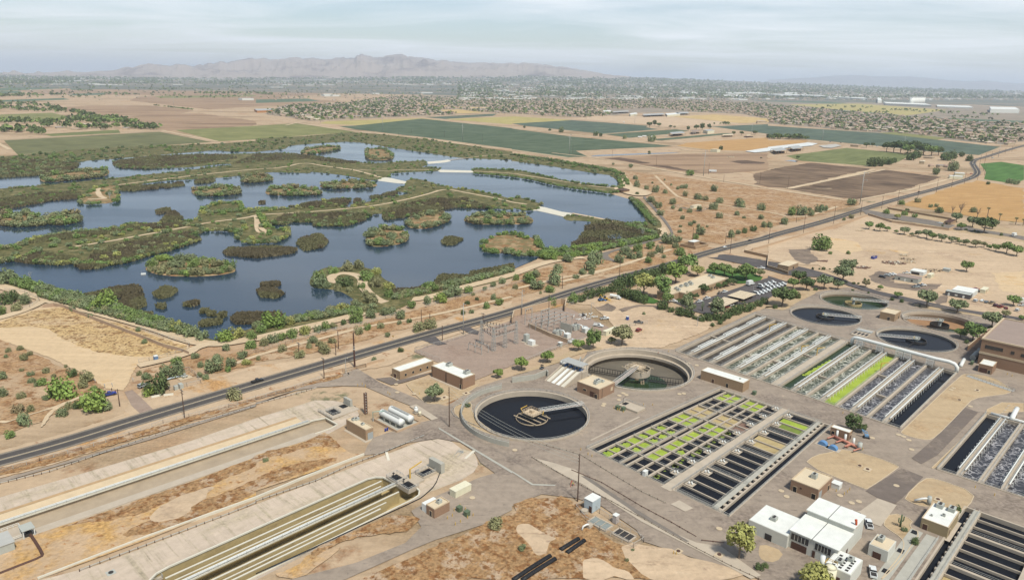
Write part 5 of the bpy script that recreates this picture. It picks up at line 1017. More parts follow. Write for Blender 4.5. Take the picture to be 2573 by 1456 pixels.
building('brick_building', 'small brick building with brown roll-up door in front of the big hall', "c4 2105,1070 2235,1105 2288,1058", 4.6, M_brick2, M_roofw, openings=[('rollup_door','L',.38,3.4,.12,2.8,M_brown), D_('L',.80,1.2)], par=.25)
# the big brick hall at the right border
h0 = uvt("c4 2100,992")[0]; hl = uvt("c4 2400,545", 14.0)[0]; U1 = hl[0]
r = TH('brick_hall', h0[0], h0[1], 'huge flat-roofed brown brick hall with dark upper windows at right edge', 'building')
HL, HWd = max(30, U1-h0[0]), 60; m = LB(); m.box(0, 0, 0, HL, HWd, 14); m.build('wall', M_brick2, r)
m = LB(); m.box(.6, .6, 14, HL-.6, HWd-.6, 14.1); m.build('roof', M_roofg, r)
m = LB()
for (a0,b0,a1,b1) in ((-.3,-.3,.5,HWd),(HL-.5,-.3,HL+.3,HWd),(.5,-.3,HL-.5,.5)): m.box(a0,b0,14,a1,b1,14.7)
m.build('parapet', M_trim, r)
m = LB(); m.box(-.15, -.2, 6.2, -.01, HWd, 7.4); m.build('band_course', M_trim, r)
for b0, w_, z0, z1 in ((2,8,9.6,11.4),(13.5,1.6,9.4,11),(18,1.6,9.2,10.8),(22.6,1.6,9,10.6),(26.5,9,8.6,10.4)):
    m = LB(); m.box(-.12, b0, z0, .02, b0+w_, z1); m.build('window', M_glass, r)
m = LB(); m.box(-.1, 1.2, 0, .02, 2.6, 2.6); m.build('door', M_dark, r)
m = LB(); m.tube([(4,-3.2,1.6),(14,-3.2,1.6)], 1.5, 12); m.box(15,-4,0,19,-1,3.2); m.build('duct_unit', M_hvac, r)
# white-roofed hall group at the bottom
def boxpart(root, name, m_, a0, b0, z0, a1, b1, z1, cls=None):
    m = LB(); m.box(a0, b0, z0, a1, b1, z1); return m.build(name, m_, root)
M_wwall = mat('white_block_wall', C(222,218,208), var=.05, scale=.6)
A_, B_, C_ = uvt("e4 190,1140")[0], uvt("e4 690,1325")[0], uvt("e4 885,1130")[0]
u0, v0, v1 = (A_[0]+B_[0])/2, A_[1], B_[1]; W = v1-v0; HRt = uvt("e4 885,1000", 6.4)[0]; L = max(9.0, HRt[0]-u0)
r = TH('white_hall', u0, v1, 'white-roofed two-level hall with dark window bands and brown doors, lower right', 'building')
boxpart(r, 'wall', M_wwall, 0, -W, 0, L, 0, 6.2); boxpart(r, 'roof', M_roofw, -.35, -W-.3, 6.2, L, .3, 6.5)
boxpart(r, 'roof_seam', M_dark, -.36, -W*.53-.09, 6.2, L, -W*.53+.09, 6.53)
boxpart(r, 'upper_wall', M_wwall, L+.01, -W+.2, 0, L+9.5, 0, 8.0); boxpart(r, 'upper_roof', M_roofw, L-.3, -W-.1, 8.0, L+9.9, .3, 8.3); boxpart(r, 'roof_seam', M_dark, L-.3, -W*.53-.09, 8.0, L+9.9, -W*.53+.09, 8.33)
for b0, b1 in ((-W*.97,-W*.60),(-W*.46,-W*.14)):
    f = boxpart(r, 'window', M_glass, -.1, b0, 3.4, .02, b1, 5.5); m = LB()
    for k in range(1, 5): m.box(-.16, b0+(b1-b0)*k/5-.06, 3.4, -.02, b0+(b1-b0)*k/5+.06, 5.5)
    m.build('mullion', M_wwall, f)
for b0, b1 in ((-W*.95,-W*.62),(-W*.50,-W*.44)): boxpart(r, 'door', M_brown, -.1, b0, .1, .02, b1, 2.7)
for k in range(2): boxpart(r, 'door', M_brown, L*.35+k*3.4, -.02, .1, L*.35+k*3.4+1.4, .08, 2.6)
boxpart(r, 'annex_wall', M_wwall, -1.5, -W-13, 0, L-1, -W-.05, 4.6); boxpart(r, 'annex_roof', M_roofw, -1.3, -W-12.8, 4.6, L-1.2, -W-.3, 4.7); boxpart(r, 'annex_door', M_dark, -1.6, -W-7.2, .1, -1.48, -W-5, 2.5)
hvac(r, 3, -W-8, 4.7, 2, 1.8, 1.2)
boxpart(r, 'block_annex', M_wwall, -7.5, -1.0, 0, 2.4, 6.5, 5.0); boxpart(r, 'block_annex_roof', M_roofw, -7.2, -.7, 5.0, 2.2, 6.2, 5.1); hvac(r, -1.5, 3.2, 5.1, 1.8, 1.6, 1.2); hvac(r, -4.6, 1.0, 5.1, 2.2, 1.8, .8)
m = LB()
for i in range(5):
    for j in (0, 1, 2): m.box(-6.6+i*1.5, .6+j*1.9, 5.11, -5.7+i*1.5, 1.5+j*1.9, 5.17)
m.build('skylight', M_dark, r)
boxpart(r, 'annex_door', M_brown, -7.62, 1.6, .1, -7.48, 3.8, 2.6)
r2 = TH('white_annex', u0+L+1.5, v1+4.6, 'small white block annex with roof cooler right of the white-roofed hall', 'building')
boxpart(r2, 'wall', M_wwall, 0, 0, 0, 7.5, 5.6, 4.2); boxpart(r2, 'roof', M_roofc, .3, .3, 4.2, 7.2, 5.3, 4.3); hvac(r2, 3.2, 1.2, 4.3, 2.6, 1.6, 1.3); boxpart(r2, 'double_door', M_brown, -.1, 1.4, .1, .02, 3.8, 2.4)
tw = uvt("e4 640,1456")[0]
r3 = TH('silo_tank', uvt("e4 600,1490")[0][0], uvt("e4 600,1490")[0][1], 'upright cream chemical tank with yellow caged ladder beside white hall', 'tank')
m = LB(); m.cyl(0,0,0,5.6,1.9,20); m.cyl(0,0,5.6,6.2,1.9,20,.6); m.build('tank_body', M_cream, r3, True); m = LB(); m.cyl(-1.6,-1.9,5.2,9.2,.7,14); m.build('stack', M_wpaint, r3, True)
m = LB(); m.rail([(-1.4,-1.4,6.2),(1.4,-1.4,6.2),(1.4,1.4,6.2)], 1.0, 1); m.build('caged_ladder', M_yellow, r3)
ws = T1("e4 835,1130"); o = E('windsock', (ws[0], ws[1], 6.2), 0, 'orange windsock hanging above the white hall roof edge', 'windsock')
m = MB(); m.tube([(0,0,0),(0,0,4)], .06, 6); m.build('pole', M_galv, o); m = MB(); m.tube([(.1,0,3.9),(.3,-.2,2.6),(.45,-.25,1.2)], .42, 10, .2); m.build('sock', M_orange, o)
# ---- settling tanks: quadrilateral frames fitted to the four surveyed corners
def quadfn(Q, u_len, v_len):                               # Q: left, near, right, far; a along left->far, b along left->near
    o = Vector((Q[0][0], Q[0][1], 0)); c = Vector(((Q[0][0]+Q[2][0])/2, (Q[0][1]+Q[2][1])/2, 0))
    def f(a, b, z):
        s, t = a/u_len, b/v_len
        x = Q[0][0]*(1-s)*(1-t)+Q[1][0]*(1-s)*t+Q[2][0]*s*t+Q[3][0]*s*(1-t); y = Q[0][1]*(1-s)*(1-t)+Q[1][1]*(1-s)*t+Q[2][1]*s*t+Q[3][1]*s*(1-t)
        return (x-o.x, y-o.y, z)
    return o, f
def qmb(f): return MB(f, True)
o_, f_ = quadfn(Q_SED, 95.0, 64.0)
sed = E('settling_tank', (o_.x, o_.y, 0), 0, 'big rectangular settling tank of green and dark cells crossed by concrete beams', 'settling tank')
m = qmb(f_)
for (a0,b0,a1,b1) in ((0,0,95,.7),(0,63.3,95,64),(0,.7,.7,63.3),(94.3,.7,95,63.3)): m.box(a0,b0,-5,a1,b1,.35)
for b in (4.6, 60.2): m.box(.7,b-.3,-5,94.3,b+.3,.2)
m.build('tank_wall', M_conc, sed)
m = qmb(f_); m.box(.7,.7,-5.2,94.3,63.3,-5); m.build('tank_floor', M_stain, sed)
m = qmb(f_); m.add([(.7,.7,-.8),(94.3,.7,-.8),(94.3,63.3,-.8),(.7,63.3,-.8)], [(0,1,2,3)])
wmesh = m
us = [1.0+i*11.65 for i in range(9)]
# walkway beams across (every bay) with railings, two doubled beams and the broad central walkway along the tank
m = qmb(f_)
for i, a in enumerate(us):
    m.box(a-.38, 4.9, -1.2, a+.38, 36.6, .12)
    if i % 2 == 0: m.box(a-.5, 41.2, -1.2, a+.5, 56.8, .12)
    if i < 8: m.box(a+5.55, 4.9, -1.0, a+5.95, 15.4, -.1); m.box(a+5.55, 19.2, -1.0, a+5.95, 28.6, -.1)
    if i < 8: m.box(a+5.5, 29.8, -1.3, a+6.1, 36.6, .0)
for b, w_, z_ in ((10.2,.7,-.05),(15.8,.7,.1),(18.8,.7,.1),(24.0,.7,-.05),(29.2,.8,.0)):
    m.box(.7, b-w_/2, -1.4, 94.3, b+w_/2, z_)
for k in range(16):
    if (k % 4): m.box(1+k*5.82-.25, 41.2, -1.0, 1+k*5.82+.25, 56.8, -.1)
m.build('beam', M_conc, sed)
m = qmb(f_); m.box(-1.5, 37.0, -1.6, 95.6, 41.2, .45); m.box(-4.0,36.5,-.2,-1.5,41.8,.3); m.build('central_walkway', M_conc, sed)
m = qmb(f_); m.box(.7, 56.8, .1, 94.3, 58.7, .3); m.build('weir_walkway', M_conc2, sed)
wl = qmb(f_)
for k in range(24): wl.box(1.5+k*3.9, 58.7, -1.0, 3.1+k*3.9, 60.0, .1)
wl.build('weir_box', M_conc, sed)
m = qmb(f_)
for i, a in enumerate(us):
    m.rail([(a-.5, 5, .12), (a-.5, 36.5, .12)], 1.05, 4, .08)
    if i % 2 == 0: m.rail([(a-.7, 42.2, .12), (a-.7, 59, .12)], 1.05, 4, .08); m.rail([(a+.7, 42.2, .12), (a+.7, 59, .12)], 1.05, 4, .08)
for b in (37.1, 41.1): m.rail([(0, b, .45), (95, b, .45)], 1.05, 4, .08)
for b in (.2, 63.8): m.rail([(0, b, .35), (95, b, .35)], 1.05, 3.5, .1)
m.rail([(.2, 0, .35), (.2, 36, .35)], 1.05, 3, .1); m.rail([(.2, 43, .35), (.2, 64, .35)], 1.05, 3, .1); m.rail([(1, 56.9, .3), (94, 56.9, .3)], 1.05, 3.5, .08); m.rail([(1, 16, .1), (94, 16, .1)], 1.05, 3.5, .08)
m.build('railing', M_rail, sed)
wmesh.build('tank_water', M_black, sed)
GC = {(1,0):'g',(1,1):'g',(1,2):'g',(1,3):'d',(0,0):'p',(0,1):'d',(0,2):'d',(0,3):'d',(2,0):'g',(2,1):'p',(2,2):'g',(2,3):'p',(3,0):'p',(3,1):'p',(3,2):'g',(3,3):'d',(4,0):'g',(4,1):'g',(4,2):'g',(4,3):'g',(5,0):'e',(5,1):'e',(5,2):'e',(5,3):'e',(6,0):'d',(6,1):'d',(6,2):'d',(6,3):'d',(7,0):'g',(7,1):'g',(7,2):'g',(7,3):'g'}
GC2 = {0:'dddpdppd'}
rc = random.Random(5)
def blob(m, a0, b0, a1, b1, z, cover):                      # ragged floating mat inside a cell
    n = 18; cx, cy = (a0+a1)/2+(0 if cover > .9 else rc.uniform(-.8,.8)), (b0+b1)/2
    pts = []
    for k in range(n):
        t = 2*pi*k/n; ca, sa = cos(t), sin(t); s = min((a1-a0)/2/max(abs(ca),1e-3), (b1-b0)/2/max(abs(sa),1e-3)) if cover > .9 else min(a1-a0, b1-b0)*rc.uniform(.25,.55)
        pts.append((max(a0,min(a1,cx+ca*s)), max(b0,min(b1,cy+sa*s)), z))
    m.add(pts, [tuple(range(n))])
for i in range(8):
    for j, (b0, b1) in enumerate(((4.95,9.7),(10.7,15.5),(19.1,23.5),(24.5,28.6))):
        st = GC.get((i, j), 'd')
        for half in (0, 1):
            a0 = us[i]+.57+half*5.5; a1 = us[i]+(5.58 if half == 0 else 11.07); q = st
            if st == 'g' and rc.random() < .12: q = 'p'
            if st == 'p' and rc.random() < .2: q = 'd'
            if q in 'gp':
                mm = qmb(f_); blob(mm, a0, b0, a1, b1, -.74, 1 if q == 'g' else .6)
                if q == 'p': blob(mm, a0, b0, a1, b1, -.75, .5)
                mm.build('duckweed', M_algae, sed)
            elif q == 'e':
                mm = qmb(f_); mm.box(a0, b0, -.79, a1, b1, -.7); mm.build('dry_cell', M_stain, sed)
for i in (0,1,2,3,4):                                       # thin scum along the outlet beam
    mm = qmb(f_)
    for k in range(7): c = us[i]+rc.uniform(1,10.6); blob(mm, c-1.4, 29.9, c+1.4, 29.9+rc.uniform(1.2,3), -.74, .6)
    mm.build('duckweed', M_algae2, sed)
mm = qmb(f_); mm.box(us[5]+.6, 29.9, -.79, us[6]-.6, 36.6, -.7); mm.build('dry_cell', M_rust_, sed)
for k in (13, 14):
    mm = qmb(f_); mm.box(1+k*5.82+.4, 42.1, -.78, 1+(k+1)*5.82-.4, 56.7, -.7); mm.build('duckweed', M_algae2 if k == 13 else M_algae, sed)
for k in (9, 10):
    mm = qmb(f_); mm.box(1+k*5.82+.4, 42.1, -.78, 1+(k+1)*5.82-.4, 56.7, -.68); mm.build('dry_cell', M_stain, sed)
for i in range(8):                                          # drive platforms with white motors on both sides of the walkway
    for (b, off) in ((35.2, 10.2), (43.4, 7.5)):
        a = us[i]+off
        if a > 94: continue
        q = f_(a, b, .4); rr = E('drive_unit', (o_.x+q[0], o_.y+q[1], 0), GA, None, 'drive unit', 'drive units along the settling tank walkway')
        m = LB(); m.box(-1.5,-1.6,.1,1.5,1.6,.3); p_ = m.build('platform', M_conc, rr); m = LB(); m.rail([(-1.5,-1.6,.3),(1.5,-1.6,.3),(1.5,1.6,.3)], 1, 1.5, .07); m.build('railing', M_rail, p_)
        for q in ((-.5,-.3,1.3),(.5,.2,1.1),(0,.8,.9)): m = LB(); m.cyl(q[0],q[1],.3,q[2],.28,10); m.build('motor', M_wpaint, rr, True)
        rr['label'] = 'white motor drive, %s from left in the %s row along the settling tank walkway' % ('first second third fourth fifth sixth seventh eighth'.split()[i], 'upper' if b < 40 else 'lower')
# ---- lower right settling tank
s2 = TH('settling_tank', 205, -41, 'dark-water settling tank with thin cross beams and a serrated weir walkway, bottom right', 'settling tank')
m = LB()
for (a0,b0,a1,b1) in ((0,0,69,.6),(0,50,69,50.5),(0,.6,.6,50),(68.4,.6,69,50)): m.box(a0,b0,-5,a1,b1,.4)
m.box(.6,4.9,-5,68.4,5.3,.2); m.build('tank_wall', M_conc, s2)
m = LB(); m.add([(.6,.6,-1.2),(68.4,.6,-1.2),(68.4,50,-1.2),(.6,50,-1.2)], [(0,3,2,1)]); m.build('tank_water', M_black, s2)
m = LB()
for k in range(13):
    a = .6+k*5.75; w3 = .55 if k % 4 == 1 else .22; m.box(a-w3, 5.3, -1.0, a+w3, 22, .1 if k % 4 == 1 else -.1)
m.box(.6, 22, -1.5, 68.4, 27, .4); m.build('beam', M_conc, s2)
m = LB(); m.box(.6, 3.3, .1, 68.4, 4.9, .35); m.build('weir_walkway', M_conc2, s2)
m = LB()
for k in range(18): m.box(1.5+k*3.7, 2.5, -1.0, 2.7+k*3.7, 3.3, .1)
m.build('weir_box', M_conc, s2)
m = LB()
for b in (3.4, 4.8): m.rail([(1,b,.35),(68,b,.35)], 1.05, 3.5, .07)
for k in (1, 5, 9): m.rail([(.6+k*5.75+.45, 5.4, .1),(.6+k*5.75+.45, 22, .1)], 1.05, 3.5, .07)
m.build('railing', M_rail, s2)
m = LB(); m.box(12.4, 5.4, -1.15, 17.5, 21.9, -1.0); m.box(18.2, 5.4, -1.15, 23.2, 21.9, -1.02); m.build('dry_cell', M_stain, s2)
# ---- aeration basins
def aeration(Q, vl, label, lanes, ul=92.0, wide=None):
    o_, f_ = quadfn(Q, ul, vl); r = E('aeration_basin', (o_.x, o_.y, 0), 0, label, 'aeration basin')
    m = qmb(f_)
    for (a0,b0,a1,b1) in ((0,0,ul,.8),(0,vl-.8,ul,vl),(0,.8,.8,vl-.8),(ul-.8,.8,ul,vl-.8)): m.box(a0,b0,-5,a1,b1,.6)
    m.build('tank_wall', M_conc, r)
    wk = qmb(f_); rl = qmb(f_)
    for (b0, b1, wm, sep) in lanes:
        m = qmb(f_); m.add([(.8,b0,-.9),(ul-.8,b0,-.9),(ul-.8,b1,-.9),(.8,b1,-.9)], [(0,1,2,3)]); m.build('lane_water', wm, r)
        if sep is None: continue
        kind, wd = sep
        wk.box(.8, b1, -5, ul-.8, b1+wd, .45)
        if kind == 'pipe':
            for d in (-.2, wd+.2):
                p = qmb(f_); p.tube([(6, b1+d, 1.15), (ul-1.5, b1+d, 1.15)], .27, 8)
                pp = p.build('air_pipe', M_wpaint, r, True); q = qmb(f_)
                for k in range(22):
                    a = 8+k*3.8; s_ = -1 if d < 0 else 1; q.tube([(a,b1+d,1.1),(a,b1+d+s_*.8,.9),(a,b1+d+s_*.9,-.8)], .11, 5)
                q.build('drop_leg', M_wpaint, pp)
        if kind == 'hoop':
            for d in (-.1, wd+.1):
                p = qmb(f_); p.tube([(6, b1+d, 1.0), (ul-1.5, b1+d, 1.0)], .27, 8); 
                for k in range(3): p.tube([(14+k*28,b1+d,1.0),(14+k*28,b1+d-.9,1.2),(30+k*28,b1+d-.9,1.2),(30+k*28,b1+d,1.0)], .2, 6)
                p.build('air_pipe', M_wpaint, r, True)
        for d in ((.1,) if wd < 1.5 else (.15, wd-.15)): rl.rail([(1, b1+d, .45), (ul-1, b1+d, .45)], 1.05, 4, .08)
    for d in (.3, vl-.3): rl.rail([(0, d, .6), (ul, d, .6)], 1.05, 4, .1)
    for d in (.3, ul-.3): rl.rail([(d, 0, .6), (d, vl, .6)], 1.05, 4, .1)
    wk.build('walkway', M_conc, r); rl.build('railing', M_rail, r)
    return r, o_, f_
lanes = []; b = .8; st = 7.05
kinds = ['hoop','wall','hoop','wall','hoop','wall','hoop','wide','pipe','wall','pipe','wall','pipe','wall','pipe',None]
waters = [M_foamb,M_foamb,M_foamb,M_foamb,M_foamg,M_foamg,M_foamg,M_foamg,M_teal,M_foamg,M_foamg,M_algae,M_foamd,M_foamd,M_foamd,M_black]
wds = {'hoop':1.6,'wall':1.0,'wide':4.4,'pipe':1.7}
tot = sum(wds[k] for k in kinds if k); lw = (118-1.6-tot)/16
for k, wm in zip(kinds, waters):
    lanes.append((b, b+lw, wm, (k, wds[k]) if k else None)); b += lw+(wds[k] if k else 0)
aer, ao, af = aeration(Q_AER, 118.0, 'huge aeration basin with sixteen lanes of dark, frothing and bright green water', lanes)
for k, a in ((0, 36), (1, 36), (4, 26), (6, 30), (7, 52), (9, 30), (12, 56), (13, 30), (2, 60)):
    m = qmb(af); m.box(a, lanes[k][0], -5, a+1.0, lanes[k][1], .3); m.build('baffle_wall', M_conc, aer)
mm = qmb(af); l8 = lanes[8]
for k in range(34): c_ = l8[0]+.3+.9*rc.random()+.05*k; blob(mm, 28+k*.9-2.6, c_, 28+k*.9+2.6, c_+2.6, -.84+k*.0006, .8)
mm.build('duckweed', M_algae, aer)
for (k, a) in ((6, 52), (7, 56), (11, 62), (2, 70)):       # little yellow jib cranes on the walkways
    q = af(a, lanes[k][1]+.4, .45); rr = E('jib_crane', (ao.x+q[0], ao.y+q[1], .45), GA+R(-40), None, 'crane', 'yellow jib cranes on the aeration basin')
    m = MB(); m.tube([(0,0,0),(0,0,4)], .22, 8); m.build('mast', M_yellow, rr); m = MB(); m.bar((0,0,4),(4.2,0,4.3),.3); m.bar((0,0,3),(2,0,4.1),.12); m.build('jib', M_yellow, rr)
    AUTO.append((rr, 'small yellow jib crane on aeration basin wall', (ao.x+q[0], 800)))
lanes2 = []; b = .8; kinds2 = ['pipe','wall','pipe','wall','pipe','wall',None]; w2 = [M_black,M_foamd,M_foamd,M_foamd,M_black,M_foamd,M_black]
for k, wm in zip(kinds2, w2):
    lanes2.append((b, min(b+5.6, 56.5), wm, (k, 1.6) if k else None)); b += 7.2
aeration(Q_AER2, 57.4, 'second aeration basin with grey frothing lanes and white pipe pairs, right edge', lanes2, 71.0)
# ---- round tanks
def rtank(key, label, wz, wm, depth=5.0, rim=.7, th=1.0, cat='clarifier', group=None, extra_floor=None):
    u, v, r_ = CLAR[key]; r = TH('clarifier', u, v, label, cat, group)
    m = MB(); m.ring(0,0,r_-th,r_,-depth,rim,72); m.build('tank_wall', M_conc, r)
    if key in ('b','c','empty'): m = MB(); m.ring(0,0,r_-th-.06,r_-th-.01,-depth,-1.3 if key != 'empty' else -2.9,72); m.build('tide_band', M_band, r)
    m = MB(); m.ring(0,0,r_+.01,r_+1.1,-.2,.12,72); m.build('apron', M_conc, r)
    if wz is not None: m = MB(); m.disc(0,0,wz,r_-th+.02,72); m.build('tank_water', wm, r)
    if wz is None or extra_floor: m = MB(); m.disc(0,0,-depth+.02,r_-th+.02,72); m.build('tank_floor', extra_floor or wm, r)
    m = MB(); n = 54; p = [(cos(2*pi*k/n)*(r_-.1), sin(2*pi*k/n)*(r_-.1), rim) for k in range(n+1)]; m.rail(p, 1.05, 9, .1); m.build('railing', M_rail, r)
    return r, r_
def bridge(r, ang, l0, l1, z=1.3, wd=1.5, m_=None, truss=True):
    ca, sa = cos(ang), sin(ang); m = MB(lambda a, b, q: (a*ca-b*sa, a*sa+b*ca, q)); dk = MB(m.fn); dk.box(l0,-wd/2+.12,z-.2,l1,wd/2-.12,z-.04); dk.build('bridge_deck', M_roofg, r)
    n = max(2, int((l1-l0)/1.8))
    for s_ in (-wd/2, wd/2):
        m.bar((l0,s_,z+1.2),(l1,s_,z+1.2),.1); m.bar((l0,s_,z),(l1,s_,z),.12)
        for k in range(n+1):
            a = l0+(l1-l0)*k/n; m.bar((a,s_,z),(a,s_,z+1.2),.07)
            if k < n: m.bar((a,s_,z),(a+(l1-l0)/n,s_,z+1.2),.06)
    return m.build('access_bridge', m_ or M_wpaint, r)
r, rr_ = rtank('full', 'round tank full of dark water with white bridge and yellow-decked centre ring', -1.5, M_black, rim=.9)
bridge(r, R(14)-GA+R(8), 3.5, rr_-.2, 1.5)
m = MB(); m.ring(0,0,6.85,7.0,-1.4,-1.0,48); m.build('feed_ring', M_trim, r)
m = MB(); m.box(-3.0,-3.2,1.2,3.0,3.2,1.5); m.rail([(-3,-3.2,1.5),(3,-3.2,1.5),(3,3.2,1.5),(-3,3.2,1.5),(-3,-3.2,1.5)], 1.1, 1.5, .1); m.box(-.8,-.8,1.5,.8,.8,2.8); m.build('centre_platform', M_trim, r)
m = MB()
for k in (-4.5,-1.5,1.5,4.5): m.bar((k,-6.6,-.6),(k,6.6,-.6),.35)
m.build('spreader_arm', M_trim, r)
m = MB(); m.bar((2,-4.5,1.5),(4.4,-2.8,1.7),.25); m.bar((-3.0,2.6,1.5),(-2.2,4.6,2.6),.25); m.bar((-2.2,4.6,2.6),(2,4.8,2.6),.25); m.build('yellow_frame', M_yellow, r)
r, rr_ = rtank('empty', 'drained round concrete tank with scraper arms, ladder bridge and green puddle', None, mat('wet_silt', C(116,106,92), var=.12, scale=.15), depth=5.5, rim=.8, th=1.3)
m = MB(); m.ring(0,0,rr_-3.0,rr_-1.3,-3.0,-1.6,72); m.build('launder_ledge', M_conc, r)
m = MB(); m.disc(-1.5,-4,-5.44,12.5,40); m.build('green_puddle', M_teal, r)
bridge(r, R(-123)-GA+R(0), 1.0, rr_, 1.6, 2.0)
m = MB(); m.ring(0,0,6.2,6.5,-2.2,1.0,40); m.build('feed_well', M_conc, r)
m = MB(); m.cyl(0,0,-5.5,2.2,1.0,14); m.box(-3,-3,1.2,3,3,1.5); m.rail([(-3,-3,1.5),(3,-3,1.5),(3,3,1.5),(-3,3,1.5),(-3,-3,1.5)], 1.1, 1.5, .1)
for k in (-4.5,-1.5,1.5,4.5): m.bar((k,-6.6,1.1),(k,6.6,1.1),.3)
m.build('centre_platform', M_trim, r)
for sg, nm in ((R(-20)-GA, 0), (R(160)-GA, 1)):
    ca, sa = cos(sg), sin(sg); m = MB(lambda a, b, q: (a*ca-b*sa, a*sa+b*ca, q))
    for (zb, b_) in ((-4.9,-1),(-4.9,1),(-2.2,0)): m.bar((6,b_,zb),(rr_-2,b_,zb+.6),.25)
    for k in range(16):
        a = 6+k*(rr_-8)/15; m.bar((a,-1,-4.9),(a,0,-2.2),.14); m.bar((a,1,-4.9),(a,0,-2.2),.14); m.bar((a,-1,-5.3),(a,1,-4.6),.12)
    m.build('scraper_arm', M_dark, r)
m = MB(); m.bar((-3.5,-5,-5.4),(-1,-2.5,1.0),.2); m.bar((-2.5,-6,-5.4),(0,-3.5,1.0),.2)
for k in range(9): t = k/9; m.bar((-3.5+2.5*t,-5+2.5*t,-5.4+6.4*t),(-2.5+2.5*t,-6+2.5*t,-5.4+6.4*t),.14)
m.build('stair_ladder', M_trim, r)
for key, lab, wz, wm, ba, flo in (('a', 'left clarifier brimming with deep blue water, white bridge to right edge', -.5, M_black, -14, None), ('b', 'rear clarifier with low green water and algae-stained walls', -2.6, M_teal, -14, None),
                        ('c', 'nearly empty brown clarifier with rusty silt floor at rear right', None, mat('rusty_silt', C(176,132,92), var=.2, scale=.12), 166, None), ('d', 'front right clarifier full of blue-black water with bridge from its left rim', -.5, M_black, 166, None)):
    r, rr_ = rtank(key, lab, wz, wm, depth=4.2, rim=.45, th=.9, group='four clarifiers in a square')
    bridge(r, R(ba)-GA, -1.5, rr_, .9, 1.4); zz = (wz or -3.6)
    m = MB(); m.ring(0,0,5.0,5.4,zz-.3,zz+1.0 if wz and wz > -1 else -1.0,36); m.build('feed_well', M_dark if key != 'b' else M_stain, r)
    m = MB(); m.cyl(0,0,-4.2,1.6,.9,12); m.box(-1.6,-1.6,.9,1.6,1.6,1.1); m.rail([(-1.6,-1.6,1.1),(1.6,-1.6,1.1),(1.6,1.6,1.1),(-1.6,1.6,1.1)], 1, 1, .1); m.build('centre_drive', M_hvac, r)
    m = MB(); m.box(-.3,1.0,1.1,.5,1.8,2.0); m.build('drive_motor', M_yellow, r)
    m = MB(); m.bar((-5,0,zz+.3),(-rr_+1.2,.6,zz+.3),.16); m.bar((-5,-.6,zz+.6),(-rr_+1.2,0,zz+.6),.12); m.build('skimmer_arm', M_dark, r)
    if key == 'c': m = MB(); m.disc(-2,-6,-4.16,7,28); m.build('green_puddle', M_teal, r)
# retaining wall round the full tank
u, v, q = CLAR['full']; r = TH('retaining_wall', u, v, 'curved grey concrete retaining wall behind the dark round tank', 'wall')
m = MB(); m.ring(0,0,30.5,31.1,0,2.4,40,R(70),R(205)); m.build('wall_face', M_conc2, r); m = MB(); p = [(cos(R(70+k*135/24))*30.8, sin(R(70+k*135/24))*30.8, 2.4) for k in range(25)]; m.rail(p, 1.05, 3, .1); m.build('railing', M_rail, r)
# ---- big white air main with its trestles
P = [T1("c4 840,800", 0), T1("c4 1880,1085", 0)]; ux = Vector((P[1][0]-P[0][0], P[1][1]-P[0][1])).normalized()
r = E('air_main', (P[0][0], P[0][1], 0), math.atan2(ux.y, ux.x), 'thick white air main carried on white trestles above the aeration basin', 'pipe'); LN = math.hypot(P[1][0]-P[0][0], P[1][1]-P[0][1])
m = MB(); m.tube([(0,0,.2),(0,0,3.4),(1.0,0,4.6),(2.4,0,4.9),(LN-10,0,4.9),(LN-4,1.0,4.9),(LN-1.4,1.2,4.4),(LN,1.2,3.0),(LN,1.2,.2)], .95, 14); m.build('main_pipe', M_wpaint, r, True)
for k in (.055,.26,.45,.53,.74):
    a = LN*k; m = MB()
    for da in (0, 3.2):
        for b_ in (-1.2, 1.2): m.bar((a+da,b_,0),(a+da,b_,4.0),.22)
        m.bar((a+da,-1.2,4.0),(a+da,1.2,4.0),.25)
    for b_ in (-1.2, 1.2):
        for (z0,z1) in ((.6,2.0),(2.0,.6),(2.2,3.6),(3.6,2.2)): m.bar((a,b_,z0),(a+3.2,b_,z1),.13)
        m.bar((a,b_,2.1),(a+3.2,b_,2.1),.15); m.bar((a,b_,4.0),(a+3.2,b_,4.0),.2)
    m.build('trestle', M_wpaint, r)
b0 = T1("c4 1930,1030"); o = E('air_duct', (b0[0],b0[1],0), R(20), 'short white inclined duct beside the white air main', 'duct'); m = MB(); m.tube([(0,0,1),(7,4,2.4)], .9, 12); m.build('pipe', M_wpaint, o, True); m = MB(); m.box(2,1,0,2.4,2,1.2); m.box(5,2.6,0,5.4,3.4,1.6); m.build('saddle', M_conc, o)
# pipework near right lower corner of second basin
b0 = T1("e4 2480,-180"); b0 = T1("d4 2450,700"); o = E('air_duct', (b0[0],b0[1],0), GA, 'white elbow duct rising at the upper end of the second aeration basin', 'duct'); m = LB(); m.tube([(-2,0,.6),(0,0,1.6),(4,0,2.6),(8,0,3)], 1.0, 12); m.tube([(-1,-8,.9),(-1,0,.9),(-1,10,.9)], .6, 10); m.build('pipe', M_wpaint, o, True); m = LB(); m.box(4,-1,0,5,1,1.8); m.build('saddle', M_conc, o)
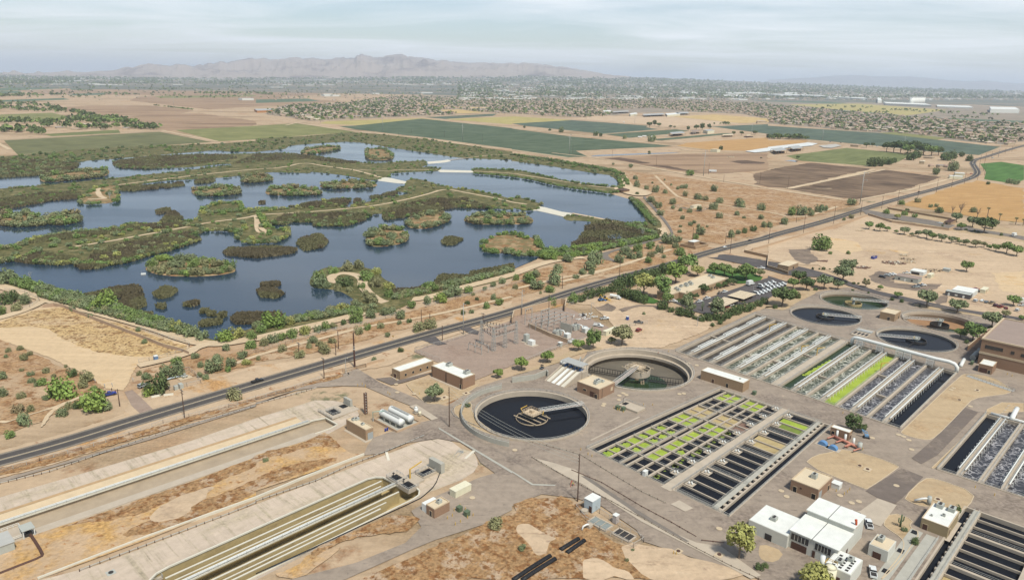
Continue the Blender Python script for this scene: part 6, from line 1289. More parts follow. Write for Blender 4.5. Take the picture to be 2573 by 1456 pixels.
# ---- sunken contact basins: sloped concrete sides, long bays
def pit(name, s_top, z_in, s_in, label, floor_m, slope_m):
    top = T(s_top); inn = T(s_in, z_in)
    return top, inn
def strip(m, a, b):                                         # ruled surface between two polylines of equal count
    n = len(a); m.add(list(a)+list(b), [(i, i+1, n+i+1, n+i) for i in range(n-1)])
def ruled(name, top, inn, m_, n=120):
    """slope from the pit's edge (closed) to an inner loop: each edge point joined to the nearest inner point"""
    def res(p, n):
        L = [0]
        for i in range(len(p)): a, b = p[i], p[(i+1) % len(p)]; L.append(L[-1]+math.dist(a[:2], b[:2]))
        out = []
        for k in range(n):
            t = L[-1]*k/n; i = max(j for j in range(len(p)) if L[j] <= t); a, b = p[i], p[(i+1) % len(p)]; f = (t-L[i])/max(1e-6, L[i+1]-L[i]); out.append((a[0]+(b[0]-a[0])*f, a[1]+(b[1]-a[1])*f))
        return out
    T_ = res(top, n); cl = []
    for p in T_:
        best = None
        for i in range(len(inn)):
            a, b = inn[i], inn[(i+1) % len(inn)]; d = (b[0]-a[0], b[1]-a[1]); l2 = d[0]**2+d[1]**2; t = max(0, min(1, ((p[0]-a[0])*d[0]+(p[1]-a[1])*d[1])/max(l2,1e-9))); q = (a[0]+d[0]*t, a[1]+d[1]*t); e = (q[0]-p[0])**2+(q[1]-p[1])**2
            if best is None or e < best[0]: best = (e, q)
        cl.append(best[1])
    return T_, cl
ZB = -.6; DB = 4.4
in2 = [UV(56,-190), UV(57,-195), UV(59.5,-199), UV(63,-201.4), UV(67,-202), UV(138,-202), UV(141,-201), UV(142.8,-199), UV(143.2,-196), UV(143.2,-190.5), UV(145.8,-188.4), UV(147,-185.5), UV(146.4,-182.4), UV(144.4,-180.4), UV(141,-179.8), UV(20,-179.8), UV(20,-190)]
def basin(name, label, pit_poly, inner_uv, walls, walk, zb, depth, u0, u1, floor_m, da=0.0):
    c = inner_uv[0] if da else UV(60,-198.5); cu = toUV(c); r = TH(name, cu[0], cu[1], label, 'basin', da=da); ca, sa = cos(GA+da), sin(GA+da)
    inv = lambda p, z: ((p[0]-c[0])*ca+(p[1]-c[1])*sa, (p[1]-c[1])*ca-(p[0]-c[0])*sa, z)
    a, b = ruled('s', pit_poly, inner_uv, M_shot)
    m = MB(); n = len(a); m.add([inv(p, .0) for p in a]+[inv(p, zb) for p in b], [(i, (i+1)%n, n+(i+1)%n, n+i) for i in range(n)]); m.build('slope', M_shot, r)
    m = MB(); lo = [inv(p, zb-depth) for p in inner_uv]; up = [inv(p, zb+.02) for p in inner_uv]; k = len(lo); m.add(up+lo, [(i, (i+1)%k, k+(i+1)%k, k+i) for i in range(k)]); m.build('side_wall', floor_m, r)
    m = MB(); tr = tessellate_polygon([[Vector(p) for p in lo]]); m.add(lo, [tuple(t) for t in tr]); m.build('basin_floor', floor_m, r)
    m = LB()
    P_ = [(inv(p,0)[0], -inv(p,0)[1]) for p in inner_uv]
    for i in range(len(P_)): p, q = P_[i], P_[(i+1) % len(P_)]; m.bar((p[0],p[1],zb+.1),(q[0],q[1],zb+.1),.55,.5)
    m.build('coping', M_wconc, r)
    for (v_, th, ua, ub, dz) in walls:
        m = LB(); m.box(ua-cu[0], v_-th/2-cu[1], zb-depth, ub-cu[0], v_+th/2-cu[1], zb-.12+dz); o = m.build('baffle_wall', floor_m, r)
        m = LB(); m.box(ua-cu[0], v_-th/2-.04-cu[1], zb-.12+dz, ub-cu[0], v_+th/2+.04-cu[1], zb+.06+dz); m.build('wall_cap', M_wconc, o)
    for (v_, wd, ua, ub) in walk:
        m = LB(); m.box(ua-cu[0], v_-wd/2-cu[1], zb-.2, ub-cu[0], v_+wd/2-cu[1], zb+.25); m.build('walkway', M_wconc, r)
        m = LB()
        for d in (-wd*.3, 0, wd*.25): m.tube([(ua-cu[0], v_+d-cu[1], zb+.5),(ub-cu[0], v_+d-cu[1], zb+.5)], .14, 6)
        m.build('pipe', M_wpaint, r, True)
        m = LB(); m.rail([(ua-cu[0], v_+wd/2-cu[1], zb+.25),(ub-cu[0], v_+wd/2-cu[1], zb+.25)], 1.05, 3, .07); m.build('railing', M_rail, r)
    return r
basin('contact_basin', 'near sunken contact basin with parallel empty olive-stained channels', PIT2, in2, [(-197.6,.5,64,141,0),(-195.2,.4,64,139,-.3),(-187.4,.5,20,141,0),(-185.4,.4,20,134,-.3),(-183.2,.5,20,130,0)], [(-192.2,1.6,56,143)], ZB, DB, 20, 150, M_stain)
in1 = [UV(20,-262.6), UV(150,-257.6), UV(155,-256), UV(155,-247), UV(151,-246), UV(20,-251.5)]
basin('contact_basin', 'far sunken contact basin, empty and silty, with pale sloped concrete side', PIT1, in1, [(-253.5,.4,44,45.5,-1)], [(-262.9,2.0,20,148)], -.6, 1.5, 30, 156, mat('dry_silt', C(186,164,138), var=.12, scale=.2), R(-2.1)); FB = bpy.data.objects['contact_basin.001']
m = LB(); m.add([(0,-6.0,-.33),(126,-6.0,-.33),(126,-1.3,-.52),(0,-1.3,-.52)], [(0,1,2,3)]); m.build('silt_strip', mat('pale_silt', C(226,198,160), var=.08, scale=.3), FB)
m = LB(); m.add([(0,-7.6,-.25),(126,-7.6,-.25),(126,-6.1,-.32),(0,-6.1,-.32)], [(0,1,2,3)]); m.build('silt_strip', mat('brown_silt', C(196,160,116), var=.12, scale=.4), FB)
m = LB(); m.box(0,11.2,-.3,124,15,.02); m.build('apron', M_conc, FB)
# ================================================================ SMALLER THINGS
def proj(x, y, z):
    q = Vector((x, y, z-HC)); v2 = q.y*_sp+q.z*_cp; dd = q.y*_cp-q.z*_sp; u2, v2 = q.x/dd*FOC, v2/dd*FOC
    u, v = _c*u2+_s*v2, -_s*u2+_c*v2
    return (PW/2+u, PH/2-v)
def height_of(b, top):                                      # picture points of foot and top -> height of an upright thing
    x, y = G(*b); lo, hi = 0.0, 120.0
    for _ in range(40):
        c = (lo+hi)/2
        if proj(x, y, c)[1] > top[1]: lo = c
        else: hi = c
    return (x, y, lo)
# ---- poles
POLES = """d2 685,285,680,75,x 905,242,898,70,l
c2 435,935,433,775,x 803,905,800,765,p 830,840,823,660,p 1662,600,1660,445,p 1747,590,1745,485,p 1872,757,1870,605,p 2280,630,2278,480,x
d2 1942,772,1940,370,p
e3 658,667,683,200,p
d1 1203,562,1180,388,p 1855,685,1803,390,x
c3 368,505,372,295,p 1075,180,1080,-60,p 505,235,508,105,p
b3 1673,1456,1686,1282,p 2190,1340,2206,1150,p 2143,1235,2150,1132,p 1812,1215,1818,1075,p 610,337,612,240,p 1005,377,1006,300,p 1448,462,1452,352,p 1972,548,1979,430,p 2125,622,2127,550,p 2488,642,2498,518,p 1990,95,1990,60,p
b4 5,1240,28,1078,p 355,1132,376,952,p 657,1040,682,862,p 928,952,945,812,p 1140,892,1158,764,p 1300,838,1320,704,p 1503,782,1518,652,p 1690,725,1706,592,p 1843,677,1862,556,p 1970,637,1988,516,p 2103,600,2126,486,p 2120,477,2140,350,p 2160,515,2190,330,p 2172,560,2190,450,p 198,692,213,562,p 283,1030,286,965,p 2245,370,2250,315,p 2380,340,2385,280,p 2448,320,2455,260,p
b2 1560,130,1560,85,p 1893,175,1893,105,p 2272,222,2272,140,p 740,20,740,-10,p
c3 1860,615,1880,515,l 782,720,782,598,l 790,555,798,378,l 2420,275,2435,205,l
b2 1430,155,1430,125,p"""
STEEL = """c2 2083,692,2082,380
c3 97,502,98,245
b4 922,848,968,520 545,207,560,95 1363,282,1384,155 2312,372,2336,238
b3 1922,560,1938,305 575,347,579,143 2405,142,2414,35
b2 2075,207,2072,33
a2 1272,1312,1270,1150 650,1232,648,1110 183,1170,182,1080
a3 745,1195,745,1100 1232,1240,1235,1145 308,1160,308,1080
a2 1845,1075,1843,1005 2167,1115,2167,1030 2493,1155,2493,1060 1283,1035,1282,985 1020,1005,1021,965 785,1000,785,950 570,992,570,945 380,993,380,940
a1 1745,1055,1740,970 1095,990,1096,940 937,980,935,920 790,960,790,910 1285,1010,1282,960 1500,1035,1500,975"""
def recs(s):
    t = None
    for k in s.split():
        if ',' in k: a = k.split(','); yield DP(t, float(a[0]), float(a[1])), DP(t, float(a[2]), float(a[3])), (a[4] if len(a) > 4 else 's')
        else: t = k
for b, tp, k in recs(POLES):
    x, y, h = height_of(b, tp); o = E('street_lamp' if k == 'l' else 'utility_pole', (x, y, 0), GA, None, 'lamp post' if k == 'l' else 'utility pole', 'yard lamp posts' if k == 'l' else 'wooden utility poles')
    m = LB(); m.tube([(0,0,0),(0,0,h)], .24 if k != 'l' else .16, 8, .15 if k != 'l' else .1); m.build('pole', M_wood if k != 'l' else M_galv, o)
    if k == 'x':
        m = LB(); m.bar((0,-1.6,h-.6),(0,1.6,h-.6),.2); m.bar((0,-1.3,h-1.8),(0,1.3,h-1.8),.18); c = m.build('crossarm', M_wood, o); m = LB()
        for q in (-1.4,-.5,.5,1.4): m.cyl(0,q,h-.5,h-.1,.12,6)
        m.build('insulator', M_hvac, c)
    elif k == 'p':
        m = LB()
        for q in (.4, 1.5, 2.6): m.bar((0,-.1,h-q),(0,-.6,h-q+.1),.12)
        m.build('insulator', M_dark, o)
    else:
        m = LB(); m.bar((0,0,h),(0,1.6,h+.1),.12); c = m.build('lamp_arm', M_galv, o); m = LB(); m.box(-.2,1.2,h-.08,.2,2.0,h+.1); m.build('lamp_head', M_hvac, c)
    AUTO.append((o, 'grey yard lamp post' if k == 'l' else ('dark wooden pole with crossarms' if k == 'x' else 'dark bare wooden pole'), b))
for b, tp, k in recs(STEEL):
    x, y, h = height_of(b, tp); o = E('transmission_pole', (x, y, 0), GA, None, 'power pole', 'tall steel transmission poles')
    m = LB(); m.tube([(0,0,0),(0,0,h)], .011*h+.1, 10, .006*h+.04); m.build('shaft', M_galv, o, True); sc = h/30
    for q, sd in ((.03,1),(.13,-1),(.24,1)):
        m = LB(); m.bar((0,0,h*(1-q)),(0,sd*3.4*sc,h*(1-q)+.5*sc),.35*sc); a = m.build('arm', M_galv, o); m = LB(); m.tube([(0,sd*3.3*sc,h*(1-q)+.4*sc),(0,sd*3.3*sc,h*(1-q)-1.2*sc)], .12*sc, 6); m.build('insulator', M_hvac, a)
    AUTO.append((o, 'tall pale steel transmission pole', b))
o = None
x, y, h = height_of(DP('c2', 992, 1025), DP('c2', 978, 680)); o = E('utility_pole', (x,y,0), GA, 'thick dark brown steel pole beside the plant gate, tallest near the road', 'utility pole', 'wooden utility poles'); m = LB(); m.tube([(0,0,0),(0,0,h)], .5, 10, .32); m.build('pole', mat('weathered_steel', C(92,62,52), var=.12), o)
m = LB(); m.ring(0,0,.36,.5,h*.52,h*.56,12); m.ring(0,0,.36,.5,h*.6,h*.62,12); m.build('collar', M_galv, o)
# overhead wires
def wire(a, b, sag=2.0, n=10):
    m = MB(); pts = [tuple(a[i]+(b[i]-a[i])*k/n-(sag*4*(k/n)*(1-k/n) if i == 2 else 0) for i in range(3)) for k in range(n+1)]; m.tube(pts, .05, 4); return m
p1 = height_of(DP('d2',1942,772), DP('d2',1940,370)); p2 = height_of(DP('e3',658,667), DP('e3',683,200))
for k, dz in enumerate((.4, 1.8, 3.2)):
    tag(wire((p1[0],p1[1],p1[2]-dz), (p2[0],p2[1],p2[2]-dz), 2.5, 14).build('power_line', M_hvac), ('uppermost', 'middle', 'lowest')[k]+' of three power lines crossing the dark round tank', 'power line', 'power lines over the round tank')
# ---- fences, walls, guard rails
def run(s, z=0): return [tuple(p) for p in T(s, z)]
def fence(s, label, h=2.2, step=4.0, mt=None):
    p = run(s); c = p[0]; o = E('chain_link_fence', (c[0],c[1],0), 0, label, 'fence'); m = MB(); f = MB()
    for a, b in zip(p, p[1:]):
        A, B = Vector((a[0]-c[0],a[1]-c[1],0)), Vector((b[0]-c[0],b[1]-c[1],0)); n = max(1, int((B-A).length/step))
        for i in range(n+1): q = A+(B-A)*i/n; m.bar(q, q+Vector((0,0,h)), .11)
        m.bar(A+Vector((0,0,h)), B+Vector((0,0,h)), .09); f.add([A, B, B+Vector((0,0,h)), A+Vector((0,0,h))], [(0,1,2,3)])
    m.build('post_frame', mt or M_rail, o); f.build('mesh_panel', M_fab, o); return o
def wallrun(name, s, label, th, h, mt, cap=True, cat='wall'):
    p = run(s); c = p[0]; o = E(name, (c[0],c[1],0), 0, label, cat); q = [(a[0]-c[0], a[1]-c[1]) for a in p]
    m = MB(); m.wall(q, th, 0, h); m.build('wall_face', mt, o)
    if cap: m = MB(); m.wall(q, th+.12, h, h+.14); m.build('coping', M_trim, o)
    return o
_pm = MB(); _pm.bar((0,0,0),(0,0,.85),.2); POSTM = mesh_from(_pm, 'post', M_wood)
def guardrail(s, label, step=2.4, mt=None):
    p = run(s); c = p[0]; o = E('guard_rail', (c[0],c[1],0), 0, label, 'guard rail'); b_ = MB(); ps = []; tl = sum(math.dist(a, b) for a, b in zip(p, p[1:])); step = max(step, tl/90)
    for a, b in zip(p, p[1:]):
        A, B = Vector((a[0]-c[0],a[1]-c[1],0)), Vector((b[0]-c[0],b[1]-c[1],0)); n = max(1, int((B-A).length/step))
        ps += [A+(B-A)*i/n for i in range(n)]
        b_.bar(A+Vector((0,0,.65)), B+Vector((0,0,.65)), .1, .24)
    b_.build('rail_beam', mt or M_rail, o)
    for q in ps[:99]: k = link('post', POSTM, o); k.location = q
def wallf(s, l, h=2.2): return fence(s, l, h)
fence("c1 1420,655 1640,735 1860,780 1905,810 1900,840 1840,880 1600,945 1500,965 1395,985", 'chain link fence curving round the sandy parking field corner')
fence("c1 50,260 250,285 390,350 400,370 300,430 210,455", 'short chain link fence curving beside the far left track')
wallrun('screen_fence', "c1 430,430 540,410 640,430 760,480 1000,575 1420,735 1640,825 1820,870 1900,905", 'long beige slatted fence along the sandy track above parking field', .12, 2.1, mat('beige_slats', C(196,164,138), var=.08, scale=3), cat='fence')
fence("c2 -100,910 0,880 300,800 700,680 1000,620 1300,540 1500,480", 'long chain link fence between shrubs and the dirt track, left half'); fence("c2 1700,430 2000,345 2300,265 2571,205 c3 200,150", 'chain link fence between shrubs and the dirt track, right half')
fence("c1 1600,1120 1690,1090 1900,1060 1960,1110 2020,1190 1880,1225 1700,1260 1600,1120", 'square chain link enclosure round the blue-ended pipe yard')
fence("d1 0,1240 400,1120 820,1010 1300,860 1640,740 1900,680 2300,580 2571,500 d2 300,420 640,300", 'chain link fence along the near verge of the main road', 2.0)
fence("c2 1595,870 1720,830 1920,780 2100,720 c3 -200,620", 'chain link fence on the road side of the substation yard'); fence("c2 1600,880 1850,970", 'short chain link fence behind the long white-roofed building')
fence("c3 560,790 870,730 1050,640 1240,610 1360,590", 'chain link fence right of the site trailer'); fence("c3 0,1035 380,870 720,770", 'chain link fence on the dark kerb above three round trees')
fence("c3 570,410 820,330 1000,260 1240,215 1560,130", 'chain link fence under the hedge beside the road'); 
fence("e3 640,750 730,700 880,790 1300,1060 1320,1080 1220,1140 880,960 740,870 640,750", 'chain link enclosure round the grey metal box and dark pits', 2.0)
guardrail("d1 0,1345 500,1225 1000,1050 1500,880 2000,730 2571,565 d2 0,550 300,470 610,385", 'long guard rail along the service track above the far contact basin')
guardrail("e1 800,1370 1300,1180 1800,990 2300,800 2571,690 e2 0,675 600,470 900,330 1290,180 1500,95 1690,15", 'guard rail along the rim of the near contact basin')
guardrail("e3 200,235 450,380 700,520 1000,680 1400,900 1850,1150 2200,1330 2571,1500", 'post guard rail along the near side of the concrete drive', 2.6, M_conc); guardrail("e3 600,365 900,490 1300,730 1600,890 1850,1035", 'dark guard rail along the far side of the concrete drive', 2.6, M_rust_)
guardrail("e3 0,45 280,100 480,150 680,205 1000,400 1300,580 1545,695", 'timber guard rail between the round tank road and settling tank road', 2.6, M_conc); guardrail("e3 1905,1070 2130,1095", 'short rusty guard rail beside the tall roadside tree', 2.4, M_rust_)
guardrail("d2 2150,510 2000,570 1960,620 1990,670 2240,780 2400,830 2571,890", 'low timber rail curving round the dark round tank', 2.6)
wallrun('block_wall', "c3 0,590 20,515 490,395 540,405 530,470", 'tan block wall behind the substation along the road', .4, 4.2, M_block); wallrun('block_wall', "c3 165,620 380,720 560,785", 'low perforated tan wall in front of the substation transformers', .4, 2.4, M_block)
wallrun('block_wall', "b4 1000,965 470,1125 -80,1290 -160,1310", 'long tan boundary wall along the road beside the bare lot', .35, 2.2, M_block); wallrun('block_wall', "b4 1000,955 1240,1030 1560,1075 1815,1110 1890,1075", 'tan estate wall curving along the gated side road', .35, 2.3, M_block); wallrun('block_wall', "b4 1200,895 1400,930 1840,1005", 'brown block wall behind the gated side road', .35, 2.3, M_brick); wallrun('block_wall', "b4 1200,885 1280,865 1360,870", 'short tan entry wall at the side road mouth', .35, 2.0, M_block)
wallrun('block_wall', "b3 2330,1330 2571,1385 c4 -10,30 130,70 200,95", 'brown block wall beside the entrance to the office road', .35, 2.4, M_brick); wallrun('block_wall', "d2 690,255 880,210", 'low tan wall left of the plant gate', .35, 1.8, M_block); wallrun('block_wall', "d2 1010,185 1200,130 1290,110", 'low tan wall right of the plant gate', .35, 1.6, M_block)
wallrun('block_wall', "c4 2000,860 2200,690 2240,680", 'brown block wall joining the big brick hall', .35, 3.0, M_brick2)
wallrun('ridge_wall', "e1 380,1456 1000,1215 1500,1025 2571,640 e2 500,430 1085,205", 'long low pale wall along the crest above near contact basin', .5, .9, M_wconc, False)
r = E('sliding_gate', T1("d2 880,225")+(0,), GA-R(10), 'dark barred sliding gate at the plant entrance', 'gate'); m = LB(); m.bar((0,0,2),(12,0,2),.12); m.bar((0,0,.2),(12,0,.2),.12)
for k in range(30): m.bar((k*.41,0,.2),(k*.41,0,2),.06)
m.build('gate_leaf', M_dark, r); m = LB(); m.box(-.3,-.3,0,.3,.3,2.3); m.box(12,-.3,0,12.6,.3,2.3); m.build('gate_post', M_block, r)
# ---- vehicles
def vmat(n, c): return mat(n, C(*c), rough=.35, var=.03, spec=.5)
PAINT = {'white': vmat('white_car_paint', (240,240,240)), 'black': vmat('black_car_paint', (44,46,50)), 'red': vmat('red_car_paint', (170,60,48)), 'blue': vmat('blue_car_paint', (44,66,160)), 'silver': vmat('silver_car_paint', (178,184,186)), 'maroon': vmat('maroon_car_paint', (110,40,44)), 'tan': vmat('tan_car_paint', (180,160,130)), 'grey': vmat('grey_car_paint', (112,118,124))}
M_tyre = mat('tyre', (.02,.02,.02), rough=.9); M_rim = mat('wheel_rim', C(170,170,170), rough=.4, metal=.6)
def prof(m, pts, w0, w1=None):                              # side profile (x,z) swept across the width
    w1 = w1 or w0; n = len(pts); zs = [p[1] for p in pts]; zl, zh = min(zs), max(zs)
    wd = [w0+(w1-w0)*(p[1]-zl)/max(1e-6, zh-zl) for p in pts]
    m.add([(p[0],-w/2,p[1]) for p, w in zip(pts, wd)]+[(p[0],w/2,p[1]) for p, w in zip(pts, wd)], [tuple(range(n)), tuple(range(2*n-1, n-1, -1))]+[(i, n+i, n+(i+1)%n, (i+1)%n) for i in range(n)])
PROTO = {}
def vparts(kind, paint):
    out = []
    m = MB(); g = MB(); w = 1.95
    if kind == 'pickup':
        prof(m, [(-2.85,.45),(-2.85,1.05),(-.75,1.08),(-.75,1.12),(1.15,1.12),(2.7,1.02),(2.9,.8),(2.9,.45)], w); prof(m, [(-.72,1.12),(-.6,1.78),(.55,1.8),(1.2,1.12)], w-.1, w-.4); prof(g, [(-.76,1.2),(-.66,1.68),(.62,1.7),(1.12,1.2)], w-.06, w-.36)
        bd = MB(); bd.box(-2.7,-.8,1.06,-.85,.8,1.1); out.append(('bed', M_dark, bd))
        L = 2.85
    elif kind in ('suv', 'van'):
        hh = 1.85 if kind == 'suv' else 2.3; prof(m, [(-2.4,.4),(-2.45,1.05),(1.1,1.1),(2.3,.98),(2.45,.7),(2.4,.4)], 1.9); prof(m, [(-2.4,1.05),(-2.2,hh),(.4,hh),(1.2,1.08)], 1.82, 1.5); prof(g, [(-2.44,1.15),(-2.28,hh-.15),(.44,hh-.15),(1.1,1.15)], 1.86, 1.55)
    elif kind == 'car':
        prof(m, [(-2.25,.4),(-2.3,.85),(-1.4,.95),(1.0,.92),(2.15,.78),(2.3,.55),(2.25,.4)], 1.8); prof(m, [(-1.6,.92),(-1.0,1.42),(.35,1.42),(1.1,.9)], 1.7, 1.3); prof(g, [(-1.5,.97),(-1.0,1.34),(.38,1.34),(1.0,.97)], 1.74, 1.36)
    elif kind == 'boxtruck':
        prof(m, [(1.5,.6),(1.5,2.4),(2.4,2.4),(2.9,1.6),(3.9,1.4),(4.0,.6)], 2.3); prof(g, [(2.3,1.65),(2.45,2.25),(2.86,1.68)], 2.34); b_ = MB(); b_.box(-4,-1.25,1.0,1.4,1.25,3.7); out.append(('cargo_box', M_wpaint, b_))
    elif kind == 'tanker':
        prof(m, [(1.5,.6),(1.5,2.4),(2.6,2.4),(2.9,1.6),(3.9,1.4),(4.0,.6)], 2.3); prof(g, [(2.4,1.65),(2.5,2.25),(2.88,1.68)], 2.34); b_ = MB(); b_.tube([(-3.6,0,1.9),(-3.4,0,1.9),(1.0,0,1.9),(1.2,0,1.9)], 1.05, 14); out.append(('tank', M_wpaint, b_))
    elif kind == 'service':
        prof(m, [(-.3,.5),(-.3,1.12),(-.2,1.9),(.9,1.9),(1.5,1.15),(2.9,1.05),(3.0,.5)], 2.0, 1.9); prof(g, [(-.24,1.22),(-.16,1.8),(.86,1.8),(1.38,1.22)], 2.04, 1.94); b_ = MB(); b_.box(-3,-1.05,.6,-.4,1.05,1.5); out.append(('tool_body', M_wpaint, b_)); l_ = MB(); l_.rail([(-3,-.95,1.5),(1,-.95,1.9)], .6, 1.2, .08); l_.rail([(-3,.95,1.5),(1,.95,1.9)], .6, 1.2, .08); out.append(('ladder_rack', M_galv, l_))
    elif kind == 'cart':
        prof(m, [(-1.3,.4),(-1.3,.9),(-.2,.8),(.9,.9),(1.3,.6),(1.3,.4)], 1.4); f = MB(); 
        for q in (-.6,.6):
            f.bar((-.3,q,.8),(-.3,q,1.9),.08); f.bar((.8,q,.85),(.5,q,1.9),.08)
        f.box(-.5,-.7,1.88,.7,.7,1.95); out.append(('roll_cage', M_black_, f)); g.box(-.25,-.6,.85,.1,.6,1.3)
    elif kind == 'trailer':
        m.box(-6,-1.25,1.1,6,1.25,3.9); g.box(-6.03,-1.1,1.3,-6.0,1.1,3.7)
    out = [('body', PAINT[paint], m), ('windows' if kind != 'trailer' else 'rear_door', M_glass if kind != 'trailer' else M_hvac, g)]+out
    wx = {'pickup':(-1.75,1.85),'suv':(-1.5,1.55),'van':(-1.5,1.55),'car':(-1.4,1.4),'boxtruck':(-2.6,3.0),'tanker':(-2.2,3.0),'service':(-1.9,2.0),'cart':(-.85,.85),'trailer':(-4.6,-3.4)}[kind]; rr = .5 if kind in ('boxtruck','tanker','trailer') else (.4 if kind in ('pickup','service','suv','van') else .32)
    hw = {'boxtruck':1.1,'tanker':1.05,'trailer':1.1,'cart':.62}.get(kind, .86)
    for x in wx:
        for s_ in (-1, 1):
            q = MB(); q.tube([(x,s_*(hw-.12),rr),(x,s_*(hw+.13),rr)], rr, 14); out.append(('wheel', M_tyre, q))
    if kind not in ('cart','trailer'):
        fx = {'pickup':2.9,'suv':2.42,'van':2.42,'car':2.26,'boxtruck':3.95,'tanker':3.95,'service':2.98}[kind]; fz = .85 if kind != 'car' else .66
        for s_ in (-1, 1): q = MB(); q.box(fx-.06,s_*.7-.18,fz-.1,fx+.04,s_*.7+.18,fz+.08); out.append(('headlight', M_wpaint, q))
    return out
def vehicle(t, x, y, deg, kind, paint, label=None, nm=None, group=None):
    key = (kind, paint)
    if key not in PROTO:
        PROTO[key] = []
        for n_, mt, b in vparts(kind, paint):
            me = bpy.data.meshes.new(n_); me.from_pydata([tuple(p) for p in b.v], [], b.f); me.materials.append(mt); me.update(); PROTO[key].append((n_, me))
    q = DP(t, x, y); p = G(*q); o = E({'pickup':'pickup_truck','suv':'parked_car','van':'white_van','car':'car','boxtruck':'box_truck','tanker':'tank_truck','service':'service_truck','cart':'utility_cart','trailer':'cargo_trailer'}[kind], (p[0], p[1], .3), R(deg), label, {'pickup':'pickup','suv':'car','van':'van','car':'car','boxtruck':'truck','tanker':'truck','service':'truck','cart':'utility cart','trailer':'trailer'}[kind], group)
    for n_, me in PROTO[key]: link(n_, me, o)
    if not label: AUTO.append((o, {'pickup':'%s pickup','suv':'%s estate car','van':'%s van','car':'%s car','boxtruck':'%s box truck','tanker':'%s tank truck','service':'%s service truck','cart':'%s utility cart','trailer':'%s cargo trailer'}[kind] % paint, q))
    return o
vehicle('f', 647, 960, 46.5, 'pickup', 'black', 'dark pickup driving along the main road'); vehicle('d1', 1100, 455, 40, 'pickup', 'blue', 'blue pickup parked by the dirt entrance with people behind it'); vehicle('d1', 1440, 370, 60, 'suv', 'silver', 'silver car half hidden behind the big roadside bush')
for a in (("c3",930,545,12,'pickup','white'),("c3",868,620,-25,'service','white'),("c3",742,650,-30,'suv','silver'),("c3",1270,585,-10,'pickup','black'),("c3",1273,665,50,'suv','red'),("c3",608,780,35,'service','white'),("c3",1035,340,-30,'tanker','white'),("c3",1620,372,-20,'pickup','white'),("c3",1878,375,35,'pickup','white'),("c3",1955,343,35,'pickup','white'),("c3",2130,278,35,'pickup','white'),("c3",2078,292,35,'cart','grey'),("c3",2392,205,40,'boxtruck','white'),("c3",2502,38,-20,'pickup','white'),
  ("c3",2150,432,40,'car','red'),("c3",2203,412,40,'car','white'),("c3",2238,395,40,'car','black'),("c3",2300,365,40,'pickup','black'),("c3",2352,350,40,'car','black'),("c3",2487,240,-50,'car','black'),
  ("c4",1147,128,-35,'suv','black'),("c4",1195,112,-35,'car','silver'),("c4",1222,103,-35,'pickup','white'),("c4",1252,100,-35,'pickup','white'),("c4",1483,228,5,'pickup','silver'),("c4",1512,215,5,'pickup','grey'),("c4",1548,210,5,'pickup','white'),("c4",1392,88,-10,'pickup','white'),("c4",2088,248,-15,'car','red'),("c4",2088,262,-15,'car','grey'),("c4",2083,368,40,'suv','white'),("c4",2150,366,40,'car','white'),("c4",2192,380,40,'car','grey'),("c4",2247,388,30,'pickup','tan'),("c4",2288,416,30,'suv','maroon'),("c4",2335,428,30,'pickup','red'),("c4",2390,440,60,'car','maroon'),("c4",2502,463,40,'suv','white'),("c4",2550,385,-20,'boxtruck','white'),("c4",2555,415,-20,'pickup','white'),
  ("b3",2390,1215,45,'car','black'),("b3",2138,1283,46.5,'car','white'),("b4",1515,728,46,'pickup','black'),("b4",2060,455,100,'van','white'),("b4",2090,567,50,'car','black'),("b4",2030,592,42,'suv','silver'),("b4",2445,300,45,'van','white'),("b4",1722,1040,-20,'pickup','white'),("b4",2472,1170,35,'boxtruck','white'),("b4",2255,385,-10,'van','white'),("b4",1880,352,-20,'suv','black'),("b4",1095,267,-20,'van','white'),("b4",625,222,-20,'car','blue'),("b4",730,232,-20,'car','maroon'),("b4",2040,543,-10,'car','red'),
  ("b3",1285,178,5,'trailer','white'),("b3",1330,170,5,'trailer','white'),("b3",1410,175,5,'trailer','white'),("b3",1345,182,5,'pickup','white'),("b3",1550,163,0,'pickup','white'),("b3",2015,525,-12,'trailer','white'),("b3",968,680,-5,'van','white'),("b3",1825,140,0,'trailer','white'),("b3",1125,28,-8,'boxtruck','white'),
  ("e4",1050,1400,70,'pickup','white'),("e4",1010,915,75,'pickup','white'),("e4",825,815,-25,'pickup','white'),("e4",898,845,60,'cart','black'),("d3",540,140,30,'service','white'),
  ("d3",300,190,60,'cart','grey'),("d3",565,160,30,'cart','red'),("d3",608,142,30,'cart','black'),("d3",637,222,80,'cart','black'),("d3",680,212,80,'cart','grey')): vehicle(*a)
for (x0, y0, x1, y1, n) in ((1901,741,1966,715,9),(1912,722,1940,711,4)):
    for k in range(n):
        q = (x0+(x1-x0)*k/(n-1), y0+(y1-y0)*k/(n-1)); kd = ('pickup','van','pickup','pickup','van')[(k*3+n) % 5]; o = vehicle('f', q[0], q[1], -43.5, kd, 'white', group='white fleet vehicles parked in the office car park')
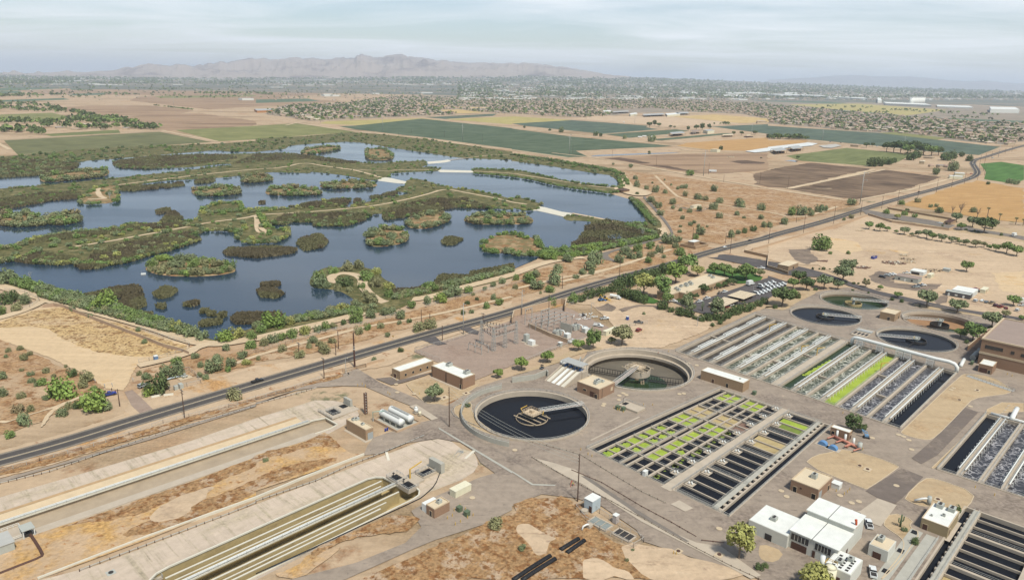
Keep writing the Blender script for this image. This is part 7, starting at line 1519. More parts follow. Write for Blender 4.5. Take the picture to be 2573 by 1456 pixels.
# yellow digger, skid loader, blue boom lift
def tractor(t, x, y, deg, label, mt, name, cat):
    p = T1('%s %d,%d' % (t, x, y)); o = E(name, (p[0],p[1],.2), R(deg), label, cat); m = MB(); m.box(-1.5,-.9,.7,1.6,.9,1.5); m.box(.5,-.6,1.5,1.7,.6,1.8); m.build('body', mt, o); m = MB(); m.box(-.9,-.75,1.5,.4,.75,2.7); m.build('cab', M_glass, o)
    for a in (-1.1, 1.2):
        for s_ in (-1,1): q = MB(); q.tube([(a,s_*.8,.6),(a,s_*1.15,.6)], .6, 12); q.build('wheel', M_tyre, o)
    m = MB(); m.bar((1.2,-.5,1.2),(3,-.5,.6),.2); m.bar((1.2,.5,1.2),(3,.5,.6),.2); m.box(2.8,-1.1,.1,3.5,1.1,.9); m.build('bucket', mt, o); return o
o = tractor('c3',935,352,-20,'yellow backhoe with raised arm by the road fence', M_yellow, 'backhoe', 'digger'); m = MB(); m.bar((-1.5,0,1.2),(-3.2,0,3.6),.3); m.bar((-3.2,0,3.6),(-4.4,0,1.6),.25); m.build('boom', M_yellow, o)
tractor('c3',890,362,20,'small blue tractor beside the yellow backhoe', M_blue, 'tractor', 'tractor'); tractor('d3',685,250,80,'yellow skid loader beside the drained round tank', M_yellow, 'skid_loader', 'loader'); tractor('b3',2500,385,0,'pale green tractor on the tilled field', M_green, 'tractor', 'tractor')
p = T1("d4 985,885"); o = E('boom_lift', (p[0],p[1],.1), R(-20), 'blue folded boom lift beside the round green tree', 'boom lift'); m = MB(); m.box(-1.4,-1,.5,1.4,1,1.2); m.build('chassis', M_dark, o); m = MB(); m.box(-.9,-.8,1.2,.9,.8,2.2); m.bar((-.6,0,2.2),(-2.6,0,4.6),.45); m.bar((-2.6,0,4.6),(.4,0,3.2),.4); m.build('boom', mat('pale_blue_paint', C(120,164,204), var=.05), o); o.scale = (.8,.8,.8)
for a in (-1.1,1.1):
    for s_ in (-1,1): q = MB(); q.tube([(a,s_*.8,.5),(a,s_*1.15,.5)], .5, 12); q.build('wheel', M_tyre, o)
# ---- people
def person(t, x, y, deg, label, shirt, pants, z=.3, h=1.75):
    p = T1('%s %d,%d' % (t, x, y), 0) if z < 2 else T1('%s %d,%d' % (t, x, y), z); o = E('person', (p[0],p[1],z), R(deg), label, 'person')
    bmv = [((0,0,.95),.15),((0,0,1.2),.16),((0,0,1.42),.17),((0,0,1.52),.07),((.02,0,1.66),.11),((0,.1,.9),.1),((.04,.11,.5),.075),((0,.12,.07),.06),((.16,.12,.03),.05),((0,-.1,.9),.1),((-.05,-.11,.5),.075),((-.1,-.12,.07),.06),((.06,-.12,.03),.05),((0,.22,1.42),.07),((.05,.27,1.15),.05),((.18,.25,.93),.04),((0,-.22,1.42),.07),((.08,-.27,1.15),.05),((.22,-.22,.98),.04)]
    ed = [(0,1),(1,2),(2,3),(3,4),(0,5),(5,6),(6,7),(7,8),(0,9),(9,10),(10,11),(11,12),(2,13),(13,14),(14,15),(2,16),(16,17),(17,18)]
    me = bpy.data.meshes.new('body'); me.from_pydata([v[0] for v in bmv], ed, []); b = link('body', me, o); me.materials.append(mat('skin', (.42,.26,.18)))
    sk = b.modifiers.new('skin', 'SKIN'); 
    for i, d in enumerate(me.skin_vertices[0].data if me.skin_vertices else []): d.radius = (bmv[i][1], bmv[i][1])
    b.modifiers.new('sub', 'SUBSURF').levels = 1
    m = MB(); m.tube([(0,0,.92),(0,0,1.2),(0,0,1.46)], .2, 10, .19); 
    for s_ in (-1,1): m.tube([(0,s_*.2,1.42),(.05,s_*.28,1.15)], .085, 8)
    m.build('shirt', shirt, o); m = MB()
    for s_ in (-1,1): m.tube([(0,s_*.1,.98),(.0,s_*.11,.5),(-.03,s_*.12,.1)], .125, 8, .085)
    m.build('trousers', pants, o); m = MB(); m.tube([(.02,0,1.68),(.01,0,1.75),(0,0,1.79)], .125, 10, .07); m.build('hair', M_brown, o)
mt = lambda n, c: mat(n, C(*c), rough=.9)
person('d1',1125,418,200,'person in dark clothes standing behind the blue pickup', mt('navy_cloth',(40,44,70)), mt('dark_trousers',(50,50,56))); person('d1',1165,440,160,'person in purple top beside the pickup tailgate', mt('purple_cloth',(110,60,110)), mt('dark_jeans',(50,54,80)))
person('c3',862,618,90,'worker in orange vest beside the white service truck', mt('orange_vest',(220,100,60)), mt('work_trousers',(60,70,90))); person('d3',1465,60,0,'person in red walking on the drained tank rim', mt('red_shirt',(190,90,70)), mt('grey_trousers',(90,80,80)), .8); person('e3',610,520,30,'worker in yellow vest beside tripod on the concrete drive', mt('yellow_vest',(200,200,70)), mt('blue_trousers',(60,70,90)))
p = T1("e3 600,515"); o = E('tripod_winch', (p[0],p[1],.1), 0, 'orange tripod over an open manhole beside the worker', 'tripod'); m = MB()
for k in range(3): m.bar((0,0,2.6),(cos(k*2.1)*1.1,sin(k*2.1)*1.1,0),.12)
m.build('legs', M_orange, o); m = MB(); m.cyl(0,0,2.4,2.8,.18,8); m.build('winch_head', M_galv, o)
# ---- containers, trailers, cabinets
def crate(name, s, h, mt, label, cat, par=None, ribs=True, doors=()):
    A, B, Cc = uvt(s); u0, v1, v0, u1 = (A[0]+B[0])/2, (B[1]+Cc[1])/2, A[1], Cc[0]; L, W = u1-u0, v1-v0; r = TH(name, u0, v1, label, cat); m = LB(); m.box(0,-W,.15,L,0,h)
    if ribs:
        n = int(L/.5)
        for k in range(n): m.box(k*L/n+.05, 0, .3, k*L/n+.3, .05, h-.2)
    m.build('body', mt, r); m = LB(); m.box(-.1,-W-.1,h,L+.1,.1,h+.12); m.build('roof', par or mt, r)
    for (f, p, w_, z0, z1, mm, nn) in doors:
        m = LB()
        if f == 'R': m.box(p*L-w_/2,-.02,z0,p*L+w_/2,.09,z1)
        else: m.box(-.09,-W+p*W-w_/2,z0,.02,-W+p*W+w_/2,z1)
        m.build(nn, mm, r)
    return r, L, W
crate('shipping_container', "e2 1946,607 1997,640 2168,566", 2.7, M_cream, 'cream shipping container on the asphalt pad', 'container', doors=[('L',.27,1.2,.25,2.5,M_cream,'door'),('L',.75,1.2,.25,2.5,M_cream,'door')])
crate('site_trailer', "c3 915,705 945,724 1052,672", 3.0, M_cream, 'cream site trailer in the substation yard', 'trailer', doors=[('R',.3,1,1.2,2.2,M_glass,'window'),('R',.55,1,1.2,2.2,M_glass,'window'),('R',.8,1,.2,2.3,M_hvac,'door')])
crate('office_trailer', "c4 1268,148 1500,190 1540,165", 3.6, M_hvac, 'long pale grey office trailer on the bare lot', 'trailer', M_roofg, doors=[('L',.2,1.4,1.2,2.4,M_glass,'window'),('L',.45,1.2,.4,2.4,M_wpaint,'door'),('L',.75,1.4,1.2,2.4,M_glass,'window')])
crate('office_trailer', "c4 1830,300 2062,325 2100,290", 3.6, M_wpaint, 'white office trailer standing behind the dark one', 'trailer', M_roofw)
crate('office_trailer', "c4 1780,300 2010,352 2048,335", 3.4, mat('charcoal_panels', C(104,102,104), var=.05), 'dark grey office trailer in front of the white one', 'trailer', M_hvac, doors=[('L',.15,1.2,.4,2.4,M_wpaint,'door'),('L',.45,1.6,1.2,2.2,M_wpaint,'window'),('L',.75,1.2,.4,2.4,M_wpaint,'door')])
crate('shipping_container', "c4 2125,280 2172,290 2215,262", 2.8, M_cream, 'tan container with red door right of the office trailers', 'container', doors=[('R',.3,1.2,.2,2.3,PAINT['red'],'door')])
crate('storage_shed', "c4 1595,130 1630,140 1665,118", 3.0, M_cream, 'small cream shed beside the long grey office trailer', 'shed'); crate('storage_shed', "c4 1750,62 1815,75 1832,62", 2.4, M_hvac, 'low grey trailer on the bare lot above the debris', 'trailer')
crate('canopy_tent', "c4 1420,90 1560,110 1590,90", 3.0, M_wpaint, 'white roofed lean-to full of stored materials behind office trailer', 'shed', M_roofw, doors=[('L',.4,6,.3,2.2,M_dark,'opening')])
crate('metal_box', "e3 728,745 800,795 882,735", 4.4, mat('pale_blue_metal', C(196,208,216), rough=.5, var=.06, scale=.6), 'pale blue corrugated metal box beside the utility pole', 'enclosure', M_wpaint, doors=[('L',.78,1.1,.2,2.4,M_brown,'door')])
crate('grey_cabinet', "e3 1010,880 1040,903 1075,880", 3.0, mat('pinkish_cabinet', C(206,190,182), var=.04), 'pinkish grey cabinet with white lid between the two pits', 'cabinet', M_wpaint)
crate('white_cabinet', "d3 1312,1262 1335,1282 1360,1258", 2.2, M_wpaint, 'white cabinet on the near edge of the settling tank', 'cabinet', ribs=False); crate('generator', "e4 632,530 700,565 745,535", 2.2, M_wpaint, 'white generator box beside the square brick building', 'generator')
crate('pale_block_hut', "b3 2010,318 2040,328 2090,322", 6, M_cream, 'small cream hut at the edge of the dark tilled field', 'hut', M_roofc, False)
for (s, l) in (("e2 2010,770 2045,790 2075,770", 'green electrical cabinet left of its twin near container'), ("e2 2085,815 2118,838 2148,812", 'green electrical cabinet right of its twin near container'), ("d3 1040,595 1062,610 1080,595", 'green cabinet left of two behind the long pale trench slab'), ("d3 1093,612 1118,622 1138,608", 'green cabinet right of two behind the long pale trench slab'), ("d3 2412,448 2432,460 2455,448", 'green cabinet at the corner of the long white-roofed building'), ("d4 2028,148 2050,156 2065,140", 'green cabinet beside the big white air main end')):
    crate('electrical_cabinet', s, 1.9, M_green, l, 'cabinet', ribs=False, doors=[('L',.5,.9,.3,1.7,M_green,'door')])
p = T1("c1 1568,955"); o = E('portable_toilet', (p[0],p[1],.1), GA, 'blue portable toilet with white roof on the parking field edge', 'toilet'); m = LB(); m.box(-.9,-.9,0,.9,.9,2.3); m.build('cabin', mat('pale_blue_plastic', C(110,140,180), var=.04), o); m = LB(); m.box(-.95,-.95,2.3,.95,.95,2.6); m.build('roof', M_wpaint, o); m = LB(); m.box(-1,-.4,.1,-.9,.4,2); m.build('door', M_blue, o)
p = T1("c3 1158,552"); o = E('portable_toilet', (p[0],p[1],.1), GA, 'dark blue portable toilet among pink barriers', 'toilet'); m = LB(); m.box(-.7,-.7,0,.7,.7,2.3); m.build('cabin', PAINT['blue'], o); m = LB(); m.box(-.75,-.75,2.3,.75,.75,2.5); m.build('roof', M_wpaint, o); m = LB(); m.box(-.8,-.35,.1,-.7,.35,2); m.build('door', M_blue, o)
p = T1("b4 1063,1392"); o = E('skip', (p[0],p[1],0), R(40), 'blue open rubbish skip on the bare lot', 'skip'); m = MB(); m.box(-3.2,-1.2,.2,3.2,1.2,.4); m.wall([(-3.2,-1.2),(3.2,-1.2),(3.2,1.2),(-3.2,1.2),(-3.2,-1.2)], .12, .2, 2.4); m.build('bin', PAINT['blue'], o); m = MB(); m.box(-2.9,-1,.4,2.9,1,1.9); m.build('rubbish', M_trim, o)
# pink and white water barriers
for (x, y, c) in ((1047,452,0),(1100,436,1),(1165,424,0),(1334,420,0),(1405,422,0),(1027,470,0),(1072,486,0),(1140,508,0),(925,400,0),(950,404,0),(1125,540,0)):
    m = MB(); prof(m, [(-1.1,0),(-1.1,.5),(-1.0,1.0),(1.0,1.0),(1.1,.5),(1.1,0)], .6, .25); b = m.build('traffic_barrier', M_wpaint if c else mat('pink_plastic', C(226,180,166), var=.05)); b.location = (p[0],p[1],.1); b.rotation_euler = (0,0,R(rnd.uniform(-30,50))); tag(b, None, 'barrier', 'plastic barriers on the dirt yard'); AUTO.append((b, 'white plastic barrier' if c else 'pink plastic barrier', DP('c3',x,y)))
# ---- bollards, manholes
for (t, x, y) in (("d2",1360,285),("d2",1410,310),("d2",1022,365),("d2",1067,350),("d2",1100,370),("d2",1578,415),("d2",1640,448),("d2",1325,437),("d2",1345,452),("e2",1990,770),("e2",2103,760),("e2",2050,725),("e2",2180,820),("e2",2125,845),("e2",1923,850),("e2",1973,825),("e2",2055,885),("e2",2002,912),("d3",690,1010),("d3",763,1055),("d3",802,1075),("d3",1022,590),("d3",1060,608),("d3",1078,614),("d3",1116,632),("d3",1076,545),("d3",1320,560),("d3",1412,560),("e4",683,575),("e4",763,608),("e4",795,583),("e4",818,562),("e3",1622,1200),("e3",1648,1208),("c3",1573,875),("d4",948,1005),("d4",750,640),("e4",2078,540),("e4",2272,618),("d4",2400,250),("d4",2448,268)):
    p = T1('%s %d,%d' % (t, x, y)); m = MB(); m.tube([(0,0,0),(0,0,1.15),(0,0,1.25)], .13, 8, .11); b = m.build('bollard', M_yellow); b.location = (p[0],p[1],.1); tag(b, None, 'bollard', 'yellow bollards about the works'); AUTO.append((b, 'yellow bollard', DP(t,x,y)))
mh = MB(); mh.ring(0,0,.55,1.0,0,.12,20); mh.disc(0,0,.08,.56,20)
me_mh = None
for (t, x, y) in (("d2",1408,348),("d2",1590,445),("d2",1420,428),("d3",1073,505),("d3",1078,462),("d3",1118,438),("d3",1148,455),("d3",925,545),("d3",915,563),("d3",1680,446),("d3",1725,442),("d3",1772,136),("d3",1855,157),("e3",28,160),("e4",185,627),("e4",132,570),("e4",838,691),("e4",910,677),("e4",722,617),("d4",1310,855),("d4",1360,873),("d4",1046,887),("d4",1440,1003),("e4",1288,518),("d4",2030,570),("d4",1838,403),("d4",1862,386),("d4",1412,908),("e2",2172,640),("e3",2080,950)):
    p = T1('%s %d,%d' % (t, x, y))
    if me_mh is None: b = mh.build('manhole', M_kerb); me_mh = b.data
    else: b = link('manhole', me_mh)
    b.location = (p[0],p[1],.36); tag(b, None, 'manhole', 'pale manhole rings in the pavement'); AUTO.append((b, 'round pale manhole ring', DP(t,x,y)))
for i, (t, x, y, w_) in enumerate((("d2",2110,440,3.4),("d2",1890,485,4.6),("d4",920,1170,2),("d4",998,1205,3.2),("d4",2100,410,3),("d4",1920,508,2),("e4",1705,658,3),("e3",1670,1180,2.5),("e3",2080,1215,3))):
    p = T1('%s %d,%d' % (t, x, y)); o = E('access_hatch', (p[0],p[1],.3), GA, None, 'hatch', 'concrete access hatches'); m = LB(); m.box(-w_/2,-w_/2.6,0,w_/2,w_/2.6,.25); m.build('slab', M_kerb, o); m = LB(); m.cyl(0,0,.25,.45,.6,14); m.build('cover', M_brown, o); AUTO.append((o, 'concrete access hatch with round cover', DP(t,x,y)))
# ---- white chemical tanks in their bund
A, B, Cc = uvt("d2 1210,700 1400,845 1640,735"); u0, v1, v0, u1 = (A[0]+B[0])/2, (B[1]+Cc[1])/2, A[1], Cc[0]; L, W = u1-u0, v1-v0
r = TH('bund', u0, v1, 'low tan block bund holding two white horizontal tanks', 'bund'); m = LB(); m.wall([(0,-W),(0,0),(L,0),(L,-W),(0,-W)], .35, 0, 1.2); m.build('bund_wall', M_block, r); m = LB(); m.box(.2,-W+.2,0,L-.2,-.2,.42); m.build('bund_floor', M_conc2, r)
for k, lab in ((0, 'nearer of two white horizontal chemical tanks'), (1, 'farther of two white horizontal chemical tanks')):
    o = TH('chemical_tank', u0+L*(.30+.4*k), v1-W*.5, lab, 'tank', 'white horizontal tanks', .42); m = LB(); m.tube([(0,-W*.46,2.6),(0,-W*.44,2.6),(0,-W*.38,2.6),(0,W*.34,2.6),(0,W*.40,2.6),(0,W*.42,2.6)], 1.55, 20); b = m.build('tank_body', M_wpaint, o, True)
    for q in (-.25, 0, .25): m = LB(); m.box(-1.4,q*W-.3,0,1.4,q*W+.3,1.6); m.build('saddle', M_conc2, o)
    m = LB(); m.rail([(-.7,-W*.38,4.2),(-.7,W*.34,4.2)], .9, 2, .07); m.box(-.7,-W*.38,4.14,.7,W*.34,4.2); m.build('catwalk', M_galv, o)
o = TH('pipe_rack', u0-.5, v1-W, 'pale green pipe arching beside the white chemical tanks', 'pipe'); m = LB(); m.tube([(0,0,0),(0,0,4.4),(1.5,2,4.8),(4,3,4.6)], .16, 8); m.build('pipe', mat('mint_pipe', C(160,200,186), var=.04), o, True); m = LB(); m.box(-.2,-.2,0,.2,.2,1.5); m.build('stand', M_galv, o)
for k, (x, y) in enumerate(((1300,815),(1320,808))):
    p = T1('d2 %d,%d' % (x, y)); b = MB(); b.cyl(0,0,0,1.1,.35,12); b.ring(0,0,.34,.38,.35,.42,12); b.ring(0,0,.34,.38,.7,.77,12); q = b.build('drum', PAINT['blue']); q.location = (p[0],p[1],.3); tag(q, ('left' if k == 0 else 'right')+' one of two blue drums beside the tank bund', 'drum', 'blue drums by the bund')
p = T1("d2 1608,632"); o = E('upright_tank', (p[0],p[1],.3), GA, 'small white upright tank on the concrete pad', 'tank'); m = LB(); m.cyl(0,0,.2,2.4,.9,16); m.cyl(0,0,2.4,2.9,.9,16,.3); m.build('tank_body', M_wpaint, o, True); m = LB(); m.box(-1.1,-1.1,0,1.1,1.1,.2); m.build('plinth', M_conc, o)
p = T1("d2 1645,655"); o = E('upright_tank', (p[0],p[1],.3), GA, 'smaller cream tank beside the white upright tank', 'tank'); m = LB(); m.cyl(0,0,.2,1.7,.6,14); m.build('tank_body', M_cream, o, True); m = LB(); m.box(-.8,-.8,0,.8,.8,.2); m.build('plinth', M_conc, o)
x, y, h = height_of(DP('d2',1105,640), DP('d2',1092,425)); o = E('steel_column', (x,y,0), GA, 'paired rusty steel column beside the weedy slope', 'column'); m = LB()
for q in (-.45,.45): m.box(q-.16,-.5,0,q+.16,.5,h)
m.build('column', M_rust_, o); m = LB()
for k in range(8): m.box(-.4,-.3,h*(k+.5)/8,.4,.3,h*(k+.5)/8+.25)
m.build('batten', M_galv, o)
# ---- screw pump channels beside the drained tank
A, B, Cc = uvt("d3 330,310 560,365 690,290"); r = TH('screw_pump_station', A[0], B[1], 'concrete screw pump station with sloping channels under a small shed roof', 'pump station'); LL = uvt("d3 400,180")[0][0]-A[0]; WW = B[1]-A[1]
WW = abs(uvt("d3 640,330")[0][1]-uvt("d3 400,260")[0][1]) if WW < 6 else WW; Lh = 13.0
m = LB(); 
for k in range(5): b0 = -WW+k*WW/4; m.add([(0,b0-.25,0),(0,b0+.25,0),(Lh,b0-.25,0),(Lh,b0+.25,0),(0,b0-.25,.5),(0,b0+.25,.5),(Lh,b0-.25,5.2),(Lh,b0+.25,5.2)], [(0,1,5,4),(2,6,7,3),(0,4,6,2),(1,3,7,5),(4,5,7,6),(0,2,3,1)])
m.build('channel_wall', M_conc, r)
for k in range(4): m = LB(); b0 = -WW+(k+.5)*WW/4; m.add([(0,b0-1,.12),(0,b0+1,.12),(Lh,b0+1,4.5),(Lh,b0-1,4.5)], [(0,1,2,3)]); m.build('chute', M_wpaint if k in (1,2) else M_wconc, r)
m = LB(); m.box(Lh,-WW-.6,0,Lh+4.5,.6,4.4); m.build('drive_floor', M_conc, r); m = LB(); m.box(Lh-1,-WW-.5,7.4,Lh+5,.3,7.6); m.build('shed_roof', M_galv, r); m = LB()
for a in (Lh+.2, Lh+4):
    for k in range(4): m.box(a-.1,-WW+k*WW/3-.1,4.4,a+.1,-WW+k*WW/3+.1,7.4)
m.build('shed_post', M_galv, r)
for k in range(4): m = LB(); m.box(Lh+.5,-WW+(k+.5)*WW/4-.5,4.4,Lh+2.2,-WW+(k+.5)*WW/4+.5,5.6); m.build('motor', M_blue, r)
wallrun('wing_wall', "d3 0,330 225,300 350,250 360,270", 'grey concrete wing wall left of the screw channels', .5, 3.0, M_conc2, False); wallrun('wing_wall', "d3 560,225 660,180 690,110", 'sloping concrete wing wall right of the screw channels', .5, 2.6, M_conc2, False)
# ---- basin machinery of the near contact basin
o = TH('inlet_chamber', 152.2, -191.8, 'square concrete inlet chamber with black water and tall wall at the near basin end', 'chamber')
m = LB(); m.wall([(0,0),(6.2,0),(6.2,4.3),(0,4.3),(0,0)], .45, -.8, .55); m.build('chamber_wall', M_conc, o); m = LB(); m.box(.2,.2,-.6,6,4.1,.08); m.build('chamber_water', M_black, o)
m = LB(); m.box(7.0,-.7,-.8,8.8,6.2,3.7); m.build('baffle_block', M_conc2, o); m = LB(); m.rail([(0,0,.55),(6.2,0,.55)], 1.1, 1.5, .1); m.rail([(0,4.3,.55),(6.2,4.3,.55)], 1.1, 1.5, .1); m.rail([(0,0,.55),(0,4.3,.55)], 1.1, 1.5, .1); m.build('railing', M_rail, o)
m = LB(); m.box(-9.2,-5.4,-1.2,-4.4,7.4,.25); m.box(-4.4,-1.5,-.8,-.3,5.5,.2); m.build('gate_deck', M_conc, o); m = LB(); m.box(-8.6,-4.6,.25,-5.2,-.8,.3); m.box(-8.6,2.2,.25,-5.2,6.6,.3); m.build('recess', M_black_, o)
m = LB()
for p_ in ([(-9.2,-5.4),(-9.2,7.4)], [(-4.4,-5.4),(-4.4,-1.6)], [(-9.2,-5.4),(-4.4,-5.4)], [(-9.2,.6),(-4.6,.6)], [(-9.2,7.4),(-4.4,7.4)]): m.rail([(a,b,.25) for a, b in p_], 1.1, 1.5, .1)
m.build('deck_railing', M_rail, o)
for k in range(4): m = LB(); m.tube([(-7,-4+k*3,.3),(-7,-4+k*3,1.9)], .14, 6); m.ring(-7,-4+k*3,.1,.45,1.5,1.65,10); m.build('gate_stem', M_dark, o)
m = LB(); m.tube([(-3.5,1.2,0),(-3.5,1.2,4)], .3, 8); m.bar((-3.5,1.2,3.9),(2.6,.4,4.4),.35); o2 = m.build('jib_crane', M_yellow, None); o2.location = o.location; o2.rotation_euler = o.rotation_euler; tag(o2, 'yellow jib crane over the near contact basin inlet', 'crane')
q = uvt("d2 800,620")[0]; o = TH('outlet_chamber', q[0], q[1], 'concrete outlet chamber with dark recess and upright block at the far basin end', 'chamber'); m = LB(); m.box(-5,-6,-.2,9,5,.25); m.build('deck', M_conc, o); m = LB(); m.box(-3,-3,.25,1,2.5,.29); m.box(4,-4,.25,7,-.5,.29); m.build('recess', M_black_, o); m = LB(); m.box(7.2,-4.6,0,8.4,.6,3.4); m.build('upright_block', M_conc2, o); m = LB(); m.rail([(-3,-3,.25),(1,-3,.25),(1,2.5,.25),(-3,2.5,.25),(-3,-3,.25)], 1.05, 1.5, .09); m.rail([(-5,-6,.25),(-5,5,.25)], 1.05, 2, .09); m.build('railing', M_rail, o)
# ---- stairs and channels cut into the slope
for s, l, z in (("e2 1310,185 1350,300 1410,345", 'concrete stair flume dropping into the near contact basin', .6), ("e2 2190,170 2010,300 1880,380", 'pale concrete kerb running down the basin slope', .5)):
    p = run(s); c = p[0]; m = MB(); 
    for i, (a, b) in enumerate(zip(p, p[1:])):
        za, zb_ = -3.0*i/(len(p)-1), -3.0*(i+1)/(len(p)-1); m.bar((a[0]-c[0],a[1]-c[1],za+.3),(b[0]-c[0],b[1]-c[1],zb_+.3),1.0,.7)
    b = m.build('slope_kerb', M_wconc); b.location = (c[0],c[1],0); tag(b, l, 'kerb')
p = T1("e2 2010,210"); o = E('steel_stair', (p[0],p[1],0), GA+R(15), 'steel stair on the curved end slope of the near basin', 'stair'); m = LB()
for q in (-.9,.9): m.bar((-4,q,-2.2),(4,q,.2),.2); m.bar((-4,q,-1.2),(4,q,1.2),.1)
m.build('stringer', M_galv, o); m = LB()
for k in range(14): m.box(-4+k*.6,-.9,-2.2+k*.18,-3.6+k*.6,.9,-2.1+k*.18)
m.build('tread', M_galv, o)
# black hoses and pipes
def pipe(s, r_, mt, label, name='pipe', z=.4, cat='pipe'):
    p = smooth_line(run(s), 1); c = p[0]; m = MB(); m.tube([(a[0]-c[0],a[1]-c[1],z) for a in p], r_, 8); b = m.build(name, mt, None, True); b.location = (c[0],c[1],0); return tag(b, label, cat)
pipe("e3 10,1470 200,1340 385,1225", .75, M_black_, 'thick black pipe, left of the lower pair', 'black_pipe'); pipe("e3 100,1470 250,1370 435,1255", .75, M_black_, 'thick black pipe, right of the lower pair', 'black_pipe'); pipe("e3 485,1165 670,1052", .75, M_black_, 'thick black pipe, upper of the short pair', 'black_pipe'); pipe("e3 550,1195 728,1070", .75, M_black_, 'thick black pipe, lower of the short pair', 'black_pipe')
pipe("e2 1850,380 1800,510 1700,605 1640,650 1200,850 600,1130 0,1400", .16, M_black_, 'thin black hose along the near contact basin wall', 'hose', .3, 'hose'); pipe("e1 0,1400 200,1320 420,1235 430,1200 330,1040 290,990", .5, M_brown, 'dark rusted pipe bending across the straw grass', 'rusty_pipe', .3)
pipe("c1 1665,1165 1740,1142 1850,1122", .35, mat('pale_blue_pipe', C(200,212,220), var=.05), 'pale pipe with blue end inside the fenced yard', 'yard_pipe', .8)
p = T1("c1 1860,1135"); o = E('valve_station', (p[0],p[1],.1), GA, 'grey valve on a concrete slab inside the fenced pipe yard', 'valve'); m = LB(); m.box(-3,-2,0,3,2,.25); m.build('slab', M_kerb, o); m = LB(); m.cyl(0,0,.25,2.4,.4,10); m.tube([(-1.2,0,1),(1.2,0,1)], .45, 10); m.ring(0,0,.1,.6,2.2,2.35,12); m.build('valve', M_hvac, o)
for k, (x, y) in enumerate(((1770,1250),(1818,1235))):
    p = T1('c1 %d,%d' % (x, y)); o = E('electrical_cabinet', (p[0],p[1],.1), GA, ('smaller' if k == 0 else 'larger')+' grey cabinet before the fenced pipe yard', 'cabinet'); m = LB(); m.box(-.8,-1.0-.3*k,.1,.8,1.0+.3*k,2.0+.3*k); m.build('body', M_hvac, o); m = LB(); m.box(-.9,-.8,.4,-.79,.8,1.8); m.build('door', M_rail, o)
# red pipework and blue pump hoods
A = T1("d4 640,880"); B = T1("d4 895,1000"); o = E('red_pipework', (A[0],A[1],.2), math.atan2(B[1]-A[1],B[0]-A[0]), 'salmon red manifold pipe with white valves beside settling tank', 'pipe'); LN = math.dist(A, B); m = MB(); m.tube([(0,0,1.1),(LN,0,1.1)], .55, 12); m.tube([(LN*.75,0,1.1),(LN*.75,-2.4,1.1),(LN*.75,-2.6,.2)], .5, 10)
for k in range(4): m.tube([(1+k*4,0,1.1),(1+k*4,-2,1.3),(1+k*4,-4.5,1.3)], .28, 8)
m.build('manifold', M_salmon, o, True); m = MB()
for k in range(3): m.cyl(1.5+k*3.8,1.0,0,3.6,.45,12)
m.build('valve', M_wpaint, o, True); m = MB(); m.cyl(LN+.6,.4,0,3.2,.9,14); m.build('air_vessel', M_hvac, o, True)
for k, (x, y) in enumerate(((548,955),(650,1000))):
    p = T1('d4 %d,%d' % (x, y)); o = E('pump_hood', (p[0],p[1],.4), GA, ('left' if k == 0 else 'right')+' one of two arched blue hoods beside red pipework', 'pump'); m = LB(); pts = [(cos(pi*j/8)*1.7, sin(pi*j/8)*1.4+.3) for j in range(9)]; q = MB(lambda a, b, z: (b, a, z)); prof(q, [(1.7,0)]+pts+[(-1.7,0)], 2.0); q.build('hood', mat('hood_blue', C(104,152,204), rough=.5, var=.06), o); m.box(-1.6,-2.8,-.1,1.6,2.8,.05); m.build('plinth', M_conc, o)
# small slab works
for (s, h, l) in (("d3 1085,560 1240,655 1335,600", 1.2, 'pale concrete valve chamber slab with open square hatch'),):
    A, B, Cc = uvt(s); u0, v1, v0, u1 = (A[0]+B[0])/2, (B[1]+Cc[1])/2, A[1], Cc[0]; r = TH('valve_chamber', u0, v1, l, 'chamber'); L, W = u1-u0, v1-v0; m = LB(); m.box(0,-W,0,L,0,h); m.build('slab', M_conc, r); m = LB(); m.box(L*.3,-W+.6,h,L*.8,-W+2.6,h+.04); m.build('hatch', M_black_, r); m = LB(); m.rail([(0,-W,h),(L,-W,h),(L,0,h)], 1.05, 1.5, .09); m.build('railing', M_rail, r); m = LB(); m.tube([(L*.5,-W+.5,h),(L*.5,-W+.5,h+2.4),(L*.8,-W+.5,h+2.6)], .1, 6); m.build('davit', M_dark, r)
for i, s in enumerate(("e3 770,870 900,965 1040,930", "e3 1010,990 1160,1085 1250,1030")):
    A, B, Cc = uvt(s); u0, v1, v0, u1 = (A[0]+B[0])/2, (B[1]+Cc[1])/2, A[1], Cc[0]; L, W = max(3, u1-u0), max(4, v1-v0); r = TH('covered_pit', u0, v1, ('grey glossy covered pit nearer the metal box', 'dark grated pit with cross bars, farther from metal box')[i], 'pit'); m = LB(); m.wall([(0,-W),(0,0),(L,0),(L,-W),(0,-W)], .5, 0, .5); m.build('pit_wall', M_conc, r); m = LB(); m.box(.2,-W+.2,0,L-.2,-.2,.4); m.build('cover', mat('grey_cover', C(150,156,152), rough=.35) if i == 0 else M_dark, r)
    m = LB()
    for k in (1,2): m.bar((0,-W*k/3,.55),(L,-W*k/3,.55),.15)
    m.build('bar', M_conc, r)
p = T1("e3 728,785"); b = MB(); b.cyl(0,0,0,1.2,1.3,20); b.ring(0,0,1.2,1.35,1.0,1.2,20); q = b.build('round_tank', M_conc); q.location = (p[0],p[1],.1); tag(q, 'low round concrete tank beside the pale blue metal box', 'tank')
p = T1("e3 745,950"); o = E('valve_station', (p[0],p[1],.1), GA, 'white pipe elbow and concrete box left of the dark pits', 'valve'); m = LB(); m.tube([(-1.6,-.5,.3),(-1,-.5,1.4),(0,0,1.8),(.8,.4,1.6)], .3, 8); m.build('elbow', M_wpaint, o, True); m = LB(); m.box(.6,-.9,0,2.4,.9,1.2); m.build('box', M_conc, o)
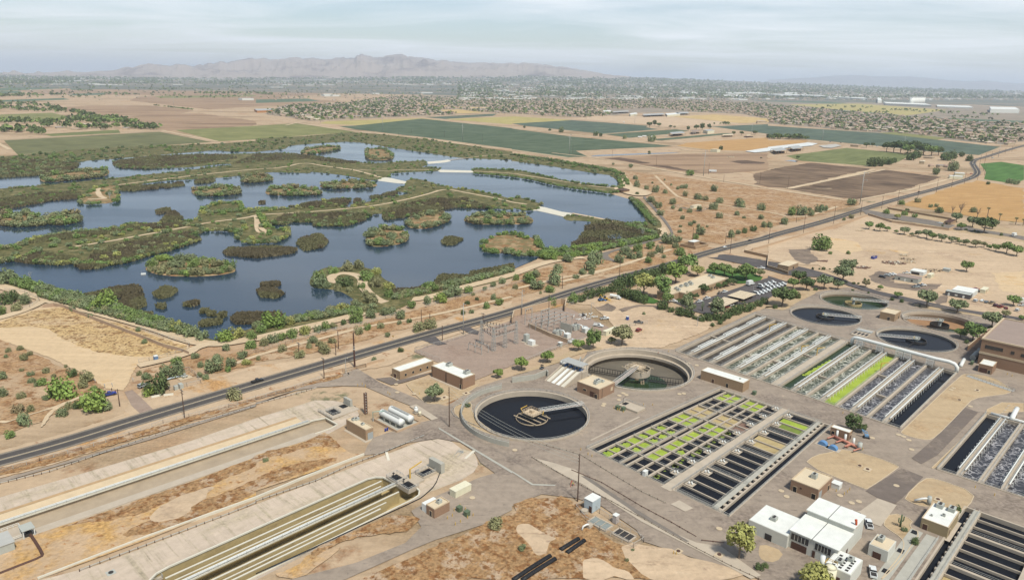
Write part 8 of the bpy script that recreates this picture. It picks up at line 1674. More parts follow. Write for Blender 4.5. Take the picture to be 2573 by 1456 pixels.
p = T1("e4 1600,720"); o = E('valve_station', (p[0],p[1],.1), GA, 'white odour duct bending beside the cream-roofed tan building', 'duct'); m = LB(); m.tube([(-1,-4,1.0),(0,-2,2.2),(1,-.5,2.6),(1.2,0,1)], .4, 8); m.build('duct', M_wpaint, o, True); m = LB(); m.cyl(1.2,0,0,3.4,.7,12); m.build('vessel', M_hvac, o, True)
m = LB(); p = T1("d4 2000,260"); o = E('handrail_ramp', (p[0],p[1],.3), R(-60), 'sunken ramp with pale handrails behind the small brick shed', 'ramp'); m = MB(); m.box(0,-1.3,-.05,22,1.3,.1); m.build('grating', M_galv, o); m = MB(); m.rail([(0,-1.3,.1),(22,-1.3,.1),(22,1.3,.1),(0,1.3,.1)], 1.05, 2, .08); m.build('railing', M_rail, o)
# covered concrete channels left of lower right tank
A = uvt("e4 1480,1230")[0]; r = TH('covered_channel', 203, -50, 'two covered concrete channels left of the serrated weir walkway', 'channel'); m = LB(); m.box(0,0,0,43,3.6,.4); m.box(0,4.6,0,43,8.2,.4); m.build('deck', M_conc2, r); m = LB()
for k in range(3): m.box(12+k*14,.6,.4,14.4+k*14,2.4,.44)
m.build('hatch', M_black_, r); m = LB(); m.rail([(0,8.1,.4),(43,8.1,.4)], 1.05, 3, .08); m.build('railing', M_rail, r)
# distribution box between the clarifiers
A, B, Cc = uvt("c4 835,700 970,745 1080,680"); r = TH('splitter_box', (A[0]+B[0])/2, B[1], 'concrete splitter box with gates beside the front right clarifier', 'chamber'); L, W = Cc[0]-(A[0]+B[0])/2, B[1]-A[1]; m = LB(); m.box(0,-W,0,L,0,1.0); m.build('box', M_conc, r); m = LB()
for k in range(4): m.box(L*.15,-W+W*(k+.2)/4,1.0,L*.45,-W+W*(k+.8)/4,1.05)
m.build('opening', M_black_, r); m = LB(); m.rail([(0,-W,1),(L,-W,1),(L,0,1)], 1.05, 2, .1); m.box(L*.55,-W,1,L*.8,0,1.6); m.build('gate_frame', M_galv, r)
# ---- substation
def lattice(root, a, b, h, w=.9, name='lattice_tower'):
    m = LB(); 
    for sa in (-1,1):
        for sb in (-1,1): m.bar((a+sa*w,b+sb*w,0),(a+sa*w*.45,b+sb*w*.45,h),.13)
    n = int(h/1.8)
    for k in range(n):
        z0, z1 = h*k/n, h*(k+1)/n; w0, w1 = w*(1-.55*k/n), w*(1-.55*(k+1)/n)
        for (p, q) in (((-1,-1),(1,-1)),((1,-1),(1,1)),((1,1),(-1,1)),((-1,1),(-1,-1))): m.bar((a+p[0]*w0,b+p[1]*w0,z0),(a+q[0]*w1,b+q[1]*w1,z1),.08); m.bar((a+q[0]*w0,b+q[1]*w0,z0),(a+p[0]*w1,b+p[1]*w1,z1),.08)
    return m.build(name, M_galv, root)
sb = uvt("c2 2290,860")[0]; r = TH('lattice_gantry', sb[0], sb[1], 'grey lattice steel gantry carrying black insulators in the gravel yard', 'substation frame')
TW = [uvt(s)[0] for s in ("c2 2265,790", "c2 2385,865", "c2 2500,830", "c3 40,790", "c2 2430,800")]
for q in TW[:4]: lattice(r, q[0]-sb[0], q[1]-sb[1], 13.5)
Q = [(q[0]-sb[0], q[1]-sb[1]) for q in TW[:4]]
m = LB()
for i, j in ((0,1),(1,2),(0,2),(2,3)):
    for z in (8.2, 12.2):
        for d in (-.35,.35): m.bar((Q[i][0],Q[i][1]+d,z),(Q[j][0],Q[j][1]+d,z),.12)
        n = 9
        for k in range(n): t0, t1 = k/n, (k+1)/n; m.bar((Q[i][0]+(Q[j][0]-Q[i][0])*t0,Q[i][1]+(Q[j][1]-Q[i][1])*t0-.35,z),(Q[i][0]+(Q[j][0]-Q[i][0])*t1,Q[i][1]+(Q[j][1]-Q[i][1])*t1+.35,z),.07)
m.build('truss_beam', M_galv, r); m = LB()
for i, j in ((0,1),(1,2),(0,2),(2,3)):
    for z in (8.2, 12.2):
        for k in range(1,8): t = k/8; a, b = Q[i][0]+(Q[j][0]-Q[i][0])*t, Q[i][1]+(Q[j][1]-Q[i][1])*t; m.tube([(a,b,z+.1),(a,b,z+1.3)], .16, 6)
m.build('insulator', M_dark, r)
r = TH('switch_frame', uvt("c2 2200,880")[0][0], uvt("c2 2200,880")[0][1], 'low steel switch frame in front of the lattice gantry', 'substation frame'); m = LB()
for a in (0,5):
    for b in (-5,0,5): m.bar((a,b,0),(a,b,4.2),.22)
m.bar((0,-5,4.2),(0,5,4.2),.25); m.bar((5,-5,4.2),(5,5,4.2),.25); m.build('frame', M_galv, r); m = LB()
for a in (0,5):
    for b in (-4,-1.5,1.5,4): m.tube([(a,b,4.3),(a,b,5.4)], .14, 6)
m.build('insulator', M_dark, r)
bs = uvt("c3 130,640")[0]; r = TH('busbar_structure', bs[0], bs[1], 'pale tubular busbar structure on many posts behind the transformers', 'substation frame'); m = LB(); pts = []
for i in range(5):
    for j in range(4): a, b = 2+i*5.5, 2+j*4.6; m.bar((a,b,0),(a,b,5.0+(i%2)*2),.2)
for j in range(4): m.tube([(0,2+j*4.6,5.2),(26,2+j*4.6,5.2)], .12, 6); m.tube([(2,2+j*4.6,7.2),(26,2+j*4.6,7.2)], .1, 6)
for i in range(5): m.tube([(2+i*5.5,0,7.4),(2+i*5.5,18,7.4)], .1, 6)
m.build('busbar', M_galv, r); m = LB()
for i in range(5):
    for j in range(4): m.tube([(2+i*5.5,2+j*4.6,5.0),(2+i*5.5,2+j*4.6,6.0)], .2, 6)
m.build('insulator', M_dark, r)
r = TH('dead_end_frame', uvt("c3 130,600")[0][0], uvt("c3 130,600")[0][1], 'tall pale goalpost frame beside the tan wall', 'substation frame'); m = LB(); m.bar((0,0,0),(0,0,10),.3); m.bar((6,0,0),(6,0,10),.3); m.bar((0,0,9.6),(6,0,9.6),.3); m.build('frame', M_galv, r); m = LB()
for k in range(3): m.tube([(1.2+k*1.8,0,9.4),(1.2+k*1.8,0,8.2)], .14, 6)
m.build('insulator', M_dark, r)
r = TH('dead_end_frame', uvt("c3 290,630")[0][0], uvt("c3 290,630")[0][1], 'tall pale goalpost frame above the busbar structure', 'substation frame'); m = LB(); m.bar((0,0,0),(0,0,11),.3); m.bar((7,0,0),(7,0,11),.3); m.bar((0,0,10.6),(7,0,10.6),.3); m.build('frame', M_galv, r); m = LB()
for k in range(3): m.tube([(1.4+k*2,0,10.4),(1.4+k*2,0,9.2)], .14, 6)
m.build('insulator', M_dark, r)
for i, (x, y) in enumerate(((455,705),(635,650))):
    p = uvt('c3 %d,%d' % (x, y))[0]; o = TH('transformer', p[0], p[1], ('left','right')[i]+' one of two pale grey transformers beside the fire wall', 'transformer', 'power transformers'); m = LB(); m.box(-2,-1.6,.3,2,1.6,3.4); m.build('tank', M_hvac, o); m = LB()
    for k in range(8): m.box(-2.9,-1.4+k*.36,.6,-2.05,-1.25+k*.36,3.0); m.box(2.05,-1.4+k*.36,.6,2.9,-1.25+k*.36,3.0)
    m.build('radiator', M_rail, o); m = LB()
    for k in range(3): m.tube([(-1+k,0,3.4),(-1+k,0,4.8)], .16, 6)
    m.build('bushing', M_dark, o); m = LB(); m.tube([(0,1.6,4.0),(0,4.6,4.0),(0,5.2,3.2),(0,5.2,.4)], .35, 8); m.build('bus_duct', M_wpaint, o, True)
    o = TH('switchgear_cabinet', p[0]+.5, p[1]+7, ('left','right')[i]+' one of two white switchgear cabinets beside the transformers', 'cabinet', 'switchgear cabinets'); m = LB(); m.box(-1.6,-1.4,.2,1.6,1.4,3.0); m.build('body', M_wpaint, o); m = LB(); m.box(-1.7,-1.0,.4,-1.59,1.0,2.7); m.build('door', M_hvac, o)
wallrun('fire_wall', "c3 488,660 600,690", 'grey concrete fire wall between the transformers', .4, 5.5, M_conc2, False)
for i, (x, y, w_, h_, l) in enumerate(((145,770,2.2,4.6,'tall grey transformer cabinet beside the lattice tower'),(195,800,3.4,2.8,'low white switchgear box beside tall grey cabinet'))):
    p = uvt('c3 %d,%d' % (x, y))[0]; o = TH('electrical_cabinet', p[0], p[1], l, 'cabinet'); m = LB(); m.box(-1.4,-w_/2,.3,1.4,w_/2,h_); m.build('body', M_hvac if i == 0 else M_wpaint, o); m = LB(); m.box(-2.4,-w_,0,2.4,w_,.28); m.build('pad', M_conc, o)
p = T1("c3 483,815"); o = E('guard_booth', (p[0],p[1],.1), GA, 'small white-roofed booth by the kerb path', 'booth'); m = LB(); m.box(-.9,-.9,0,.9,.9,2.2); m.build('cabin', M_hvac, o); m = LB(); m.box(-1.1,-1.1,2.2,1.1,1.1,2.4); m.build('roof', M_wpaint, o)
p = uvt("c3 730,520")[0]; o = TH('dismantled_equipment', p[0], p[1], 'heap of white dismantled steel parts in the dirt yard', 'scrap'); m = LB(); rs = random.Random(3)
for k in range(26): a, b = rs.uniform(-6,6), rs.uniform(-5,5); m.bar((a,b,.4),(a+rs.uniform(-4,4),b+rs.uniform(-2,2),rs.uniform(.3,1.2)),.3)
m.build('steel_part', M_wpaint, o); m = LB()
for k in range(5): m.tube([(rs.uniform(-3,3),rs.uniform(-3,3),.4),(rs.uniform(-3,3),rs.uniform(-3,3),2.0)], .25, 6)
m.build('bushing', M_dark, o)
# ---- office building, carports
rc_ = [uvt(s, 5.0)[0] for s in ("c3 1550,180", "c3 1640,185", "c3 1965,75", "c3 2140,118", "c3 1735,305", "c3 1600,272")]
base = uvt("c3 1735,362")[0]; u0, v1 = base; L = uvt("c3 2140,195")[0][0]-u0; W = v1-uvt("c3 1720,170", 5.0)[0][1]
r = TH('office_building', u0, v1, 'flat-roofed tan office building among trees with clusters of roof coolers', 'building'); W = max(16, min(30, W)); L = max(40, L)
boxpart(r, 'wall', M_brick, 0, -W, 0, L, 0, 5.0); boxpart(r, 'roof', M_roofc, .4, -W+.4, 5.0, L-.4, -.4, 5.08); boxpart(r, 'wing', M_brick, -9, -W+1, 0, -.05, -5, 5.0); boxpart(r, 'wing_roof', M_roofc, -8.7, -W+1.3, 5.0, -.2, -5.3, 5.08)
m = LB()
for (a0,b0,a1,b1) in ((-.05,-.4,L,.05),(L-.4,-W,L+.05,-.4),(0,-W-.05,L-.4,-W+.4),(-9.05,-5.4,-.4,-4.95),(-9.05,-W+1,-8.6,-5.4),(-.05,-4.9,.4,-.45)): m.box(a0,b0,5.0,a1,b1,5.7)
m.build('parapet', M_trim, r)
for (a,b) in ((12,-W+5),(16,-W+7),(19,-W+4.5),(22,-W+7),(25,-W+4),(L-9,-W+8),(L-6,-W+4),(4,-W+6),(2,-W+9)): hvac(r, a, b, 5.08, 2.6, 2.0, 1.5)
for k in range(9): boxpart(r, 'window', M_glass, 3+k*L/10, -.02, 1.2, 5+k*L/10, .08, 2.8)
for i, s in enumerate(("c3 1970,385 2120,420 2275,355", "c3 2165,305 2330,345 2450,290")):
    A, B, Cc = uvt(s, 2.8); u0, v1 = (A[0]+B[0])/2, (B[1]+Cc[1])/2; L, W = Cc[0]-u0, v1-A[1]; r = TH('carport', u0, v1, ('nearer','farther')[i]+' of two flat beige carports shading parked cars', 'carport', 'carports'); m = LB(); m.box(0,-W,2.8,L,0,3.05); ro = m.build('roof', M_roofc, r); m = LB()
    for k in range(1,6): m.box(L*k/6-.06,-W,3.05,L*k/6+.06,0,3.1)
    m.build('seam', M_brown, ro); m = LB()
    for k in range(4):
        for b in (-W+.5,-.5): m.box(L*k/3*.96+.1,b-.12,0,L*k/3*.96+.35,b+.12,2.8)
    m.build('post', M_brown, r); m = LB(); m.box(0,-W,0,.3,0,1.1); m.build('screen_wall', M_brick, r)
# ---- gate house, walled yards, hut with hipped roof
crate('gate_house', "b4 1770,1045 1825,1060 1890,1030", 3.2, M_brick, 'brown gatehouse on the estate side road', 'gatehouse', M_brown, False, [('L',.4,2,.4,2.4,M_glass,'window')]); crate('gate_house', "c4 100,40 215,70 280,20", 4.2, M_brick, 'brick guard building at the office road gate', 'gatehouse', M_roofc, False, [('R',.5,2,.8,2.4,M_glass,'window')])
wallrun('yard_wall', "b3 1690,1270 1840,1300 1970,1268 1870,1245 1815,1235 1690,1268", 'square brick yard wall round the pump building by the road', .35, 2.6, M_brick); crate('pump_building', "b3 1765,1262 1835,1275 1872,1255", 4.2, M_brick, 'small white-roofed pump building inside the walled yard', 'pump house', M_roofw, False)
wallrun('yard_wall', "b3 1700,885 1790,900 1880,870", 'low pale wall before the little well house', .35, 1.4, M_wconc); crate('well_house', "b3 1790,885 1840,895 1880,872", 3.2, M_cream, 'small cream well house in the shrub land', 'hut', M_roofc, False); fence("b3 1610,870 1740,905 1900,925 1960,900 1800,850 1610,870", 'chain link fence round the little well house')
A, B, Cc = uvt("b3 1060,722 1125,740 1158,722"); u0, v1 = (A[0]+B[0])/2, (B[1]+Cc[1])/2; L, W = max(6,Cc[0]-u0), max(8,v1-A[1]); r = TH('wetland_hut', u0, v1, 'brown hut with hipped dark roof at the pond corner', 'hut'); boxpart(r, 'wall', M_brick2, 0,-W,0,L,0,3.6); m = LB(); e = .8; m.add([(-e,-W-e,3.6),(L+e,-W-e,3.6),(L+e,e,3.6),(-e,e,3.6),(L/2,-W+L/2,6.2),(L/2,-L/2,6.2)], [(0,1,4),(1,2,5,4),(2,3,5),(3,0,4,5)]); m.build('roof', mat('brown_shingle', C(104,82,70), var=.12, scale=1), r); m = LB(); m.box(-.08,-W*.6,.2,.02,-W*.45,2.2); m.build('door', M_brown, r)
# ---- farm sheds and white roofs far behind
def shed(s, h, mr, label, name='farm_shed', open_=True, cat='shed'):
    A, B, Cc = T(s, h); u = Vector((Cc[0]-B[0], Cc[1]-B[1])); v = Vector((A[0]-B[0], A[1]-B[1])); r = E(name, (B[0],B[1],0), 0, label, cat); P = [Vector((0,0)), u, u+v, v]
    m = MB(); m.prism([(p.x,p.y) for p in P], h, h+.5); m.build('roof', mr, r); m = MB()
    if open_:
        for i in range(5):
            for q in (u*(i/4), v+u*(i/4)): m.box(q.x-.3,q.y-.3,0,q.x+.3,q.y+.3,h)
        m.build('post', M_rust_, r); m = MB(); c = (u+v)/2; m.box(c.x-12,c.y-3,0,c.x+12,c.y+3,h*.45); m.build('stored_goods', M_dark, r)
    else: m.prism([(p.x*.99,p.y*.99) for p in P], 0, h); m.build('wall', M_cream, r)
    return r
shed("b3 1580,125 1610,142 1740,130", 7, M_galv, 'left open farm shed with grey roof beyond the crop rows'); shed("b3 1790,108 1815,122 1892,112", 7, M_roofg, 'middle open farm shed with brown roof beyond crop rows'); shed("b3 1920,100 1965,112 2035,104", 8, M_galv, 'right farm shed with pale walls beyond the crop rows', open_=False); shed("b3 2110,145 2125,155 2230,150", 5, M_roofc, 'low long farm shed beside the golden field'); shed("b3 2350,152 2360,160 2400,155", 5, M_roofc, 'tiny farm shed beside the tall steel pole')
shed("b4 30,290 80,315 190,300", 7, M_galv, 'left grey-roofed shade barn among white sheets', 'shade_barn'); shed("b4 205,268 250,292 352,278", 7, M_galv, 'right grey-roofed shade barn among white sheets', 'shade_barn')
lay('white_sheet', "b3 2340,318 2450,300 2571,282 b4 0,275 400,230 500,240 440,262 180,285 0,318 b3 2571,320 2440,332", mat('white_plastic', C(236,234,230), rough=.5, var=.06, scale=.05)); lay('white_sheet', "b4 510,262 680,245 740,262 640,285 560,282", mat('pale_gravel_heap', C(196,190,182), var=.12, scale=.1))
for i, (t, x, y, w_) in enumerate((('b4',890,270,16),('b4',1810,475,14),('b4',1735,470,9),('b4',1555,440,8),('b4',1630,385,16),('b4',1640,470,7),('b4',2110,205,16),('b4',2230,235,20),('b4',2430,250,16),('a1',380,1222,22),('a1',610,1290,18),('a1',900,1275,24),('a1',1150,1262,20),('a1',1380,1285,14),('a1',1275,1302,12),('a1',165,1230,14),('a1',60,1310,16),('a1',215,1305,12),('a1',330,1300,18),('a1',400,1312,14),('a1',780,1305,18),('a1',1060,1220,10),('a1',220,1092,20),('a1',640,1205,16),('a3',2510,1240,30))):
    p = T1('%s %d,%d' % (t, x, y)); k = i % 8; o = link('farmhouse', HM[k]); o.location = (p[0],p[1],0); o.rotation_euler = (0,0,R(rnd.choice([0,46,90,10]))); s = w_/16; o.scale = (s,s,max(.8,s*.8)); AUTO.append((tag(o, None, 'house', 'scattered farmhouses'), 'lone '+TONE[k % 4]+' roofed farmhouse', DP(t,x,y)))
for i, s in enumerate(("b4 1815,555 1825,562 1960,570", "b4 1870,525 1880,532 1980,540")): shed(s, 4, M_roofw, ('nearer','farther')[i]+' long white mobile home by the road bend', 'mobile_home', False, 'mobile home')
SCH = [("a3 910,1112 925,1122 1000,1116", 1), ("a3 1010,1118 1020,1128 1180,1120", 0), ("a3 1180,1140 1190,1152 1260,1142", 1), ("a3 1310,1145 1330,1160 1540,1150", 0), ("a3 1540,1140 1560,1156 1690,1146", 1), ("a3 1640,1128 1660,1142 1785,1137", 0)]
for i, (s, k) in enumerate(SCH): shed(s, 7, M_galv if k == 0 else M_roofw, ('leftmost','second','third','fourth','fifth','rightmost')[i]+(' from left' if 0 < i < 5 else '')+' of six pale school roofs beyond the building site', 'school_block', k == 0, 'school')
M_orw = mat('orange_wall', C(206,140,80), var=.1)
r = shed("a2 -20,1095 10,1112 200,1105", 8, M_galv, 'school with orange and grey walls beside the suburb', 'school_building', False, 'school'); r.children[1].data.materials[0] = M_orw
# tall silos and white works far right
def far_box(s, h, mt, label, name, cat):
    A, B, Cc = [on_far(*q) for q in PX(s)]; r = E(name, (B[0],B[1],B[2]), 0, label, cat); P = [(0,0),(Cc[0]-B[0],Cc[1]-B[1]),(Cc[0]-B[0]+A[0]-B[0],Cc[1]-B[1]+A[1]-B[1]),(A[0]-B[0],A[1]-B[1])]; m = MB(); m.prism(P, 0, h); m.build('wall', mt, r); m = MB(); m.prism([(p[0]*.99,p[1]*.99) for p in P], h, h+1); m.build('roof', M_roofw, r)
g0 = on_far(*DP('a4',1425,1052)); g1 = on_far(*DP('a4',1560,1050)); r = E('grain_silos', g0[:3], math.atan2(g1[1]-g0[1], g1[0]-g0[0]), 'bank of tall white grain silos on the far right', 'silo'); LN = math.dist(g0[:2], g1[:2]); n = 9; m = MB(); hs_ = g0[3]*62/4/FOC*1.0
for k in range(n): m.cyl(LN*(k+.5)/n, 0, 0, hs_, LN/n*.52, 12)
m.build('silo_tube', M_wpaint, r, True); m = MB(); m.box(0,-LN/n*.5,hs_,LN,LN/n*.5,hs_*1.06); m.build('top_gallery', M_white, r)
for s, h, l in (("a4 1160,1040 1180,1056 1640,1075", 14, 'long low white mill building in front of the silos'), ("a4 1095,1000 1100,1036 1140,1036", 24, 'small white silo block left of the tall silos'), ("a4 1690,1065 1700,1080 2060,1092", 9, 'long white warehouse right of the silos'), ("a4 2220,1105 2230,1132 2520,1138", 22, 'pale ribbed warehouse at the far right'), ("a3 1690,925 1700,945 1860,948", 16, 'first white warehouse left of the mill'), ("a3 1940,925 1950,940 2560,945", 13, 'longest white warehouse in the far industrial strip'), ("a3 2120,955 2130,975 2340,978", 12, 'white warehouse with flat front before the longest one'), ("a4 0,945 10,960 600,985", 14, 'white warehouse continuing the strip to the silos'), ("a4 160,935 170,955 300,945", 20, 'taller white works block amid the warehouse strip'), ("a4 600,970 610,985 1000,1005", 12, 'low white warehouse just left of the mill')):
    far_box(s, h, M_white, l, 'warehouse', 'warehouse')
# building-site debris piles
for i, (t, x, y, w_, h_) in enumerate((('b4',1250,1440,16,1.6),('b4',1390,1400,12,1.2),('b4',1360,1365,5,1.6),('b4',545,1420,6,.9),('b4',1420,1430,8,1.4),('c4',1650,60,16,1.4),('c4',950,30,10,1.4),('b4',930,1115,7,.8),('b3',2200,375,12,2))):
    p = T1('%s %d,%d' % (t,x,y)); rs = random.Random(i); o = E('debris_pile', (p[0],p[1],0), 0, None, 'debris pile', 'debris piles on the bare lots'); m = MB()
    for k in range(60): a, q = rs.uniform(0,6.28), rs.random()**.5*w_*.6; m.bar((cos(a)*q,sin(a)*q*.6,rs.uniform(.1,h_*.6)),(cos(a)*q+rs.uniform(-2,2),sin(a)*q*.6+rs.uniform(-1,1),rs.uniform(.1,h_)),rs.uniform(.3,.9))
    m.build('rubble', M_trim if i % 3 else M_rust_, o); m = MB()
    for k in range(20): a, q = rs.uniform(0,6.28), rs.random()**.5*w_*.5; m.box(cos(a)*q,sin(a)*q*.6,0,cos(a)*q+rs.uniform(.5,1.6),sin(a)*q*.6+rs.uniform(.5,1.4),rs.uniform(.3,h_))
    m.build('lumber', M_wood if i % 2 else M_wconc, o); AUTO.append((o, 'low heap of scrap and rubble', DP(t,x,y)))
# saguaros, palms, dead trees
for (t, x, y, h_, l) in (('c3',1910,465,6.5,'tall saguaro cactus with arms in the office car park island'),('e4',1325,928,4.6,'saguaro cactus in the granite bed by the tan building')):
    p = T1('%s %d,%d' % (t,x,y)); m = MB(); m.tube([(0,0,0),(0,0,h_*.5),(0,0,h_)], .34, 10, .26); 
    for s_ in (-1,1): m.tube([(0,0,h_*(.4+.06*s_)),(s_*.7,0,h_*(.45+.06*s_)),(s_*.8,0,h_*(.55+.06*s_)),(s_*.8,0,h_*(.8+.06*s_))], .2, 8)
    o = m.build('saguaro', mat('cactus', (.09,.12,.06), var=.15, scale=3), None, True); o.location = (p[0],p[1],.2); tag(o, l, 'cactus')
for i, (x, y, tx, ty) in enumerate(((2195,1005,2220,885),(2320,1020,2330,945),(2485,1050,2495,985),(2560,1060,2565,1000),(1862,355,1866,300),(1880,478,1882,440))):
    b = DP('b4',x,y); X, Y, h = height_of(b, DP('b4',tx,ty)); o = E('palm_tree', (X,Y,0), 0, None, 'palm', 'fan palms by the road'); m = MB(); m.tube([(0,0,0),(.1,0,h*.5),(0,0,h)], .45, 8, .3); m.build('trunk', M_bark, o); m = MB()
    for k in range(26): a = k*2.4; e_ = -.9+1.7*((k*7) % 26)/26; m.add([(0,0,h),(cos(a)*1.2-sin(a)*.5,sin(a)*1.2+cos(a)*.5,h+e_*.9+.3),(cos(a)*2.3,sin(a)*2.3,h+e_*1.6),(cos(a)*1.2+sin(a)*.5,sin(a)*1.2-cos(a)*.5,h+e_*.9+.3)], [(0,1,2,3)])
    m.build('crown', LEAF['o'], o); AUTO.append((o, 'shaggy fan palm', b))
for i, (t, x, y, w_) in enumerate((('b4',1850,940,60),('b4',1930,950,95),('b4',2100,985,75),('c1',305,150,60),('b1',1105,800,60),('b3',1310,1170,60),('c4',980,200,40))):
    b = DP(t,x,y); p = G(*b); dist = math.hypot(p[0],p[1]); W = w_*_S/FOC*dist; o = E('bare_tree', (p[0],p[1],0.3), 0, None, 'tree', 'leafless trees'); rs = random.Random(i); m = MB(); m.tube([(0,0,0),(0,0,W*.5)], W*.04, 7, W*.025); m.build('trunk', M_hvac if i > 2 else M_bark, o); m = MB()
    for k in range(16): a = k*2.4; z0 = W*rs.uniform(.3,.5); e = Vector((cos(a)*W*.3*rs.uniform(.5,1), sin(a)*W*.3*rs.uniform(.5,1), W*rs.uniform(.7,1.15))); m.tube([(0,0,z0),tuple(e*.5+Vector((0,0,z0*.5))),tuple(e)], W*.014, 5, W*.006); m.tube([tuple(e*.7+Vector((0,0,z0*.3))),tuple(e+Vector((rs.uniform(-1,1)*W*.15,rs.uniform(-1,1)*W*.15,W*.1)))], W*.009, 4, W*.004)
    m.build('branch', M_hvac if i > 2 else M_bark, o); AUTO.append((o, 'leafless pale tree', b))
# jersey barriers, floating platform, signs
for i, (x, y, d) in enumerate(((1570,1325,35),(1695,1310,20))):
    p = T1('c1 %d,%d' % (x, y)); m = MB(); prof(m, [(-2,0),(-2,.3),(-2,1.0),(2,1.0),(2,.3),(2,0)], .8, .3); m.box(-2.05,-.3,.35,-1.98,.3,.6); o = m.build('jersey_barrier', M_wconc); o.location = (p[0],p[1],.1); o.rotation_euler = (0,0,R(d)); tag(o, ('pale concrete barrier under the roadside bush','pale concrete barrier right of the roadside bush')[i], 'barrier')
p = T1("c1 1442,100"); o = E('floating_platform', (p[0],p[1],ZW), R(20), 'small white instrument raft floating on the pond', 'raft'); m = MB(); m.box(-1.6,-.9,0,1.6,.9,.9); m.build('float', M_wpaint, o); m = MB(); m.tube([(-1.2,0,.5),(-1.2,0,3)], .07, 6); m.build('mast', M_galv, o)
for i, (t, x, y, l) in enumerate((('c2',1378,752,'yellow diamond road sign on the far verge'),('b4',512,1033,'yellow diamond road sign by the near road edge'),('c1',1055,1235,'white notice board at the parking entrance, left'),('c1',1130,1225,'white notice board at the parking entrance, middle'),('c1',1338,1172,'white notice board right of the parking entrance'),('c1',958,1185,'red and white notice sign at scrub edge'),('c2',800,660,'white notice on the long chain link fence'),('d2',930,265,'dark keypad post inside the plant gate'))):
    p = T1('%s %d,%d' % (t,x,y)); o = E('road_sign' if i < 2 else 'notice_sign', (p[0],p[1],.1), GA, l, 'sign'); m = LB(); m.tube([(0,0,0),(0,0,2.0)], .07, 6); m.build('post', M_galv, o); m = LB()
    if i < 2: m.add([(-.06,-.75,2.2),(-.06,0,1.45),(-.06,.75,2.2),(-.06,0,2.95)], [(0,1,2,3)]); m.add([(-.02,-.75,2.2),(-.02,0,1.45),(-.02,.75,2.2),(-.02,0,2.95)], [(3,2,1,0)])
    else: m.box(-.06,-.7,1.2,0,.7,2.1)
    m.build('sign_plate', M_yellow if i < 2 else (M_wpaint if i < 7 else M_dark), o)
# far-left machinery at the bottom border
p = T1("e1 280,1000"); o = E('steel_pump', (p[0],p[1],-.5), GA, 'small steel pump frame with pale roof at the lower left basin end', 'pump'); m = LB()
for a in (-1.5,1.5):
    for b in (-2,2): m.box(a-.12,b-.12,0,a+.12,b+.12,3.2)
m.build('frame_post', M_wpaint, o); m = LB(); m.box(-1.8,-2.3,3.2,1.8,2.3,3.4); m.build('roof', M_hvac, o); m = LB(); m.box(-1,-1.4,.2,1,1.4,1.6); m.cyl(0,0,1.6,2.6,.4,8); m.build('pump', M_dark, o)
p = T1("e1 50,1170"); o = E('pale_shed', (p[0],p[1],0), GA, 'pale metal shed cut by the lower left border', 'shed'); m = LB(); m.box(-2,-6,0,2.4,1.6,3.0); m.build('wall', M_hvac, o); m = LB(); m.box(-2.2,-6.2,3.0,2.6,1.8,3.2); m.build('roof', M_rail, o)
p = T1("e1 120,1020"); o = E('gate_platform', (p[0],p[1],0), GA, 'white railed gate platform at the lower left basin end', 'platform'); m = LB(); m.box(-3,-5,-.3,3,3,.1); m.build('deck', M_conc, o); m = LB(); m.rail([(-3,-5,.1),(3,-5,.1),(3,3,.1),(-3,3,.1),(-3,-5,.1)], 1.1, 1.5, .1); m.build('railing', M_wpaint, o)
p = T1("e1 1380,1420", -2.0); o = E('valve_platform', (p[0],p[1],-2.4), GA, 'white pipework and grated platform at the near basin head, bottom edge', 'platform'); m = LB(); m.box(-3,-4,0,5,6,.4); m.build('deck', M_conc, o); m = LB(); m.rail([(-3,-4,.4),(5,-4,.4),(5,6,.4),(-3,6,.4),(-3,-4,.4)], 1.1, 1.6, .1); m.build('railing', M_rail, o); m = LB(); m.tube([(-5,-4,.8),(-4,-1,.8),(-2,2,.8),(2,3,1)], .35, 8); m.build('pipe', M_wpaint, o, True)
p = T1("e1 1120,1420", -1.6); o = E('cooler_unit', (p[0],p[1],-2.0), GA, 'boxy grey cooling unit on the slope, bottom edge', 'cooling unit'); m = LB(); m.box(-1.2,-1.2,.2,1.2,1.2,1.8); m.build('body', M_hvac, o); m = LB(); m.cyl(0,0,1.8,1.95,.7,14); m.build('fan', M_dark, o)
# ---- the air
M_haze = bpy.data.materials.new('haze_air'); M_haze.use_nodes = True; _t = M_haze.node_tree; _t.nodes.clear()
_o = NN(_t, 'ShaderNodeOutputMaterial'); _v = NN(_t, 'ShaderNodeVolumePrincipled'); _v.inputs['Color'].default_value = (.80,.89,1.0,1); _v.inputs['Density'].default_value = 4.2e-5; _v.inputs['Anisotropy'].default_value = .2
_t.links.new(_v.outputs[0], _o.inputs[1])
hz = MB(); hz.box(-110000,-2000,-12,110000,120000,1000); tag(hz.build('haze', M_haze), kind='stuff')
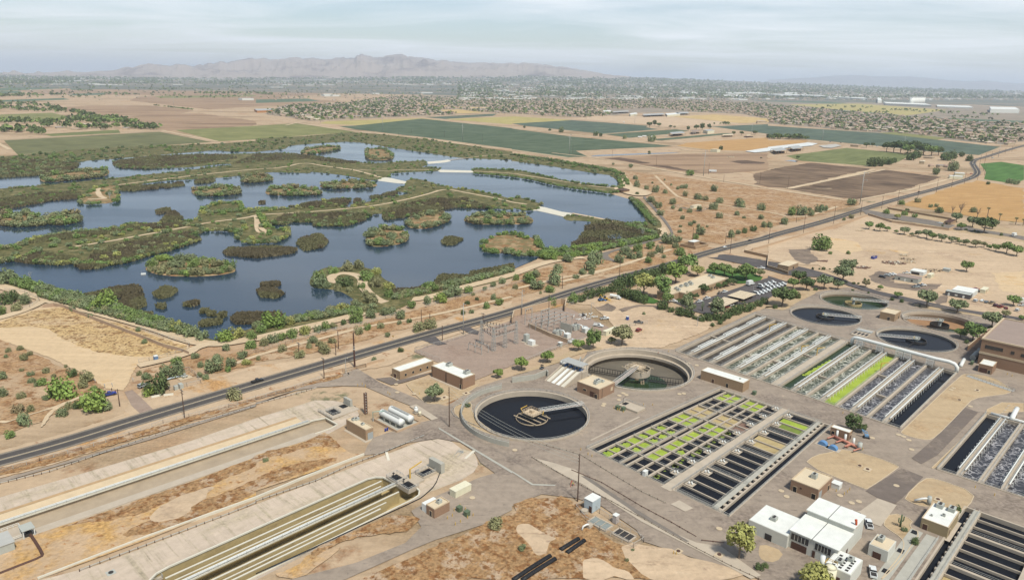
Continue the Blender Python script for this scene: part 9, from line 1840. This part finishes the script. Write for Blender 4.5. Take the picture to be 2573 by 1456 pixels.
# ================================================================ wording of the labels of the many
LMK = [("the round gravel turnaround",(865,702)),("the blue pickup",(275,992)),("the dark pickup on the road",(647,958)),("the sandy parking field",(200,830)),("the portable toilet",(392,900)),("the fenced pipe yard",(460,955)),("the tall steel pole",(1164,800)),
 ("the lattice substation",(1270,820)),("the brick pump house",(1500,970)),("the water-filled round tank",(1350,1045)),("the drained round tank",(1600,945)),("the flat-roofed office building",(1750,715)),("the two carports",(1850,745)),("the four clarifiers",(2190,790)),
 ("the long office trailers",(2410,740)),("the big brick hall",(2500,870)),("the white-roofed hall",(2070,1340)),("the rust brush slope",(1330,1340)),("the gated estate wall",(2290,560)),("the main road bend",(2440,420)),("the wetland hut",(1560,478)),("the walled pump yard",(1750,610)),
 ("the small white well house",(1735,520)),("the white causeway",(1390,535)),("the far weir",(1150,430)),("the biggest near island",(480,672)),("the round middle island",(970,605)),("the T-shaped peninsula",(650,590)),("the far twin islands",(900,385)),("the left edge pond",(60,560)),("the narrow left island",(190,445)),
 ("the dug peninsula",(245,500)),("the pond corner",(540,850)),("the far left reed bed",(80,420)),("the screw channels",(1420,955)),("the aeration basins",(2000,930)),("the green algae cells",(1680,1090)),("the white horizontal tanks",(1000,1060)),("the shipping container",(1157,1232)),
 ("the dark tilled fields",(2100,440)),("the farm sheds",(1740,330)),("the dark green crop field",(1200,330)),("the long pale green field",(2100,350)),("the orange-walled school",(670,272)),("the tall silos",(2310,257)),("the building site",(1640,300)),("the yellow stubble field",(1830,300)),("the lime green field strip",(2300,340)),("the white greenhouse roofs",(1990,370)),("the row of lot trees",(2350,600)),("the debris piles",(2270,660))]
ORD = "first second third fourth fifth sixth seventh eighth ninth tenth eleventh twelfth thirteenth fourteenth fifteenth sixteenth seventeenth eighteenth nineteenth twentieth".split()
def word_labels():
    grp = {}
    for o, d, q in AUTO:
        best = min(LMK, key=lambda l: (l[1][0]-q[0])**2+((l[1][1]-q[1])*1.8)**2); dx, dy = q[0]-best[1][0], (q[1]-best[1][1])*1.8
        far_ = math.hypot(dx, dy)
        rel = 'beside' if far_ < 34 else ('left of' if dx < 0 else 'right of') if abs(dx) > abs(dy) else ('beyond' if dy < 0 else 'in front of')
        grp.setdefault((d, rel, best[0]), []).append((q[0], o))
    for (d, rel, l), it in grp.items():
        it.sort(key=lambda k: k[0])
        for i, (_, o) in enumerate(it):
            s = '%s %s %s' % (d, rel, l)
            if len(it) == 2: s += ', '+('left' if i == 0 else 'right')+' one'
            elif len(it) > 2:
                s += ', '+('leftmost' if i == 0 else ('rightmost' if i == len(it)-1 else (ORD[i] if i < 20 else 'late')+' from left'))
            o['label'] = s
word_labels()
